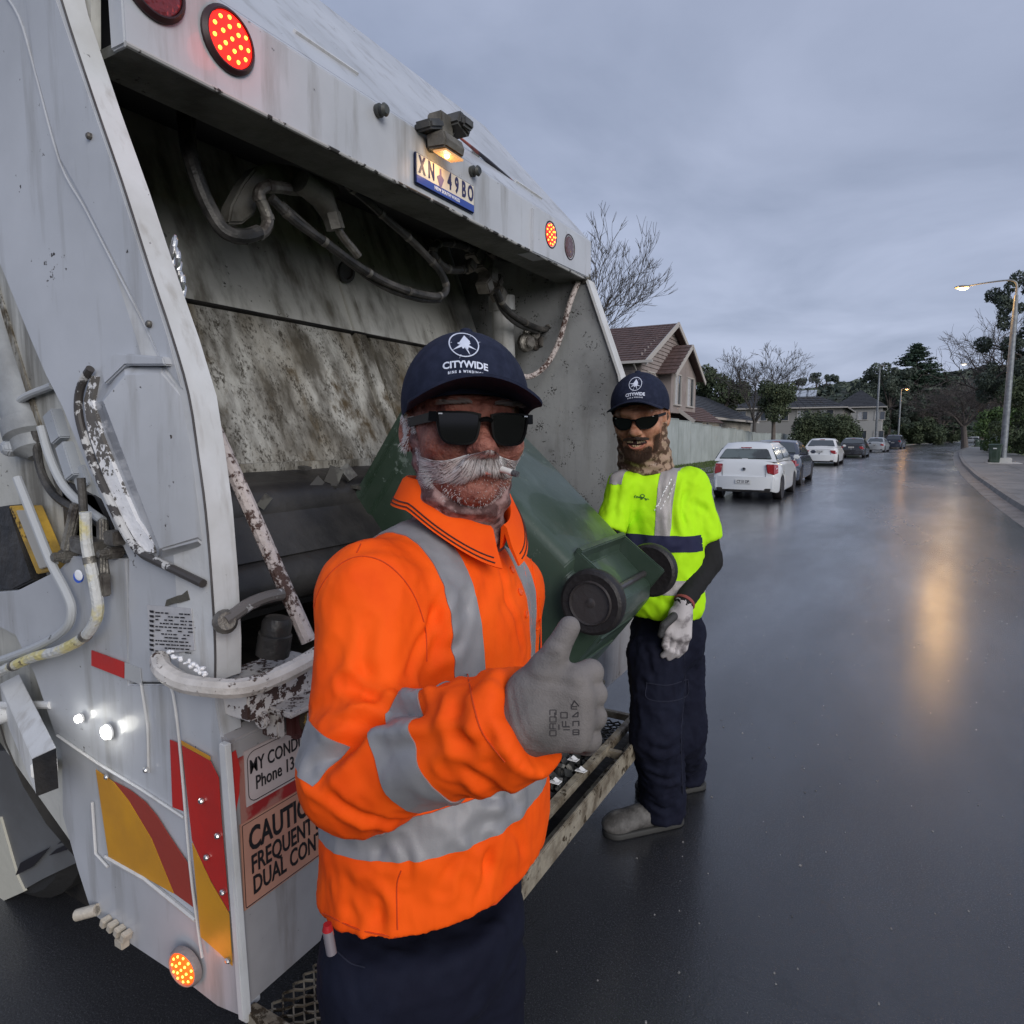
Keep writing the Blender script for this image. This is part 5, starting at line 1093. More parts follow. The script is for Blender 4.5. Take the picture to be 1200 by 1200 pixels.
p0 = at(384, 1090, .800); lg = MB().tube([p0, p0+V(0, 0, -.030)+Vector(RT)*.004], .0062, 12).build('lighter', mat('clear_grey_plastic', (.20, .18, .20), .2, coat=.5), None); tag(lg, 'small lighter with a red top sticking out of a trouser pocket', 'lighter')
MB().tube([p0+V(0, 0, .008), p0], [.005, .0066], 12).build('lighter_cap', mat('red_plastic', (.35, .015, .02), .25), lg)
# right glove: thumb up, fingers curled
glovm = mat('grey_dipped_glove', (.185, .168, .162), .8, col2=(.10, .092, .09), vs=16, vdet=8, bump=.6, bs=480, bdist=.0015, chip=((.07, .06, .06), 90, 1.0, .10), wr=(22, .003, .5, (1, 1, 1)))
def hand(fn_pts, k=.009): 
    def fn(P):
        d = None
        for a, b, ra, rb, kk in fn_pts:
            q = rcap(P, a, b, ra, rb); d = q if d is None else smin(d, q, kk)
        return d
    return fn
gp = [(at(598, 856, .685), at(628, 838, .668), .034, .036, .01)]
for (x0, y0, x1, y1) in ((616, 808, 672, 797), (618, 824, 679, 818), (620, 842, 679, 842), (622, 857, 675, 864)): gp.append((at(x0, y0, .665), at(x1, y1, .652), .0175, .015, .013))
fg = [[(676, 796, .652), (697, 788, .672), (694, 800, .700), (672, 808, .706)], [(684, 818, .652), (701, 813, .672), (697, 824, .702), (675, 829, .708)], [(684, 842, .652), (701, 840, .672), (697, 848, .702), (675, 850, .708)], [(680, 865, .654), (696, 866, .672), (693, 873, .698), (673, 872, .702)]]
for i, f_ in enumerate(fg):
    rs = [(.0142, .0132, .0118, .011), (.0142, .0132, .0118, .011), (.0138, .0130, .0115, .0105), (.0128, .0120, .0105, .0095)][i]
    for j in range(3): gp.append((at(f_[j][0]-5, f_[j][1], f_[j][2]), at(f_[j+1][0]-5, f_[j+1][1], f_[j+1][2]), rs[j], rs[j+1], .0032))
gp += [(at(622, 812, .672), at(640, 786, .660), .021, .0185, .012), (at(640, 786, .660), at(652, 762, .655), .0165, .0128, .008), (at(652, 762, .655), at(667, 735, .655), .0128, .0112, .004)]
lo, hi = BB([p for g_ in gp for p in g_[:2]], .05); me = sdf_mesh('glove', hand(gp), lo, hi, .0026, glovm, relax=1); bg_ = bvh(me)
crease(me, [([(640, 770), (652, 768)], .0012, .0022), ([(648, 752), (660, 754)], .001, .002), ([(615, 795), (650, 800), (680, 806)], .0012, .004), ([(600, 800), (606, 840), (622, 872)], .0016, .003), ([(606, 795), (614, 840), (632, 876)], .0012, .003)], bg_)
g1 = link('glove', me, man1); bg_ = bvh(me)
rr = random.Random(12); polys = []
def glyph(cx_, cy_, w_, h_, th=1.1, op=''):
    for s_ in op:
        a = {'t': (-1, -1, 1, -1), 'b': (-1, 1, 1, 1), 'l': (-1, -1, -1, 1), 'r': (1, -1, 1, 1), 'm': (-1, 0, 1, 0), 'd': (-1, -1, 1, 1), 'u': (-1, 1, 1, -1), 'c': (0, -1, 0, 1)}[s_]
        x0, y0, x1, y1 = cx_+a[0]*w_, cy_+a[1]*h_, cx_+a[2]*w_, cy_+a[3]*h_; L_ = math.hypot(x1-x0, y1-y0) or 1; nx, ny = -(y1-y0)/L_*th/2, (x1-x0)/L_*th/2
        for q in range(3):
            a0, a1 = q/3, (q+1)/3; polys.append([(x0+(x1-x0)*a0+nx, y0+(y1-y0)*a0+ny), (x0+(x1-x0)*a1+nx, y0+(y1-y0)*a1+ny), (x0+(x1-x0)*a1-nx, y0+(y1-y0)*a1-ny), (x0+(x1-x0)*a0-nx, y0+(y1-y0)*a0-ny)])
for cy_, op in ((835, 'tlr'), (843, 'tlrb'), (851, 'lbtc'), (859, 'tlbr')): glyph(648, cy_, 3.6, 3.0, 1.1, op)
for cx_, cy_, op in ((661, 838, 'tlrb'), (663, 848, 'lcb'), (664, 855, 'tm'), (654, 838, 'l'), (655, 852, 'c')): glyph(cx_, cy_, 3.8, 3.2, 1.2, op)
polys.append([(670, 826), (673, 820), (674, 821), (671, 827)]); polys.append([(673, 820), (679, 827), (678, 828), (673, 822)]); 
for cx_, cy_, op in ((673, 828, 'lmb'), (674, 837, 'bru'), (675, 848, 'tlr'), (675, 858, 'tblr'), (675, 858, 'm')): glyph(cx_, cy_, 3.4, 2.8, 1.3, op)
surf_poly(bg_, polys, .0004, mat('glove_print', (.028, .025, .028), .8), 'glove_print', g1)

# ================================================================ man in yellow, behind the bin
man2 = thing('person', 'bearded man in lime yellow high-visibility T-shirt with black sleeves standing beside the tilted bin', 'person', (at(785, 800, 2.55).x, at(785, 800, 2.55).y, 0), 'refuse collectors')
lime = mat('lime_hi_vis_knit', (.46, .84, .012), .75, spec=.2, wr=(5, .014, .5, (1, 1, .5)), col2=(.44, .84, .012), vs=6, bump=.25, bs=700, bd=2, bdist=.0008)
M2 = head_frame(at(750, 489, 2.50), R(-20), R(12), R(-3), 1.22)
me = sdf_mesh('body', head_sdf({'mouth': 'grin'}), (-.19, -.13, -.36), (.19, .17, .14), .0032, skinB); bl2 = bvh(me); me.transform(M2); body2 = link('body', me, man2)
cap_hat(M2 @ Matrix.Rotation(R(3), 4, 'Z') @ Matrix.Rotation(R(-2), 4, 'X'), man2, .0, .108); sunglasses(M2 @ Matrix.Translation((0, .006, -.004)), man2, wrap=.012)
gaiter_mesh(-.112, gaiterB, man2, M2, face_front=-.052, slope=1.9, rt=.076, nk=1.16)
me = MB().ball((0, -.084, -.061), (.031, .014, .0100), 16, 10).mesh('mouth', mat('mouth_dark', (.03, .008, .008), .5)); me.transform(M2); link('mouth', me, body2)
for x, z, h_ in ((-.024, -.0555, .005), (.0235, -.0555, .005), (-.018, -.0555, .005), (-.011, -.056, .004), (.0055, -.0575, .0085), (.0115, -.057, .0075), (.0175, -.056, .005), (-.008, -.0675, .005), (-.002, -.068, .005), (.004, -.068, .004)):
    me = MB().box((x, -.0995+abs(x)*.25, z), (.0048, .003, h_)).mesh('tooth', mat('stained_tooth', (.50, .40, .26), .3), .001); me.transform(M2); link('tooth', me, body2)
me = MB().tube([(-.031, -.081, -.0585), (-.016, -.0975, -.0725), (0, -.1015, -.0755), (.016, -.0975, -.0725), (.031, -.081, -.0585)], [.001, .0028, .0032, .0028, .001], 8, smooth=3).mesh('lip', lipB); me.transform(M2); link('lip', me, body2)
def must2(sx):
    def f(r):
        u = r.random(); v = r.random(); root = V(sx*.032*u, -.1085+.012*u*u, -.037-.006*v-.006*u); t = V(sx*(.4+u), 0.1+.3*u, -.9+.3*r.random()).normalized()
        return [root, root+t*.004+V(0, -.002, 0), root+t*.009]
    return f
strands('moustache', [(500, must2(-1)), (500, must2(1))], hairk, man2, M2, 5, rad=.0007)
stubble('beard', bl2, lambda r: (-.045+.09*r.random(), -.095+.02*r.random(), -.125+.045*r.random()), 1500, .013, hairr, man2, M2, 7, rad=.0006)
stubble('beard', bl2, lambda r: (-.045+.09*r.random(), -.09+.02*r.random(), -.125+.045*r.random()), 700, .011, hairk, man2, M2, 17, rad=.0006)
for sx in (-1, 1): stubble('beard', bl2, lambda r, s_=sx: (s_*(.045+.02*r.random()), -.07+.03*r.random(), -.105+.065*r.random()), 900, .006, hairr, man2, M2, 8+sx, rad=.0005)
yb = R(-30); b2F = Vector(-FW0*math.cos(yb)+RT*math.sin(yb)); b2S = Vector(RT*math.cos(yb)+FW0*math.sin(yb)); ax2 = (tuple(b2S), tuple(b2F), (0, 0, 1))
sL, eL, wL = at(809, 569, 2.58), at(830, 658, 2.58), at(802, 706, 2.46); sR, eR, wR = at(729, 572, 2.54), at(706, 640, 2.60), at(690, 650, 2.56)
def torso2(P):
    d = ell(P, at(768, 645, 2.62), (.185, .125, .29), ax2); d = smin(d, rcap(P, sL, sR, .060, .056), .06); d = smin(d, rcap(P, at(770, 566, 2.58), at(768, 590, 2.60), .060, .10), .06)
    return smin(d, ell(P, at(778, 705, 2.63), (.150, .125, .14), ax2), .08)
upL = at(826, 634, 2.58); upR = at(716, 622, 2.51)
def shirt2(P):
    t = torso2(P); a = smin(rcap(P, sL, upL+(upL-sL)*.5, .068, .066), rcap(P, sR, upR+(upR-sR)*.5, .058, .058), .01)
    aL = smax(a, (P-A3(upL)) @ A3((upL-sL).normalized()), .004); aR = (P-A3(upR)) @ A3((upR-sR).normalized())
    near = np.linalg.norm(P-A3(upR), axis=1) < .14; aL = np.where(near, smax(aL, aR, .004), aL)
    d = smin(t, aL, .03); return smax(d, at(780, 728, 2.52).z-P[:, 2], .005)
lo, hi = BB([sL, sR, upL, upR, at(760, 545, 2.47), at(780, 728, 2.42)], .17); me = sdf_mesh('t_shirt', shirt2, lo, hi, .008, lime); cloth_noise(me, .008, 7, 3, (1, 1, .55)); cloth_noise(me, .003, 20, 4, (1, 1, .6))
crease(me, [([(792, 560), (786, 590), (790, 630)], .010, .014), ([(800, 640), (770, 660), (745, 668)], .006, .016), ([(805, 570), (800, 600), (806, 620)], .008, .012), ([(812, 590), (830, 600), (836, 618)], .006, .012), ([(760, 690), (785, 710), (800, 722)], .006, .014), ([(745, 575), (742, 600), (752, 640)], .005, .016), ([(725, 560), (722, 590), (718, 610)], .006, .012)])
ts = link('t_shirt', me, man2); b2 = bvh(me); c2 = at(768, 640, 2.62)
isarm2 = lambda p: min(rcap(tv(p), sL, upL, 0, 0)[0], rcap(tv(p), sR, upR, 0, 0)[0]) < .078 and torso2(tv(p))[0] > -.004
refl2 = mat('light_reflective_tape', (.36, .335, .33), .42, col2=(.29, .27, .265), vs=14, bump=.2, bs=300, metal=.1); navyb = mat('navy_cloth_band', (.012, .014, .05), .8)
for s0 in (.036, -.130): tape('reflective_brace', me, [(c2+b2S*(s0+.052), b2S), (c2+b2S*s0, -b2S), (at(770, 628, 2.5), V(0, 0, -1))], refl2, ts, keep=lambda p: not isarm2(p) or p.z > 1.42, lift=.002)
tape('navy_band', me, [(at(770, 627, 2.5), V(0, 0, 1)), (at(770, 646, 2.5), V(0, 0, -1))], navyb, ts, keep=lambda p: not isarm2(p), lift=.003)
tape('reflective_waist_band', me, [(at(770, 680, 2.5), V(0, 0, 1)), (at(770, 697, 2.5), V(0, 0, -1))], refl2, ts, keep=lambda p: not isarm2(p), lift=.002)
polys = []; rr = random.Random(2)
for i in range(16): x = 743+i*1.1; y = 580+.30*i+rr.uniform(-.6, .6); hgt_ = rr.uniform(1.2, 3.2); polys.append([(x, y), (x+.8, y+.2), (x+.9, y+hgt_), (x+.1, y+hgt_-.3)])
for i in range(10): a = 2*math.pi*i/10; polys.append([(753+2.6*math.cos(a), 581+2.2*math.sin(a)), (753+2.6*math.cos(a+.7), 581+2.2*math.sin(a+.7)), (753+1.7*math.cos(a+.7), 581+1.4*math.sin(a+.7)), (753+1.7*math.cos(a), 581+1.4*math.sin(a))])
surf_poly(b2, polys, .0022, mat('dark_green_print', (.02, .10, .03), .8), 'chest_print', ts)
polys = []
for i in range(15):
    t = i/14; x = 767+t*17+rr.uniform(-1, 1); y = 597-t*34+rr.uniform(-1, 1); polys.append([(x, y), (x+1.0, y-1.6), (x+2.0, y-1.2), (x+1.0, y+.6)])
    if i % 2: x += 5; y += 3; polys.append([(x, y), (x+.8, y-2.2), (x+1.7, y-2.0), (x+1.0, y+.4)])
surf_poly(b2, polys, .0046, mat('bright_white_print', (.85, .85, .85), .6), 'tape_print', ts)
slv = mat('black_knit_sleeve', (.010, .010, .011), .9, bump=.5, bs=260, bdist=.002)
for nm, a, b, c in (('arm_sleeve', upL-(upL-sL)*.15, eL, wL), ('arm_sleeve', upR-(upR-sR)*.15, eR, wR)):
    fn = lambda P, a=a, b=b, c=c: smin(rcap(P, a, b, .056, .050), rcap(P, b, c, .050, .036), .02); lo, hi = BB([a, b, c], .08); me = sdf_mesh(nm, fn, lo, hi, .007, slv); cloth_noise(me, .004, 16, 1); link(nm, me, man2)
whg = mat('pale_work_glove', (.50, .47, .48), .7, col2=(.20, .18, .19), vs=22, vlo=.52, vhi=.66, bump=.5, bs=260, bdist=.0015); dkg = mat('dark_glove_palm', (.04, .04, .042), .6, bump=.4, bs=200)
D = 2.46; gp = [(wL, at(798, 722, D), .036, .036, .01)]
for i, (x0, y0, x1, y1) in enumerate(((790, 718, 783, 740), (795, 720, 791, 745), (800, 722, 799, 748), (805, 722, 805, 746))): gp.append((at(x0, y0, D), at(x1, y1, D), .020, .018, .014))
for i, pth in enumerate(([(783, 740), (779, 756), (783, 764)], [(791, 745), (786, 762), (777, 768)], [(799, 748), (794, 765), (784, 771)], [(805, 746), (802, 760), (794, 768)])):
    for j in range(2): gp.append((at(*pth[j], D+.01*j), at(*pth[j+1], D+.02+.015*j), .0135-.001*j, .0125-.001*j, .004))
lo, hi = BB([p for g_ in gp for p in g_[:2]], .05); g2 = link('glove', sdf_mesh('glove', hand(gp), lo, hi, .0045, whg), man2)
tp = [(at(790, 722, D-.02), at(778, 733, D-.04), .016, .015, .01), (at(778, 733, D-.04), at(774, 744, D-.04), .0145, .012, .004)]
lo, hi = BB([p for g_ in tp for p in g_[:2]], .04); link('thumb', sdf_mesh('thumb', hand(tp), lo, hi, .0035, dkg), g2)
MB().lathe([(.039, -.006), (.041, 0), (.039, .006)], wL, wL-eL, 20).build('cuff_edge', mat('dull_red_cuff', (.25, .06, .05), .8), g2)
gp = [(wR, at(685, 640, 2.50), .036, .036, .01)]
for i in range(4): gp += [(at(676+i*6, 640, 2.48), at(674+i*6, 628, 2.44), .017, .015, .012), (at(674+i*6, 628, 2.44), at(674+i*6, 622, 2.42), .013, .012, .003)]
gp += [(at(676, 642, 2.46), at(668, 636, 2.44), .016, .013, .006)]
lo, hi = BB([p for g_ in gp for p in g_[:2]], .05); link('glove', sdf_mesh('glove', hand(gp), lo, hi, .005, whg), man2)
lA = [(at(768, 770, 2.60), .105), (at(770, 860, 2.58), .092), (V(on(776, 966, 2, 0).x, on(776, 966, 2, 0).y, .12), .082)]
lB = [(at(796, 770, 2.74), .105), (at(800, 855, 2.72), .085), (V(on(803, 924, 2, 0).x, on(803, 924, 2, 0).y, .12), .075)]
for q in (lA, lB): q.append((V(q[2][0].x, q[2][0].y, .06), q[2][1]+.006))
tr2 = trousers('work_trousers', None, [lA, lB], (at(782, 745, 2.67), (.145, .125, .15), ax2), at(782, 718, 2.65).z, trou, man2, .009, .045, (.010, 7),
    [([(752, 815), (775, 822), (805, 815)], .006, .012), ([(756, 870), (780, 880), (795, 870)], .008, .014), ([(760, 905), (782, 915), (795, 908)], .007, .012), ([(762, 940), (780, 950), (795, 940)], .008, .012), ([(790, 760), (788, 800), (792, 830)], .005, .012), ([(755, 750), (765, 790), (762, 810)], .005, .012)])
b_t = bvh(tr2.data); mb = MB()
for pts in ([(758, 800), (758, 818), (782, 822), (805, 815), (806, 796)], [(757, 800), (782, 803), (806, 796)], [(800, 745), (803, 800), (798, 860), (800, 930)]): surf_tube(b_t, pts, .0022, .0006, mb=mb)
mb.build('cargo_pocket_seam', mat('navy_thread2', (.012, .014, .03), .9), tr2)
fd = Vector(-RT*.95-FW0*.30)
boot(V(lA[2][0].x, lA[2][0].y, 0)+fd*.01, fd, bootm, solem, man2, 1.12); boot(V(lB[2][0].x, lB[2][0].y, 0), fd, bootm, solem, man2, 1.08)

# ================================================================ green wheelie bins
ging = mat('green_bin_plastic', (.026, .048, .032), .30, coat=.22, col2=(.044, .068, .050), vs=3, bump=.25, bs=60, bdist=.002, chip=((.12, .16, .14), 45, .95, .05), streak=((.075, .105, .09), 9, .48, .6), r2=.40)
blkp = mat('black_wheel_plastic', (.045, .040, .041), .30, coat=.2, bump=.2, bs=60); tyre = mat('bin_tyre_rubber', (.017, .015, .016), .5, bump=.3, bs=60)
def wheelie_bin(label, lid, M4=None, simple=False, group=None):
    t = thing('wheelie_bin', label, 'wheelie bin', (0, 0, 0), group); MM = M4 or Matrix()
    def part(mb, name, m, par=t, bevel=0, smooth=35):
        me = mb.mesh(name, m, bevel, smooth); me.transform(MM); return link(name, me, par)
    def ringp(z, hw, yf, yb_, r=.045, n=5):
        P = []
        for cx_, cy_, a0 in ((hw-r, yf-r, 0), (-hw+r, yf-r, 90), (-hw+r, yb_+r, 180), (hw-r, yb_+r, 270)):
            for q in range(n): a = R(a0+q*90/(n-1)); P.append(V(cx_+r*math.cos(a), cy_+r*math.sin(a), z))
        return P
    lev = [(.03, .215, .22, -.20), (.06, .235, .25, -.235), (.22, .245, .27, -.25), (.24, .250, .275, -.285), (.60, .270, .315, -.315), (.90, .286, .345, -.335), (.905, .300, .360, -.350), (.96, .302, .362, -.352), (.962, .318, .378, -.368), (.985, .318, .378, -.368), (.985, .280, .34, -.330), (.80, .270, .32, -.31), (.08, .225, .23, -.21)]
    mb = MB(); vs = []
    for z, hw, yf, yb_ in lev: vs += ringp(z, hw, yf, yb_, .05 if z < .95 else .06)
    n = 20; k = len(lev); mb.add(vs, [(i*n+j, i*n+(j+1) % n, (i+1)*n+(j+1) % n, (i+1)*n+j) for i in range(k-1) for j in range(n)]+[tuple(range(n))[::-1], tuple(range((k-1)*n, k*n))])
    sh = part(mb, 'bin_body', ging, bevel=.003, smooth=40)
    if not simple:
        mb = MB(); mb.box((0, -.275, .245), (.40, .075, .022)); mb.box((-.20, -.255, .15), (.014, .10, .20)); mb.box((.20, -.255, .15), (.014, .10, .20)); part(mb, 'axle_bracket', ging, sh, .004)
        mb = MB(); mb.box((0, .16, .045), (.34, .04, .03)); mb.box((0, .02, .040), (.30, .03, .03)); mb.box((0, -.1, .040), (.30, .03, .03)); part(mb, 'base_rib', ging, sh, .004)
        mb = MB()
        for x in (-.16, 0, .16): mb.box((x, .335, .80), (.012, .05, .16), Matrix.Rotation(.1, 3, 'X'))
        mb.box((0, .352, .885), (.48, .05, .012)); part(mb, 'front_rib', ging, sh, .002)
        mb = MB(); mb.tube([(-.26, -.36, .955), (-.22, -.42, .96), (0, -.425, .96), (.22, -.42, .96), (.26, -.36, .955)], .014, 10, smooth=4); part(mb, 'handle', ging, sh)
    ws = []
    for sx in (-1, 1):
        a = (sx, 0, 0); c = (sx*.272, -.245, .10)
        mb = MB(); mb.lathe([(.066, -.022), (.088, -.026), (.097, -.020), (.100, -.008), (.100, .008), (.097, .020), (.088, .026), (.068, .024), (.066, .020)], c, a, 40); wo = part(mb, 'wheel', tyre)
        if not simple:
            mb = MB(); mb.lathe([(.069, .022), (.065, .030), (.061, .029), (.060, .006), (.018, .008), (.016, .022), (.010, .025), (.001, .025)], c, a, 32)
            for q in range(8): g_ = 2*math.pi*q/8; u = V(0, math.cos(g_), math.sin(g_)); mb.bar(Vector(c)+V(sx*.006, 0, 0)+u*.014, Vector(c)+V(sx*.006, 0, 0)+u*.062, .004, .030, up=a)
            mb.lathe([(.066, .027), (.064, .0315), (.062, .027)], c, a, 40, cap=False); part(mb, 'hub', blkp, wo, .0008)
    mb = MB().tube([(-.27, -.245, .10), (.27, -.245, .10)], .012, 10); part(mb, 'axle', blkp)
    if lid:
        mb = MB(); vs = []; ll = [(.988, .325, .385, -.375), (1.005, .325, .385, -.375), (1.03, .29, .34, -.34), (1.045, .15, .2, -.2)]
        for z, hw, yf, yb_ in ll: vs += ringp(z, hw, yf, yb_, .06)
        mb.add(vs, [(i*n+j, i*n+(j+1) % n, (i+1)*n+(j+1) % n, (i+1)*n+j) for i in range(3) for j in range(n)]+[tuple(range(n))[::-1], tuple(range(3*n, 4*n))]); part(mb, 'lid', mat('dark_green_lid', (.018, .045, .028), .35))
    elif False:
        mb = MB(); mb.prism([(-.30, .40, .99), (.30, .40, .99), (.31, -.33, 1.22), (-.31, -.33, 1.22)] if False else [(-.31, -.39, .99), (.31, -.39, .99), (.31, -.46, 1.36), (-.31, -.46, 1.36)], (0, -.02, .0)); part(mb, 'lid', ging, bevel=.006)
    return t
ax_z = V(-.80, 0, .60); ax_y = V(-.60, 0, -.80); ax_x = V(0, 1, 0); axle = V(-.770, 2.135, 1.095)
kb_ = .947; axle = V(-.7064, 1.9677, 1.1358); a_ = .6451; ax_z = V(-math.cos(a_), 0, math.sin(a_)); ax_y = V(-math.sin(a_), 0, -math.cos(a_)); Mb = basis3(ax_x*kb_, ax_y*kb_, ax_z*kb_, (0, 0, 0)); Mb.translation = axle-(Mb.to_3x3() @ V(0, -.245, .10))
wheelie_bin('large green wheelie bin tipped over the truck hopper between the two men', False, Mb)
# ---------------------------------------------------------------- street: cars, lamps, bins, fence, houses, trees, hills
def car_mesh(kind, paintm, glassm):
    """returns a list of (name, mesh, [children]) built at the origin, driving along +Y, rear bumper at y=0"""
    Lc, Wc, Hc = {'hatch': (3.9, 1.68, 1.44), 'sedan': (4.7, 1.80, 1.46), 'suv': (4.7, 1.88, 1.74)}[kind]
    hw = Wc/2; wr = .315 if kind != 'suv' else .36; ya, yb_ = .72, Lc-.82
    # side profile: deck height of the lower body and roof line along the length
    if kind == 'sedan': deck = [(0, .62), (.04, .84), (.12, .98), (.95, 1.02), (2.0, 1.0), (3.55, .96), (4.4, .82), (4.66, .66), (Lc, .5)]; roof = [(.62, 1.0), (1.25, Hc-.06), (1.6, Hc), (2.5, Hc), (2.9, Hc-.05), (3.6, .97)]
    elif kind == 'suv': deck = [(0, .70), (.03, 1.05), (.1, 1.10), (2.0, 1.10), (3.5, 1.06), (4.4, .95), (4.66, .75), (Lc, .6)]; roof = [(.06, 1.10), (.35, Hc-.10), (.6, Hc), (2.5, Hc), (2.9, Hc-.06), (3.55, 1.07)]
    else: deck = [(0, .62), (.03, .90), (.08, .97), (1.5, .98), (2.9, .94), (3.6, .80), (3.85, .64), (Lc, .5)]; roof = [(.08, .97), (.30, Hc-.14), (.50, Hc-.01), (.75, Hc), (2.0, Hc), (2.35, Hc-.06), (3.05, .95)]
    f = lambda tab, y: float(np.interp(y, [a for a, _ in tab], [b for _, b in tab]))
    ys = sorted(set([round(v, 3) for v in np.concatenate([np.linspace(0, .2, 6), np.linspace(.25, Lc-.25, 34), np.linspace(Lc-.2, Lc, 6)]+[np.linspace(c-wr*1.2, c+wr*1.2, 13) for c in (ya, yb_)])]))
    parts = []; mb = MB(); n = 0; rows = []
    for y in ys:
        e = min(y, Lc-y); pin = 1-.17*max(0, 1-e/.55)**2; w_ = hw*pin; zb_ = .20+.04*max(0, 1-e/.2)
        for c in (ya, yb_):
            q = (wr*1.14)**2-(y-c)**2
            if q > 0: zb_ = max(zb_, wr+math.sqrt(q))
        zd = max(f(deck, y), .42); zb_ = min(zb_, zd-.12); zw = .60 if zb_ < .6 else zb_+.02
        sec = [(-w_*.55, zb_), (-w_*.955, zb_), (-w_*.985, min(zb_+.05, zd-.1)), (-w_, min(max(zw, zb_+.06), zd-.07)), (-w_*.975, zd-.16), (-w_*.93, zd-.06), (-w_*.86, zd-.015), (-w_*.6, zd+.012), (0, zd+.025)]
        sec = sec+[(-x, z) for x, z in sec[-2::-1]]; rows.append([(x, y, z) for x, z in sec])
    k = len(rows[0]); vs = [v for r in rows for v in r]; mb.add(vs, [(i*k+j, i*k+j+1, (i+1)*k+j+1, (i+1)*k+j) for i in range(len(rows)-1) for j in range(k-1)]+[tuple(range(k)), tuple(range((len(rows)-1)*k, len(rows)*k))])
    mb.add([(-hw*.8, .3, .24), (hw*.8, .3, .24), (hw*.8, Lc-.3, .24), (-hw*.8, Lc-.3, .24)], [(0, 1, 2, 3)], 1)
    parts.append(('car_body', mb.mesh('car_body', [paintm, blackst], 0, 32), []))
    # cabin
    y0, y1 = roof[0][0], roof[-1][0]; ys2 = np.unique(np.round(np.concatenate([np.linspace(y0, y1, 26), [a for a, _ in roof]]), 3)); mb = MB(); gl = []; vs = []; secs = []
    for y in ys2:
        zr = f(roof, y); zd = f(deck, y)-.01; t = (zr-zd)/(Hc-.97+1e-6); wb = hw*.89; wt = hw*(.89-.21*min(1, t)); e = max(.001, zr-zd)
        sec = [(-wb, zd), (-(wb+(wt-wb)*.5), zd+e*.5), (-wt, zd+e*.86), (-wt*.90, zd+e*.97), (-wt*.5, zr+.01), (0, zr+.02)]; sec += [(-x, z) for x, z in sec[-2::-1]]; secs.append([(x, y, z) for x, z in sec])
    k = len(secs[0]); mb.add([v for r in secs for v in r], [(i*k+j, i*k+j+1, (i+1)*k+j+1, (i+1)*k+j) for i in range(len(secs)-1) for j in range(k-1)])
    parts.append(('cabin', mb.mesh('cabin', paintm, 0, 32), []))
    # rear window, side windows, windscreen as glass plates standing 6 mm proud
    rz0, rz1 = (roof[0], roof[1]) if kind != 'sedan' else (roof[0], roof[1])
    def plate_on(pts, th): return MB().prism(pts, th)
    (ya0, za0), (ya1, za1) = roof[0], roof[1]; d = V(0, ya1-ya0, za1-za0).normalized(); nrm = V(0, -d.z, d.y); s0, s1 = (.10, .90) if kind == 'sedan' else (.16, .92)
    P = lambda t, x: V(x, ya0+(ya1-ya0)*t, za0+(za1-za0)*t)+nrm*.030
    parts.append(('rear_window', plate_on([P(s0, -hw*.76), P(s0, hw*.76), P(s1, hw*.60), P(s1, -hw*.60)], nrm*-.05).mesh('rear_window', glassm, .02), []))
    (yc0, zc0), (yc1, zc1) = roof[-2], roof[-1]; d = V(0, yc1-yc0, zc1-zc0).normalized(); nrm2 = V(0, -d.z, d.y)*(1 if d.y*1 > 0 else -1)
    P = lambda t, x: V(x, yc0+(yc1-yc0)*t, zc0+(zc1-zc0)*t)+nrm2*.03
    parts.append(('windscreen', plate_on([P(.08, -hw*.66), P(.08, hw*.66), P(.92, hw*.80), P(.92, -hw*.80)], nrm2*-.05).mesh('windscreen', glassm, .02), []))
    for sx in (-1, 1):
        for (a, b) in ((ya1-.12 if kind != 'sedan' else ya1-.05, (ya1+yc0)/2-.05), ((ya1+yc0)/2+.03, yc0+.28)):
            zl = f(deck, a)+.05; zt_ = f(roof, (a+b)/2)-.14
            q = [(a+.02, zl), (b-.01, zl), (min(b-.02, yc0+.02), zt_), (max(a+.12, ya1+.02), zt_)]
            wq = lambda z: hw*.9
            parts.append(('side_window', MB().prism([V(sx*(hw*.90+.006), y, z) if z == zl else V(sx*(hw*.725+.010), y, z) for y, z in q], (-sx*.02, 0, 0)).mesh('side_window', glassm, .01), []))
        for yw in (ya, yb_):
            c = (sx*(hw-.11), yw, wr); ty = MB().lathe([(wr*.62, -.10), (wr*.95, -.11), (wr, -.07), (wr, .07), (wr*.95, .105), (wr*.64, .10)], c, (sx, 0, 0), 28).mesh('wheel', tyre)
            rm = MB().lathe([(wr*.64, .09), (wr*.60, .095), (wr*.57, .05), (wr*.2, .065), (.03, .08), (.001, .08)], c, (sx, 0, 0), 28); 
            for q in range(5): a = 2*math.pi*q/5; u = V(0, math.cos(a), math.sin(a)); rm.bar(Vector(c)+V(sx*.085, 0, 0)+u*.03, Vector(c)+V(sx*.085, 0, 0)+u*wr*.58, .05, .02, up=(sx, 0, 0))
            parts.append(('wheel', ty, [('rim', rm.mesh('rim', mat('alloy_rim', (.35, .35, .36), .35, metal=.6)))]))
        zl = f(deck, .05); tlh = .20 if kind != 'hatch' else .26; tz = zl-.02-tlh/2
        parts.append(('tail_light', MB().prism([V(sx*hw*.56 if kind == 'sedan' else sx*hw*.62, -.012, tz+tlh/2), V(sx*hw*.83, .0, tz+tlh/2), V(sx*hw*.845, .0, tz-tlh/2), V(sx*hw*.66, -.012, tz-tlh/2+.04)], (0, .12, 0)).mesh('tail_light', mat('car_tail_lens', (.30, .025, .03), .15, coat=.5, col2=(.5, .25, .25), vs=9, vlo=.55, vhi=.7), .015), []))
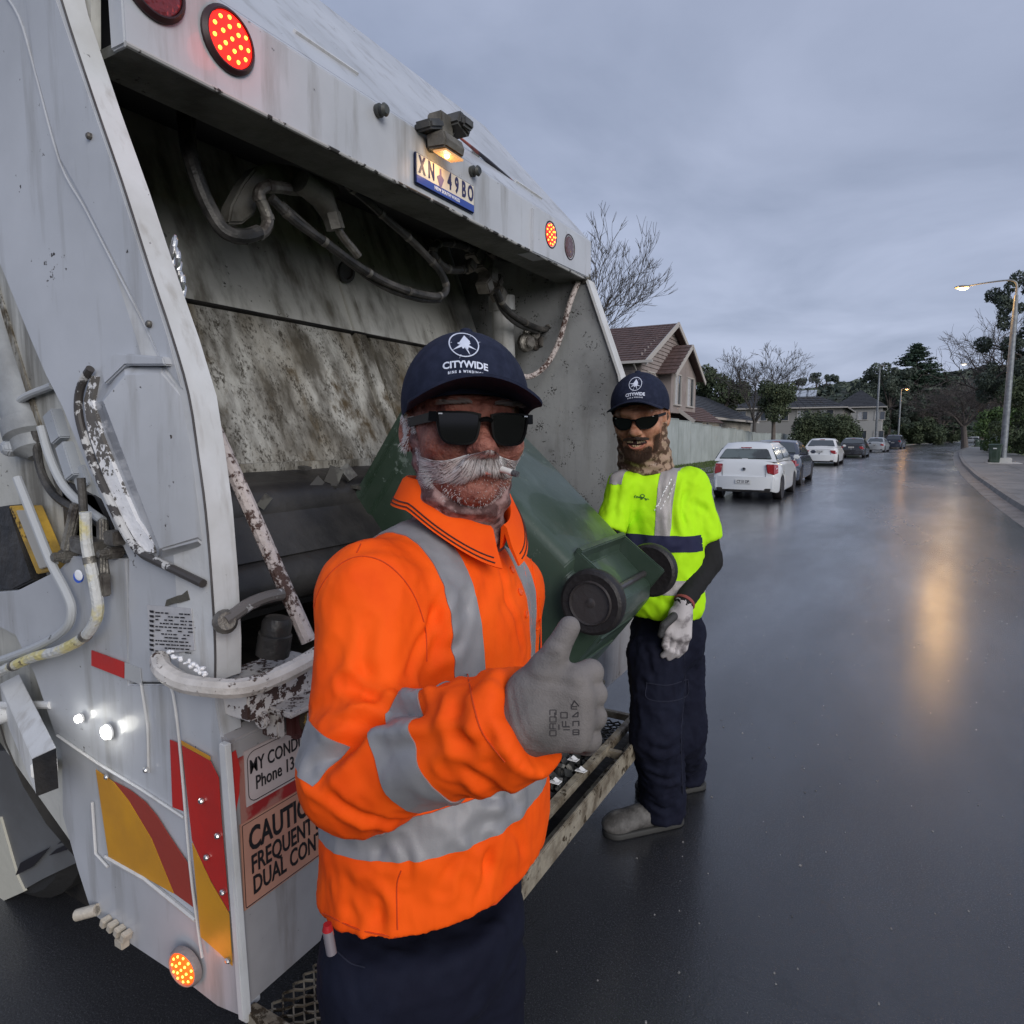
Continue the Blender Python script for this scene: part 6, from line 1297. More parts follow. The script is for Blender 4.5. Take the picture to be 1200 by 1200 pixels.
        parts.append(('tail_light', MB().prism([V(sx*(hw*.83), .0, tz+tlh/2), V(sx*(hw*.91+.004), .26, tz+tlh/2-.02), V(sx*(hw*.935+.004), .20, tz-tlh/2+.04), V(sx*(hw*.85), .0, tz-tlh/2)], (-sx*.05, .02, 0)).mesh('tail_light', mat('car_tail_lens', (.3, .02, .02)), .008), []))
        mz = f(deck, yc0+.3)+.08; parts.append(('door_mirror', MB().box((sx*(hw+.06), yc0+.32, mz), (.17, .09, .12)).mesh('door_mirror', paintm, .03), []))
    # bumper, plate, badge, seams
    mb = MB(); q = [(-hw*.93, .22), (-hw*.86, .03), (-hw*.6, -.045), (0, -.07), (hw*.6, -.045), (hw*.86, .03), (hw*.93, .22)]; k2 = len(q)
    lv = [(z_, [(x*sc2, y_) for x, y_ in q]) for z_, sc2 in ((.27, .97), (.34, 1.), (.54, 1.02), (.60, 1.0))]; mb.add([V(x, y_, z_) for z_, L3 in lv for x, y_ in L3], [(i*k2+j, i*k2+j+1, (i+1)*k2+j+1, (i+1)*k2+j) for i in range(3) for j in range(k2-1)]+[tuple(range(3*k2, 4*k2))]); parts.append(('rear_bumper', mb.mesh('rear_bumper', paintm, .0, 50), []))
    mb = MB(); mb.prism([V(-hw*.75, -.03, .205), V(hw*.75, -.03, .205), V(hw*.78, -.045, .31), V(-hw*.78, -.045, .31)], (0, .1, 0)); parts.append(('bumper_skirt', mb.mesh('bumper_skirt', blackst, .01), []))
    pz = .66 if kind == 'hatch' else .78; 
    if kind == 'hatch': pz = .47
    parts.append(('number_plate', MB().box((0, -.078 if kind == 'hatch' else -.012, pz), (.37, .012, .105)).mesh('number_plate', mat('plate_pale', (.55, .56, .56), .4), .004), [('plate_character', (lambda mm: mm)(_plate_text(pz, -.0855 if kind == 'hatch' else -.0195)))]))
    mb = MB(); zl = f(deck, .03)
    mb.box((0, -.006, pz+.12 if kind != 'hatch' else .575), (hw*1.2, .012, .008)); mb.box((-hw*.62, -.004, (zl+.56)/2), (.006, .010, zl-.56)); mb.box((hw*.62, -.004, (zl+.56)/2), (.006, .010, zl-.56))
    parts.append(('boot_seam', mb.mesh('boot_seam', blackst), []))
    mb = MB(); mb.lathe([(.045, 0), (.045, .006), (.032, .006), (.032, 0)], (0, -.004, zl-.12), (0, -1, 0), 20); mb.bar((-.035, -.006, zl-.10), (0, -.006, zl-.145), .006, .008, up=(0, 1, 0)); mb.bar((.035, -.006, zl-.10), (0, -.006, zl-.145), .006, .008, up=(0, 1, 0)); parts.append(('badge', mb.mesh('badge', chrome), []))
    parts.append(('brake_light', MB().box((0, ya1-.06 if kind != 'sedan' else ya1-.05, za1+.01), (.26, .04, .025)).mesh('brake_light', mat('car_tail_lens', (.3, .02, .02)), .005), []))
    return parts
def _plate_text(pz, y):
    me = text_mesh('CT 51 DP', .095, .0008, .002, xs=.75); me.transform(basis3((1, 0, 0), (0, 0, 1), (0, -1, 0), (0, y, pz))); me.materials.append(mat('plate_dark_ink', (.03, .03, .05), .5)); return me
glass = mat('car_glass_tint', (.045, .055, .060), .06, coat=.5, spec=.9); glassl = mat('car_rear_glass', (.10, .125, .125), .08, coat=.5, spec=.8, col2=(.035, .04, .04), vs=2.2, vlo=.45, vhi=.6)
cpaint = {'w': mat('white_car_paint', (.62, .64, .66), .28, coat=.6, bump=.03, bs=8), 'n': mat('dark_blue_car_paint', (.035, .042, .065), .25, coat=.8), 'k': mat('black_car_paint', (.015, .016, .020), .22, coat=.9), 's': mat('silver_car_paint', (.36, .38, .40), .3, metal=.3, coat=.6)}
def car(kind, pk, x, y, rz, label, gl=None):
    t = thing('parked_car', label, 'car', (x, y, 0), 'cars parked along the left kerb')
    for nm, me, ch in car_mesh(kind, cpaint[pk], gl or glass):
        o = bpy.data.objects.new(nm, me); COL.objects.link(o); o.parent = t
        for n2, m2 in ch: c = bpy.data.objects.new(n2, m2); COL.objects.link(c); c.parent = o
    t.rotation_euler = (0, 0, rz); return t
c1 = car('hatch', 'w', -3.17, 17.35, 0, 'white hatchback with red tail lights, nearest of the parked cars', glassl)
ant = bpy.data.objects.new('aerial', MB().tube([(0, 1.0, 1.5), (0, .9, 1.68)], .006, 6).mesh('aerial', blackst)); COL.objects.link(ant); ant.parent = c1
car('sedan', 'n', -3.35, 22.6, 0, 'dark blue sedan parked directly in front of the white hatchback')
car('sedan', 'w', -3.35, 39.6, R(-1), 'white sedan parked by the round hedge, ahead of the dark blue car')
car('sedan', 'k', -2.55, 55.0, R(-3), 'black sedan parked between the white sedan and the silver car')
car('sedan', 's', -1.45, 75.0, R(-6), 'silver white sedan parked behind the dark four-wheel drive')
car('suv', 'n', .15, 96., R(-8), 'dark four-wheel drive, farthest of the parked cars')

# street lamps
polem = mat('galvanised_pole', (.24, .26, .28), .5, metal=.3, col2=(.16, .17, .19), vs=6, bump=.2, bs=40); lampw = mat('lit_sodium_lamp', (1, .8, .5), .3, emis=(1, .60, .22), es=9); lampo = mat('lit_orange_lamp', (1, .6, .3), .3, emis=(1, .45, .12), es=6); lampc = mat('lit_pale_lamp', (1, .95, .8), .3, emis=(1, .85, .6), es=7)
def street_lamp(x, y, hz, dx, dy, label, em, pw, col, r=.11, lit=True, plinth=False):
    t = thing('street_lamp', label, 'street lamp', (x, y, .1), 'street lamps')
    L_ = math.hypot(dx, dy) or 1; ux, uy = dx/L_, dy/L_
    mb = MB(); mb.lathe([(r*1.5, 0), (r*1.5, .05), (r, .06), (r*.85, hz*.75), (r*.55, hz-.9)], (x, y, .1), (0, 0, 1), 12)
    mb.build('pole', polem, t)
    arm = [(x, y, hz-.95), (x, y, hz-.35), (x+ux*.12, y+uy*.12, hz-.08), (x+ux*.5, y+uy*.5, hz+.02), (x+ux*(L_*.6), y+uy*L_*.6, hz-.02), (x+dx*.93, y+dy*.93, hz-.10)]
    MB().tube(arm, [.06, .055, .05, .045, .04, .038], 8, smooth=4).build('arm', polem, t)
    mb = MB(); c = V(x+dx, y+dy, hz-.12); mb.ball(c, (.36, .16, .10), 14, 8, rot=Matrix.Rotation(math.atan2(dy, dx), 3, 'Z')); h_ = mb.build('lamp_head', mat('lamp_head_grey', (.2, .19, .18), .5), t)
    if lit:
        MB().ball(c-V(0, 0, .06)-V(ux*.06, uy*.06, 0), (.26, .13, .10), 14, 8, rot=Matrix.Rotation(math.atan2(dy, dx), 3, 'Z')).build('lamp_lens', em, h_)
        point_light('street_light', c-V(0, 0, .30), col, pw, .22, t)
    return t
L1 = street_lamp(5.35, 45., 9.85, -2.45, 0, 'tall grey street lamp nearest the camera, arm over the road, glowing warm white', lampw, 450, (1, .56, .17), .17)
MB().box((5.35, 44.7, .14), (1.5, 1.5, .06)).build('plinth', mat('pale_concrete', (.45, .45, .44), .6), L1, .01); MB().box((5.35, 45., .28), (.75, .75, .28)).build('plinth', mat('pale_concrete', (.45, .45, .44)), L1, .02)
q = on(1155, 520, 1, 118.); street_lamp(q.x, 118., on(1129, 428, 1, 118).z+.3, on(1129, 428, 1, 118).x-q.x, 0, 'distant street lamp with a pale lit head in front of the bare trees', lampc, 100, (1, .9, .7), .16)
q = on(1052, 520, 1, 140.); street_lamp(q.x, 140., on(1062, 457, 1, 140).z+.3, on(1063, 457, 1, 140).x-q.x, 0, 'distant street lamp with an orange head beside the dark conifer', lampo, 110, (1, .5, .15), .16)
q = on(1026, 515, 1, 112.); street_lamp(q.x, 112., on(1027, 428, 1, 112).z, on(1034, 428, 1, 112).x-q.x, 0, 'unlit pale pole standing behind the parked cars', lampc, 0, (1, 1, 1), .16, lit=False)

# wheelie bins on the right-hand footpath
def kerbside_bin(px, py, label, rz):
    p = on(px, py, 2, .135); b_ = wheelie_bin(label, True, None, True, 'green bins put out on the footpath'); b_.location = (p.x, p.y, .135); b_.rotation_euler = (0, 0, rz); 
    l_ = MB().box((0, .368, .8), (.16, .006, .06)).build('sticker', mat('pale_sticker', (.6, .62, .62), .5), None); l_.parent = b_; return b_
for px, py, lb, rz in ((1165, 542.7, 'green wheelie bin with a pale sticker, nearest on the right-hand footpath', 3.0), (1152, 527.5, 'green wheelie bin on the footpath in front of the thin distant lamp pole', 2.9), (1145, 523.5, 'green wheelie bin beside the street tree, leftmost on the footpath', 3.3), (1158, 525.5, 'green wheelie bin between the lamp pole and the leafy shrub', 3.1)): kerbside_bin(px, py, lb, rz)

# pale panel fence along the left verge
fen = thing('panel_fence', 'pale grey-green steel panel fence running behind the left verge', 'fence', (-9.4, 26, 0)); fm = mat('pale_fence_sheet', (.36, .40, .40), .5, col2=(.28, .315, .31), vs=.8, streak=((.2, .23, .21), 3, .52, .4))
y = 24.; fx = lambda y: -9.4-.0*y+max(0, y-52)*.02
while y < 76:
    hgt = float(np.interp(y, [24, 32, 40, 55, 76], [2.55, 2.45, 2.2, 1.85, 1.75])); st_ = round(hgt/.07)*.07
    mb = MB(); n = 26; vs = []
    for i in range(n+1):
        yy = y+.03+(2.34)*i/n; o_ = (.0, .018, .018, .0)[i % 4]; vs += [(fx(yy)+o_, yy, .05), (fx(yy)+o_, yy, st_)]
    mb.add(vs, [(2*i, 2*i+2, 2*i+3, 2*i+1) for i in range(n)]); mb.build('fence_panel', fm, fen, smooth=0)
    MB().box((fx(y), y, st_/2+.04), (.06, .05, st_+.02)).build('post', fm, fen); MB().box((fx(y)+.01, y+1.2, st_), (.05, 2.36, .04)).build('rail', fm, fen)
    y += 2.4

# ---- houses
brickm = mat('pink_beige_weatherboard', (.27, .235, .225), .75, col2=(.22, .19, .18), vs=2, bump=.3, bs=40); tile_r = mat('red_brown_roof_tile', (.125, .080, .074), .65, col2=(.085, .058, .054), vs=3, bump=.4, bs=20); tile_d = mat('charcoal_roof_tile', (.045, .048, .055), .55, col2=(.03, .032, .038), vs=3, bump=.4, bs=20)
trim = mat('cream_trim', (.40, .38, .36), .6); win = mat('window_glass', (.05, .06, .075), .08, spec=.9, coat=.5); curt = mat('pale_curtain', (.42, .43, .46), .8, col2=(.3, .31, .33), vs=9); fasc = mat('dark_gutter', (.10, .10, .11), .5); rend = mat('beige_render', (.33, .31, .27), .8, col2=(.27, .25, .22), vs=1.5)
def tiled_slope(name, a, b, c, d, m, par, nr, nc):   # a,b eave edge; d,c ridge edge: courses of stepped tiles joined as one part
    a, b, c, d = map(Vector, (a, b, c, d)); nrm = (b-a).cross(d-a).normalized(); nrm = nrm if nrm.z > 0 else -nrm; mb = MB()
    mb.add([a, b, c, d], [(0, 1, 2, 3)])
    for i in range(nr):
        t0, t1 = i/nr, min(1, (i+1.08)/nr); e0, e1 = a.lerp(d, t0), b.lerp(c, t0); f0, f1 = a.lerp(d, t1), b.lerp(c, t1)
        for j in range(nc):
            s0, s1 = (j+.04)/nc, (j+.98)/nc; up_ = .05+.012*RNG.random()
            mb.add([e0.lerp(e1, s0)+nrm*up_, e0.lerp(e1, s1)+nrm*up_, f0.lerp(f1, s1)+nrm*.012, f0.lerp(f1, s0)+nrm*.012, e0.lerp(e1, s0), e0.lerp(e1, s1)], [(0, 1, 2, 3), (4, 5, 1, 0)])
    return mb.build(name, m, par, smooth=0, kind='stuff')
def window(par, c, w_, h_, ax, nsplit=2, curtain=True):   # ax 'x': wall faces +x, 'y': wall faces -y
    sx = (lambda u, v, o: V(c[0]+o, c[1]+u, c[2]+v)) if ax == 'x' else (lambda u, v, o: V(c[0]+u, c[1]-o, c[2]+v))
    bx = lambda mb, u, v, du, dv, o, do: mb.box(sx(u, v, o), (do, du, dv) if ax == 'x' else (du, do, dv))
    mb = MB(); bx(mb, 0, h_/2, w_+.1, .07, .03, .09); bx(mb, 0, -h_/2, w_+.16, .08, .045, .12); bx(mb, -w_/2, 0, .07, h_, .03, .09); bx(mb, w_/2, 0, .07, h_, .03, .09)
    for i in range(1, nsplit): bx(mb, -w_/2+w_*i/nsplit, 0, .05, h_, .03, .07)
    wo = mb.build('window', trim, par, smooth=0)
    for i in range(nsplit): mb = MB(); bx(mb, -w_/2+w_*(i+.5)/nsplit, 0, w_/nsplit-.06, h_-.06, .012, .016); mb.build('pane', curt if (curtain and i % 2 == 0) else win, wo, smooth=0)
    return wo
hs = thing('two_storey_house', 'two-storey pink beige weatherboard house with a red tiled gable roof', 'house', (-14, 37, 0)); HXg = -11.45
yA, yB, zE = 33.6, 43.6, 5.65; zR = 8.0; xW = -19.
MB().prism([(HXg, yA, 0), (HXg, yB, 0), (HXg, yB, zE), (HXg, 38.6, zR-.15), (HXg, yA, zE)], (xW-HXg, 0, 0)).build('wall', brickm, hs, smooth=0)
z = .3
while z < 7.4:
    hfw = 5.0 if z < zE else 5.0*(zR-.2-z)/(zR-.2-zE)
    if hfw > .2: MB().prism([(HXg+.002, 38.6-hfw+.01, z), (HXg+.06, 38.6-hfw+.01, z), (HXg+.012, 38.6-hfw+.01, z+.21), (HXg+.002, 38.6-hfw+.01, z+.21)], (0, 2*hfw-.02, 0)).build('weatherboard', brickm, hs, smooth=0)
    if z < zE: MB().prism([(xW, yA-.002, z), (xW, yA-.06, z), (xW, yA-.012, z+.21), (xW, yA-.002, z+.21)], (HXg-xW, 0, 0)).build('weatherboard', brickm, hs, smooth=0)
    z += .215
ov = .75; sl_ = (zR-zE)/5.0
tiled_slope('roof', (xW-.5, yA-ov, zE-ov*sl_), (HXg+.5, yA-ov, zE-ov*sl_), (HXg+.5, 38.6, zR), (xW-.5, 38.6, zR), tile_r, hs, 17, 34)
tiled_slope('roof', (HXg+.5, yB+ov, zE-ov*sl_), (xW-.5, yB+ov, zE-ov*sl_), (xW-.5, 38.6, zR), (HXg+.5, 38.6, zR), tile_r, hs, 17, 34)
mb = MB()
for sy, ye in ((-1, yA-ov), (1, yB+ov)): mb.bar((HXg+.52, ye, zE-ov*sl_-.05), (HXg+.52, 38.6, zR-.05), .06, .26, up=(1, 0, 0) if False else (0, 0, 1))
mb.build('barge_board', trim, hs, smooth=0); MB().box(((xW+HXg)/2+.2, yA-ov-.06, zE-ov*sl_+.02), (HXg-xW+1.4, .12, .13)).build('gutter', trim, hs); MB().tube([(HXg-.1, yA-ov, zE-ov*sl_-.05), (HXg-.1, yA-.08, zE-.9), (HXg-.1, yA-.08, .2)], .045, 8).build('downpipe', trim, hs)
MB().prism([(HXg+.5, yA-ov, zE-ov*sl_-.06), (HXg+.5, yA, zE-.08), (HXg+.05, yA, zE-.08), (HXg+.05, yA-ov, zE-ov*sl_-.06)], (0, 0, .03)).build('soffit', trim, hs)
# smaller gable bay projecting on the far half of the front
mb = MB(); mb.prism([(HXg+.7, 36.8, 2.9), (HXg+.7, 42.1, 2.9), (HXg+.7, 42.1, 5.2), (HXg+.7, 39.4, 6.5), (HXg+.7, 36.8, 5.2)], (-.7, 0, 0)); mb.build('bay_wall', brickm, hs, smooth=0)
for (a, b) in (((HXg+1.15, 36.1, 4.85), (HXg+1.15, 39.4, 6.75)), ((HXg+1.15, 42.7, 4.85), (HXg+1.15, 39.4, 6.75))):
    mb = MB(); mb.bar(a, b, .06, .24); mb.build('barge_board', trim, hs, smooth=0); tiled_slope('roof', (HXg-1.5, a[1], a[2]+.1), (a[0]+.02, a[1], a[2]+.1), (a[0]+.02, b[1], b[2]+.1), (HXg-1.5, b[1], b[2]+.1), tile_r, hs, 8, 8)
for yy, ww in ((35.3, 1.2), ): window(hs, (HXg, yy, 4.25), ww, 1.5, 'x')
window(hs, (HXg+.7, 38.0, 4.2), 1.25, 1.7, 'x'); window(hs, (HXg+.7, 40.7, 4.2), 1.5, 1.7, 'x')
window(hs, (-13.2, yA, 4.3), 1.6, 1.3, 'y'); window(hs, (-16.2, yA, 4.3), 1.3, 1.1, 'y'); window(hs, (HXg, 34.2, 1.6), 1.6, 1.4, 'x')
# porch roof lower right
tiled_slope('porch_roof', (HXg+1.5, 38.6, 2.45), (HXg+1.5, 46.5, 2.45), (HXg, 46.5, 3.5), (HXg, 38.6, 3.5), tile_r, hs, 8, 20); MB().bar((HXg+1.6, 38.5, 2.4), (HXg, 38.5, 3.6), .06, .2).build('barge_board', trim, hs)
for yy in (39., 42.5, 46.2): MB().box((HXg+1.4, yy, 1.2), (.12, .12, 2.4)).build('porch_post', fasc, hs)
def low_house(name, label, x0, x1, y0, y1, ze, zr, wallm, roofm, hip=2.5, wins=()):
    t = thing(name, label, 'house', ((x0+x1)/2, (y0+y1)/2, 0)); MB().box(((x0+x1)/2, (y0+y1)/2, ze/2), (x1-x0, y1-y0, ze)).build('wall', wallm, t, smooth=0)
    o = .6; xm = (x0+x1)/2; a, b, c, d = (x0-o, y0-o, ze), (x1+o, y0-o, ze), (x1+o, y1+o, ze), (x0-o, y1+o, ze); r0, r1 = (xm, y0+hip, zr), (xm, y1-hip, zr)
    tiled_slope('roof', b, c, r1, r0, roofm, t, 12, 26); tiled_slope('roof', d, a, r0, r1, roofm, t, 12, 26); tiled_slope('roof', a, b, r0, r0, roofm, t, 12, 18); tiled_slope('roof', c, d, r1, r1, roofm, t, 12, 18)
    mb = MB(); 
    for p, q in ((a, b), (b, c), (c, d), (d, a)): mb.bar(Vector(p)-V(0, 0, .08), Vector(q)-V(0, 0, .08), .12, .16)
    mb.build('gutter', trim, t, smooth=0)
    for w_ in wins: window(t, *w_)
    return t
q0, q1 = on(815, 490, 1, 52.), on(890, 490, 1, 52.)
low_house('low_house', 'single-storey house with a charcoal tiled hip roof behind the fence', -18.5, -11.6, 47.5, 66, 2.95, 5.1, rend, tile_d, 3, [((-13.0, 47.5, 1.7), 1.4, 1.1, 'y'), ((-15.8, 47.5, 1.7), 1.4, 1.1, 'y'), ((-11.6, 52, 1.7), 1.8, 1.2, 'x'), ((-11.6, 58, 1.7), 1.8, 1.2, 'x')])
big = low_house('large_house', 'wide two-storey house with a grey tiled roof and skylights beyond the hedge', -21., -5.5, 92, 112, 5.2, 8.6, mat('grey_beige_render', (.24, .235, .23), .8), tile_d, 5, [((-7.2-2.6*i, 92, 4.2), 1.6, 1.3, 'y') for i in range(5)]+[((-5.5, 95.+4*i, 4.2), 1.8, 1.3, 'x') for i in range(4)])
for i in range(3):
    p = V(on(932+9*i, 475, 1, 94).x, 0, 0); t_ = .50; yy = 91.4+(97-91.4)*t_; zz = 5.2+3.4*t_; MB().box((p.x, yy, zz+.12), (1.2, 1.6, .12), Matrix.Rotation(math.atan2(3.6, 5.6), 3, 'X')).build('skylight', mat('pale_skylight', (.40, .44, .50), .12), big, .02)
low_house('far_house', 'two-storey pale house with a stepped dark roof near the bend of the road', -8., -1.5, 120, 134, 6.2, 9.0, mat('pale_render', (.34, .34, .34), .8), tile_d, 3, [((-6.6+2.4*i, 120, 4.8), 1.4, 1.3, 'y') for i in range(3)]+[((-6.6+2.4*i, 120, 1.8), 1.4, 1.3, 'y') for i in range(3)]+[((-1.5, 123+3.*i, 4.6), 1.6, 1.3, 'x') for i in range(3)])
low_house('bungalow', 'low pale bungalow behind the far end of the road', 1., 13., 205, 222, 3.2, 5.6, mat('pale_render', (.34, .34, .34)), tile_d, 4, [((2.5+2.6*i, 205, 1.8), 1.5, 1.2, 'y') for i in range(4)])
low_house('cottage', 'small white-walled house seen between the trunks on the right', 22., 33., 190, 204, 3.2, 5.6, mat('white_render', (.45, .46, .48), .8), tile_d, 4, [((24+2.6*i, 190, 1.8), 1.5, 1.2, 'y') for i in range(3)])

# ---- trees
bark = mat('dark_bark', (.13, .112, .105), .9, col2=(.10, .088, .08), vs=6, bump=.6, bs=20); barkg = mat('grey_bark', (.085, .080, .078), .9, bump=.5, bs=20)
leafd = mat('dark_conifer_foliage', (.024, .048, .032), .8, col2=(.040, .068, .042), vs=.6); leafm = mat('olive_foliage', (.040, .060, .032), .75, col2=(.065, .085, .042), vs=.7); leafg = mat('fresh_green_foliage', (.045, .085, .022), .7, col2=(.07, .12, .035), vs=.9); leafe = mat('grey_green_foliage', (.055, .075, .058), .75, col2=(.085, .105, .08), vs=.5)
def branchy(mb, rr, p, d, L_, r, depth, spread=.6, upb=.15, nseg=3, minr=.006, tips=None, sides=4, decay=.72, kids=(2, 3)):
    P = [p]; q = p.copy(); dd = d.copy()
    for i in range(nseg): dd = (dd+V(rr.gauss(0, .13), rr.gauss(0, .13), rr.gauss(0, .08)+upb*.3)).normalized(); q = q+dd*L_/nseg; P.append(q.copy())
    rads = [r*(1-.45*i/nseg) for i in range(nseg+1)]; mb.tube(P, rads, max(3, sides), cap=False)
    if depth == 0:
        if tips is not None: tips.append((q, dd))
        return
    for k in range(rr.randint(*kids)):
        ax = dd.orthogonal().normalized(); ax = Matrix.Rotation(rr.uniform(0, 6.28), 3, dd) @ ax; nd_ = (Matrix.Rotation(rr.uniform(.5, 1.25)*spread, 3, ax) @ dd+V(0, 0, upb)).normalized()
        branchy(mb, rr, q, nd_, L_*decay*rr.uniform(.8, 1.15), max(minr, r*.58), depth-1, spread, upb, nseg, minr, tips, sides-1, decay, kids)
    if depth > 1:
        for k in range(2):
            i = rr.randint(1, nseg-1) if nseg > 1 else 0; ax = Matrix.Rotation(rr.uniform(0, 6.28), 3, dd) @ dd.orthogonal().normalized(); nd_ = (Matrix.Rotation(rr.uniform(.7, 1.2)*spread*1.2, 3, ax) @ dd+V(0, 0, upb)).normalized()
            branchy(mb, rr, P[i], nd_, L_*decay*.8, max(minr, r*.42), depth-2 if depth > 2 else 0, spread, upb, nseg, minr, tips, sides-1, decay, kids)
def bare_tree(label, x, y, h, trunk_h, r, seed, m=bark, depth=6, spread=.62, twig=.012, group='bare winter trees', upb=.12, lean=(0, 0), decay=.74, first=None):
    rr = random.Random(seed); t = thing('bare_tree', label, 'tree', (x, y, 0), group); mb = MB(); top = V(x+lean[0], y+lean[1], trunk_h)
    mb.tube([(x, y, -.1), (x, y, .3), (x+lean[0]*.4, y+lean[1]*.4, trunk_h*.5), top], [r*1.4, r*1.1, r*.95, r*.85], 10, smooth=3); mb.build('trunk', m, t)
    mb = MB(); L_ = (h-trunk_h)*.30
    for k in range(first or 5):
        a = 2*math.pi*(k+rr.random()*.5)/(first or 5); sl2 = rr.uniform(.35, .95)*spread*1.25; d = V(math.cos(a)*math.sin(sl2), math.sin(a)*math.sin(sl2), math.cos(sl2)); branchy(mb, rr, top-V(0, 0, rr.random()*.1*trunk_h), d, L_*rr.uniform(.85, 1.15), r*.5, depth, spread, upb, 3, twig, None, 5, decay)
    me = bpy.data.meshes.new('crown'); me.from_pydata(mb.v, [], mb.f); me.materials.append(m); me.shade_smooth(); link('crown', me, t); return t
def leafcloud(centres, n, size, rr_, seed, squash=1.):
    g = np.random.default_rng(seed); vs = []; fs = []; wts = np.array([c[1]**2 for c in centres]); wts /= wts.sum(); ch = g.choice(len(centres), n, p=wts)
    for i in range(n):
        c, r = centres[ch[i]]; v = g.normal(size=3); v /= np.linalg.norm(v); rad = r*(.55+.5*g.random()**.6); p = np.array(c)+v*rad*np.array([1, 1, squash])
        u = g.normal(size=3); u /= np.linalg.norm(u); w_ = np.cross(u, v+g.normal(size=3)*.5); w_ /= max(1e-6, np.linalg.norm(w_)); s = size*(.6+.8*g.random()); b0 = len(vs)
        vs += [tuple(p-u*s), tuple(p+w_*s*.45), tuple(p+u*s), tuple(p-w_*s*.45)]; fs.append((b0, b0+1, b0+2, b0+3))
    return vs, fs
def leafy_tree(name, label, cat, x, y, z0, centres, n, size, m, seed, trunk=None, group=None, limbs=True, base=0.):
    t = thing(name, label, cat, (x, y, base), group); vs, fs = leafcloud([((x+c[0], y+c[1], z0+c[2]), c[3]) for c in centres], n, size, 1, seed)
    me = bpy.data.meshes.new('crown'); me.from_pydata(vs, [], fs); me.materials.append(m); link('crown', me, t)
    if trunk:
        mb = MB(); mb.tube([(x, y, base-.1), (x+.05, y, trunk[1]*.5), (x, y, trunk[1])], [trunk[0]*1.3, trunk[0], trunk[0]*.7], 8, smooth=3)
        if limbs:
            for c in centres[:14]: mb.tube([(x, y, trunk[1]*.8), (x+c[0]*.5, y+c[1]*.5, (trunk[1]+z0+c[2])*.5), (x+c[0]*.92, y+c[1]*.92, z0+c[2])], [trunk[0]*.45, trunk[0]*.28, trunk[0]*.1], 5, smooth=2)
        mb.build('trunk', bark, t)
    return t
p = on(652, 500, 1, 46.); bare_tree('tall bare tree rising behind the far end of the truck', p.x, 46., 15.2, 4.6, .32, 11, barkg, 6, .48, .017, decay=.76, first=6, upb=.16)
p = on(884, 500, 1, 60.); bare_tree('round bare tree standing behind the pale fence', p.x, 60., 10.0, 2.8, .17, 5, barkg, 5, .66, .016, decay=.74, first=6)
p = on(1131, 515, 1, 105.); bare_tree('spreading bare street tree at the right-hand kerb', p.x, 105., 10.5, 2.9, .38, 21, bark, 5, .85, .02, lean=(-.3, 0), decay=.78, first=7)
p = on(1182, 515, 1, 96.); bare_tree('dark bare tree behind the nearest street lamp', p.x, 96., 15.5, 3.5, .45, 27, bark, 5, .75, .020, decay=.78, first=7)
p = on(1150, 515, 1, 150.); bare_tree('brown bare tree in front of the hill', p.x, 150., 12., 4, .4, 33, bark, 5, .8, .028, decay=.78, first=6)
p = on(1100, 515, 1, 165.); bare_tree('brown leafless tree between the conifer and the street tree', p.x, 165., 13., 3, .4, 37, bark, 5, .85, .032, decay=.78, first=7)
rr = random.Random(3)
p = on(906, 500, 1, 52.); cs = [(rr.uniform(-1.1, 1.1), rr.uniform(-1.1, 1.1), rr.uniform(0, 1.9), rr.uniform(.4, .75)) for _ in range(16)]; leafy_tree('small_tree', 'small bushy evergreen tree with a short trunk behind the fence', 'tree', p.x, 52., 3.2, cs, 6500, .10, leafm, 4, (.16, 2.9))
p = on(842, 480, 1, 68.); cs = [(rr.uniform(-2.2, 2.2), rr.uniform(-2, 2), rr.uniform(-1, 2.4), rr.uniform(.6, 1.2)) for _ in range(18)]; leafy_tree('evergreen_tree', 'evergreen tree crown just right of the two-storey house', 'tree', p.x, 68., 5.3, cs, 6500, .16, leafm, 6, (.25, 4))
# clipped hedge
p = on(966, 515, 1, 68.); cs = [(rr.uniform(-2.5, 2.5), rr.uniform(-1, 1), rr.uniform(.3, 3.1), rr.uniform(.8, 1.1)) for _ in range(90)]; cs = [c for c in cs if (abs(c[0])/2.5)**2.6+(abs(c[2]-1.4)/1.9)**2.6 < 1]
leafy_tree('hedge', 'large rounded dark green hedge behind the white sedan', 'hedge', p.x, 68., .1, cs, 34000, .11, leafm, 8, None)
# conifer: tiers of drooping boughs
p = on(1068, 512, 1, 170.); t = thing('conifer', 'tall dark conifer with layered boughs and pointed top', 'tree', (p.x, 170., 0)); MB().tube([(p.x, 170, -.1), (p.x, 170, on(1068, 410, 1, 170).z)], [.6, .1], 8).build('trunk', bark, t)
vs = []; fs = []; g = np.random.default_rng(5); hz_ = on(1068, 404, 1, 170).z
for i in range(230):
    zz = hz_*(.12+.88*(i/230)); L_ = (1-(i/230)**1.25)*11.5*(.75+.4*g.random())*(1 if i % 5 else 1.15)+.4; a = g.random()*6.283
    for k in range(int(70*L_/6)+22):
        s = g.random()**.6; r_ = s*L_; pp = np.array([p.x+math.cos(a)*r_, 170+math.sin(a)*r_, zz+.16*r_-.012*r_*r_]); sz = .46*(1-.3*s); pp += g.normal(size=3)*np.array([.35, .35, .12])*(.4+s)
        u = g.normal(size=3)*np.array([1, 1, .3]); u /= np.linalg.norm(u); w_ = np.cross(u, g.normal(size=3)); w_ /= np.linalg.norm(w_); b0 = len(vs); vs += [tuple(pp-u*sz), tuple(pp+w_*sz*.4), tuple(pp+u*sz), tuple(pp-w_*sz*.4)]; fs.append((b0, b0+1, b0+2, b0+3))
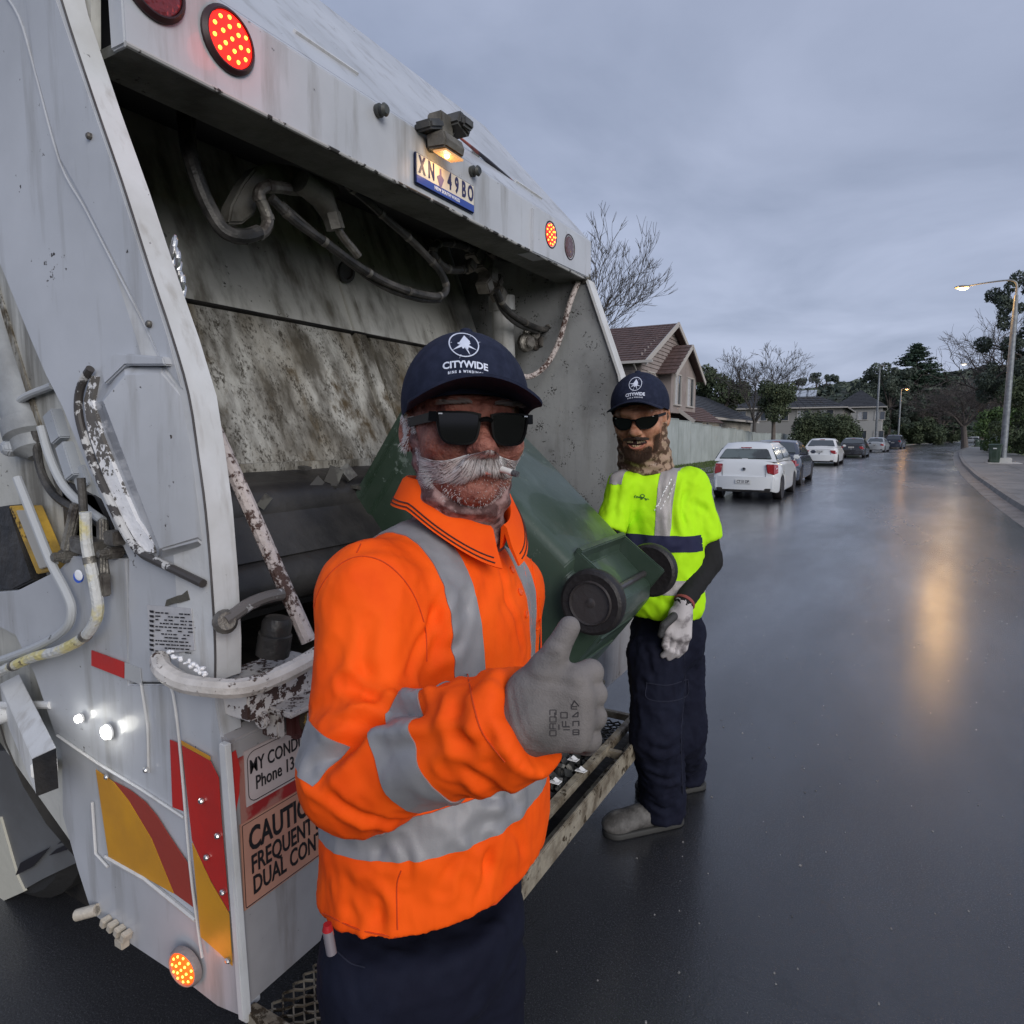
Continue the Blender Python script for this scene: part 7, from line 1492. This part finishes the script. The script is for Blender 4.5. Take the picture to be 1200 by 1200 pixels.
me = bpy.data.meshes.new('crown'); me.from_pydata(vs, [], fs); me.materials.append(leafd); link('crown', me, t)
def clumpy(label, px, y, x_r, z_lo, z_hi, n, k, size, m, seed, tr=(.4, 6), name='gum_tree', r=(1., 2.1)):
    rr = random.Random(seed); p = on(px, 512, 1, y); cs = []
    for _ in range(k): a = rr.uniform(0, 6.28); q = rr.random()**.5*x_r; zz_ = rr.uniform(0, z_hi-z_lo); q *= .55+.45*math.sin(min(1, zz_/(z_hi-z_lo)+.25)*2.6); cs.append((math.cos(a)*q, math.sin(a)*q, zz_, rr.uniform(*r)))
    return leafy_tree(name, label, 'tree', p.x, y, z_lo, cs, n, size, m, seed, tr)
clumpy('gum tree with open clumps of foliage left of the conifer', 1040, 160., 6.5, 4, 15.5, 16000, 70, .26, leafe, 31, (.45, 9), r=(.6, 1.3))
clumpy('tall gum tree at the right edge behind the street lamp', 1199, 88., 4.6, 6, 18.0, 22000, 75, .17, leafe, 32, (.45, 10), r=(.45, 1.0))
clumpy('leafy green shrub on the footpath side beside the lamp pole', 1178, 74., 2.2, .6, 4.0, 9000, 26, .12, leafg, 35, None, 'shrub', (.5, .9))
clumpy('dark tall shrub at the right edge of the footpath', 1202, 62., 2.0, .8, 5.5, 9000, 24, .12, leafm, 36, None, 'shrub', (.5, .9))
clumpy('dark shrubs at the foot of the conifer', 1072, 150., 6, .8, 4.0, 7000, 22, .25, leafm, 38, None, 'shrub', (.8, 1.5))
clumpy('low dark hedge along the far bend of the road', 1100, 190., 9, .8, 3.6, 7000, 30, .28, leafm, 39, None, 'shrub', (.9, 1.6))
clumpy('dense evergreen beside the far house', 1008, 140., 3, 2, 9.0, 6000, 18, .25, leafe, 40, (.3, 3), r=(.8, 1.5))
# hill with its tree cover
def hill(name, pts, y0_, y1_, m, seed):
    g = np.random.default_rng(seed); nx, ny = 120, 10; xs = np.linspace(pts[0][0], pts[-1][0], nx); vs = []
    for j in range(ny):
        t = j/(ny-1); y = y0_+(y1_-y0_)*t
        for x in xs: z = np.interp(x, [a for a, _ in pts], [b for _, b in pts])*math.sin(t*math.pi*.5)**.8; z += 4*mnoise.noise(Vector((x*.02, y*.02, seed)))*t; vs.append((x, y, max(z, -2)))
    me = bpy.data.meshes.new(name); me.from_pydata(vs, [], [(j*nx+i, j*nx+i+1, (j+1)*nx+i+1, (j+1)*nx+i) for j in range(ny-1) for i in range(nx-1)]); me.materials.append(m); me.shade_smooth(); o = link(name, me); structure(o)
    return me
hm = mat('wooded_hillside', (.032, .044, .036), .95, col2=(.055, .060, .045), vs=.05, bump=1., bs=.3, bdist=3)
zt_ = lambda px, py, y: on(px, py, 1, y).z; xt_ = lambda px, y: on(px, 500, 1, y).x
hme = hill('hills', [(xt_(820, 620), zt_(820, 485, 620)), (xt_(870, 620), zt_(870, 477, 620)), (xt_(925, 620), zt_(925, 460, 620)), (xt_(950, 620), zt_(950, 463, 620)), (xt_(985, 620), zt_(985, 456, 620)), (xt_(1020, 620), zt_(1020, 452, 620)), (xt_(1060, 620), zt_(1060, 447, 620)), (xt_(1110, 620), zt_(1110, 445, 620)), (xt_(1145, 620), zt_(1145, 436, 620)), (xt_(1200, 620), zt_(1200, 440, 620)), (xt_(1300, 620), zt_(1300, 440, 620))], 380, 620, hm, 2)
hv = verts(hme); g = np.random.default_rng(9); sel = hv[g.integers(0, len(hv), 2600)]; vs = []; fs = []
for s in sel:
    c = s+g.normal(size=3)*np.array([3, 5, .4]); r_ = 1.6+2.2*g.random(); b0 = len(vs)
    for k in range(8): v = g.normal(size=3); v /= np.linalg.norm(v); vs.append(tuple(c+v*r_*np.array([1, 1, .8])+np.array([0, 0, r_*.5])))
    fs += [(b0, b0+1, b0+2), (b0+2, b0+3, b0+4), (b0+4, b0+5, b0+6), (b0+6, b0+7, b0), (b0+1, b0+3, b0+5), (b0, b0+4, b0+6)]
me = bpy.data.meshes.new('woodland'); me.from_pydata(vs, [], fs); me.materials.append(leafe); o = link('woodland', me); o['kind'] = 'stuff'
for px, h_, sd_ in ((957, 9, 51), (968, 7, 52), (932, 6, 53)):
    rr = random.Random(sd_); p = on(px, 458, 1, 560.); cs = [(rr.uniform(-7, 7), rr.uniform(-4, 4), rr.uniform(-1, 3), rr.uniform(1.2, 2.6)) for _ in range(7)]
    leafy_tree('ridge_tree', {957: 'flat-topped tree standing tallest on the hill ridge', 968: 'small tree right of the flat-topped one on the hill ridge', 932: 'leftmost small tree on the hill ridge'}[px], 'tree', p.x, 560., p.z+h_, cs, 900, .7, leafe, sd_, (.5, p.z+h_), base=p.z-6)
# parked cars at the far bend, small in the picture
for px, y, pk, lb, rz in ((1088, 200., 's', 'pale car parked across the far bend of the road', R(75)), (1150, 175., 'w', 'white car parked behind the street tree trunk on the right', R(60))):
    q = on(px, 515, 1, y); c_ = car('hatch', pk, q.x, y, rz, lb); del c_['group']
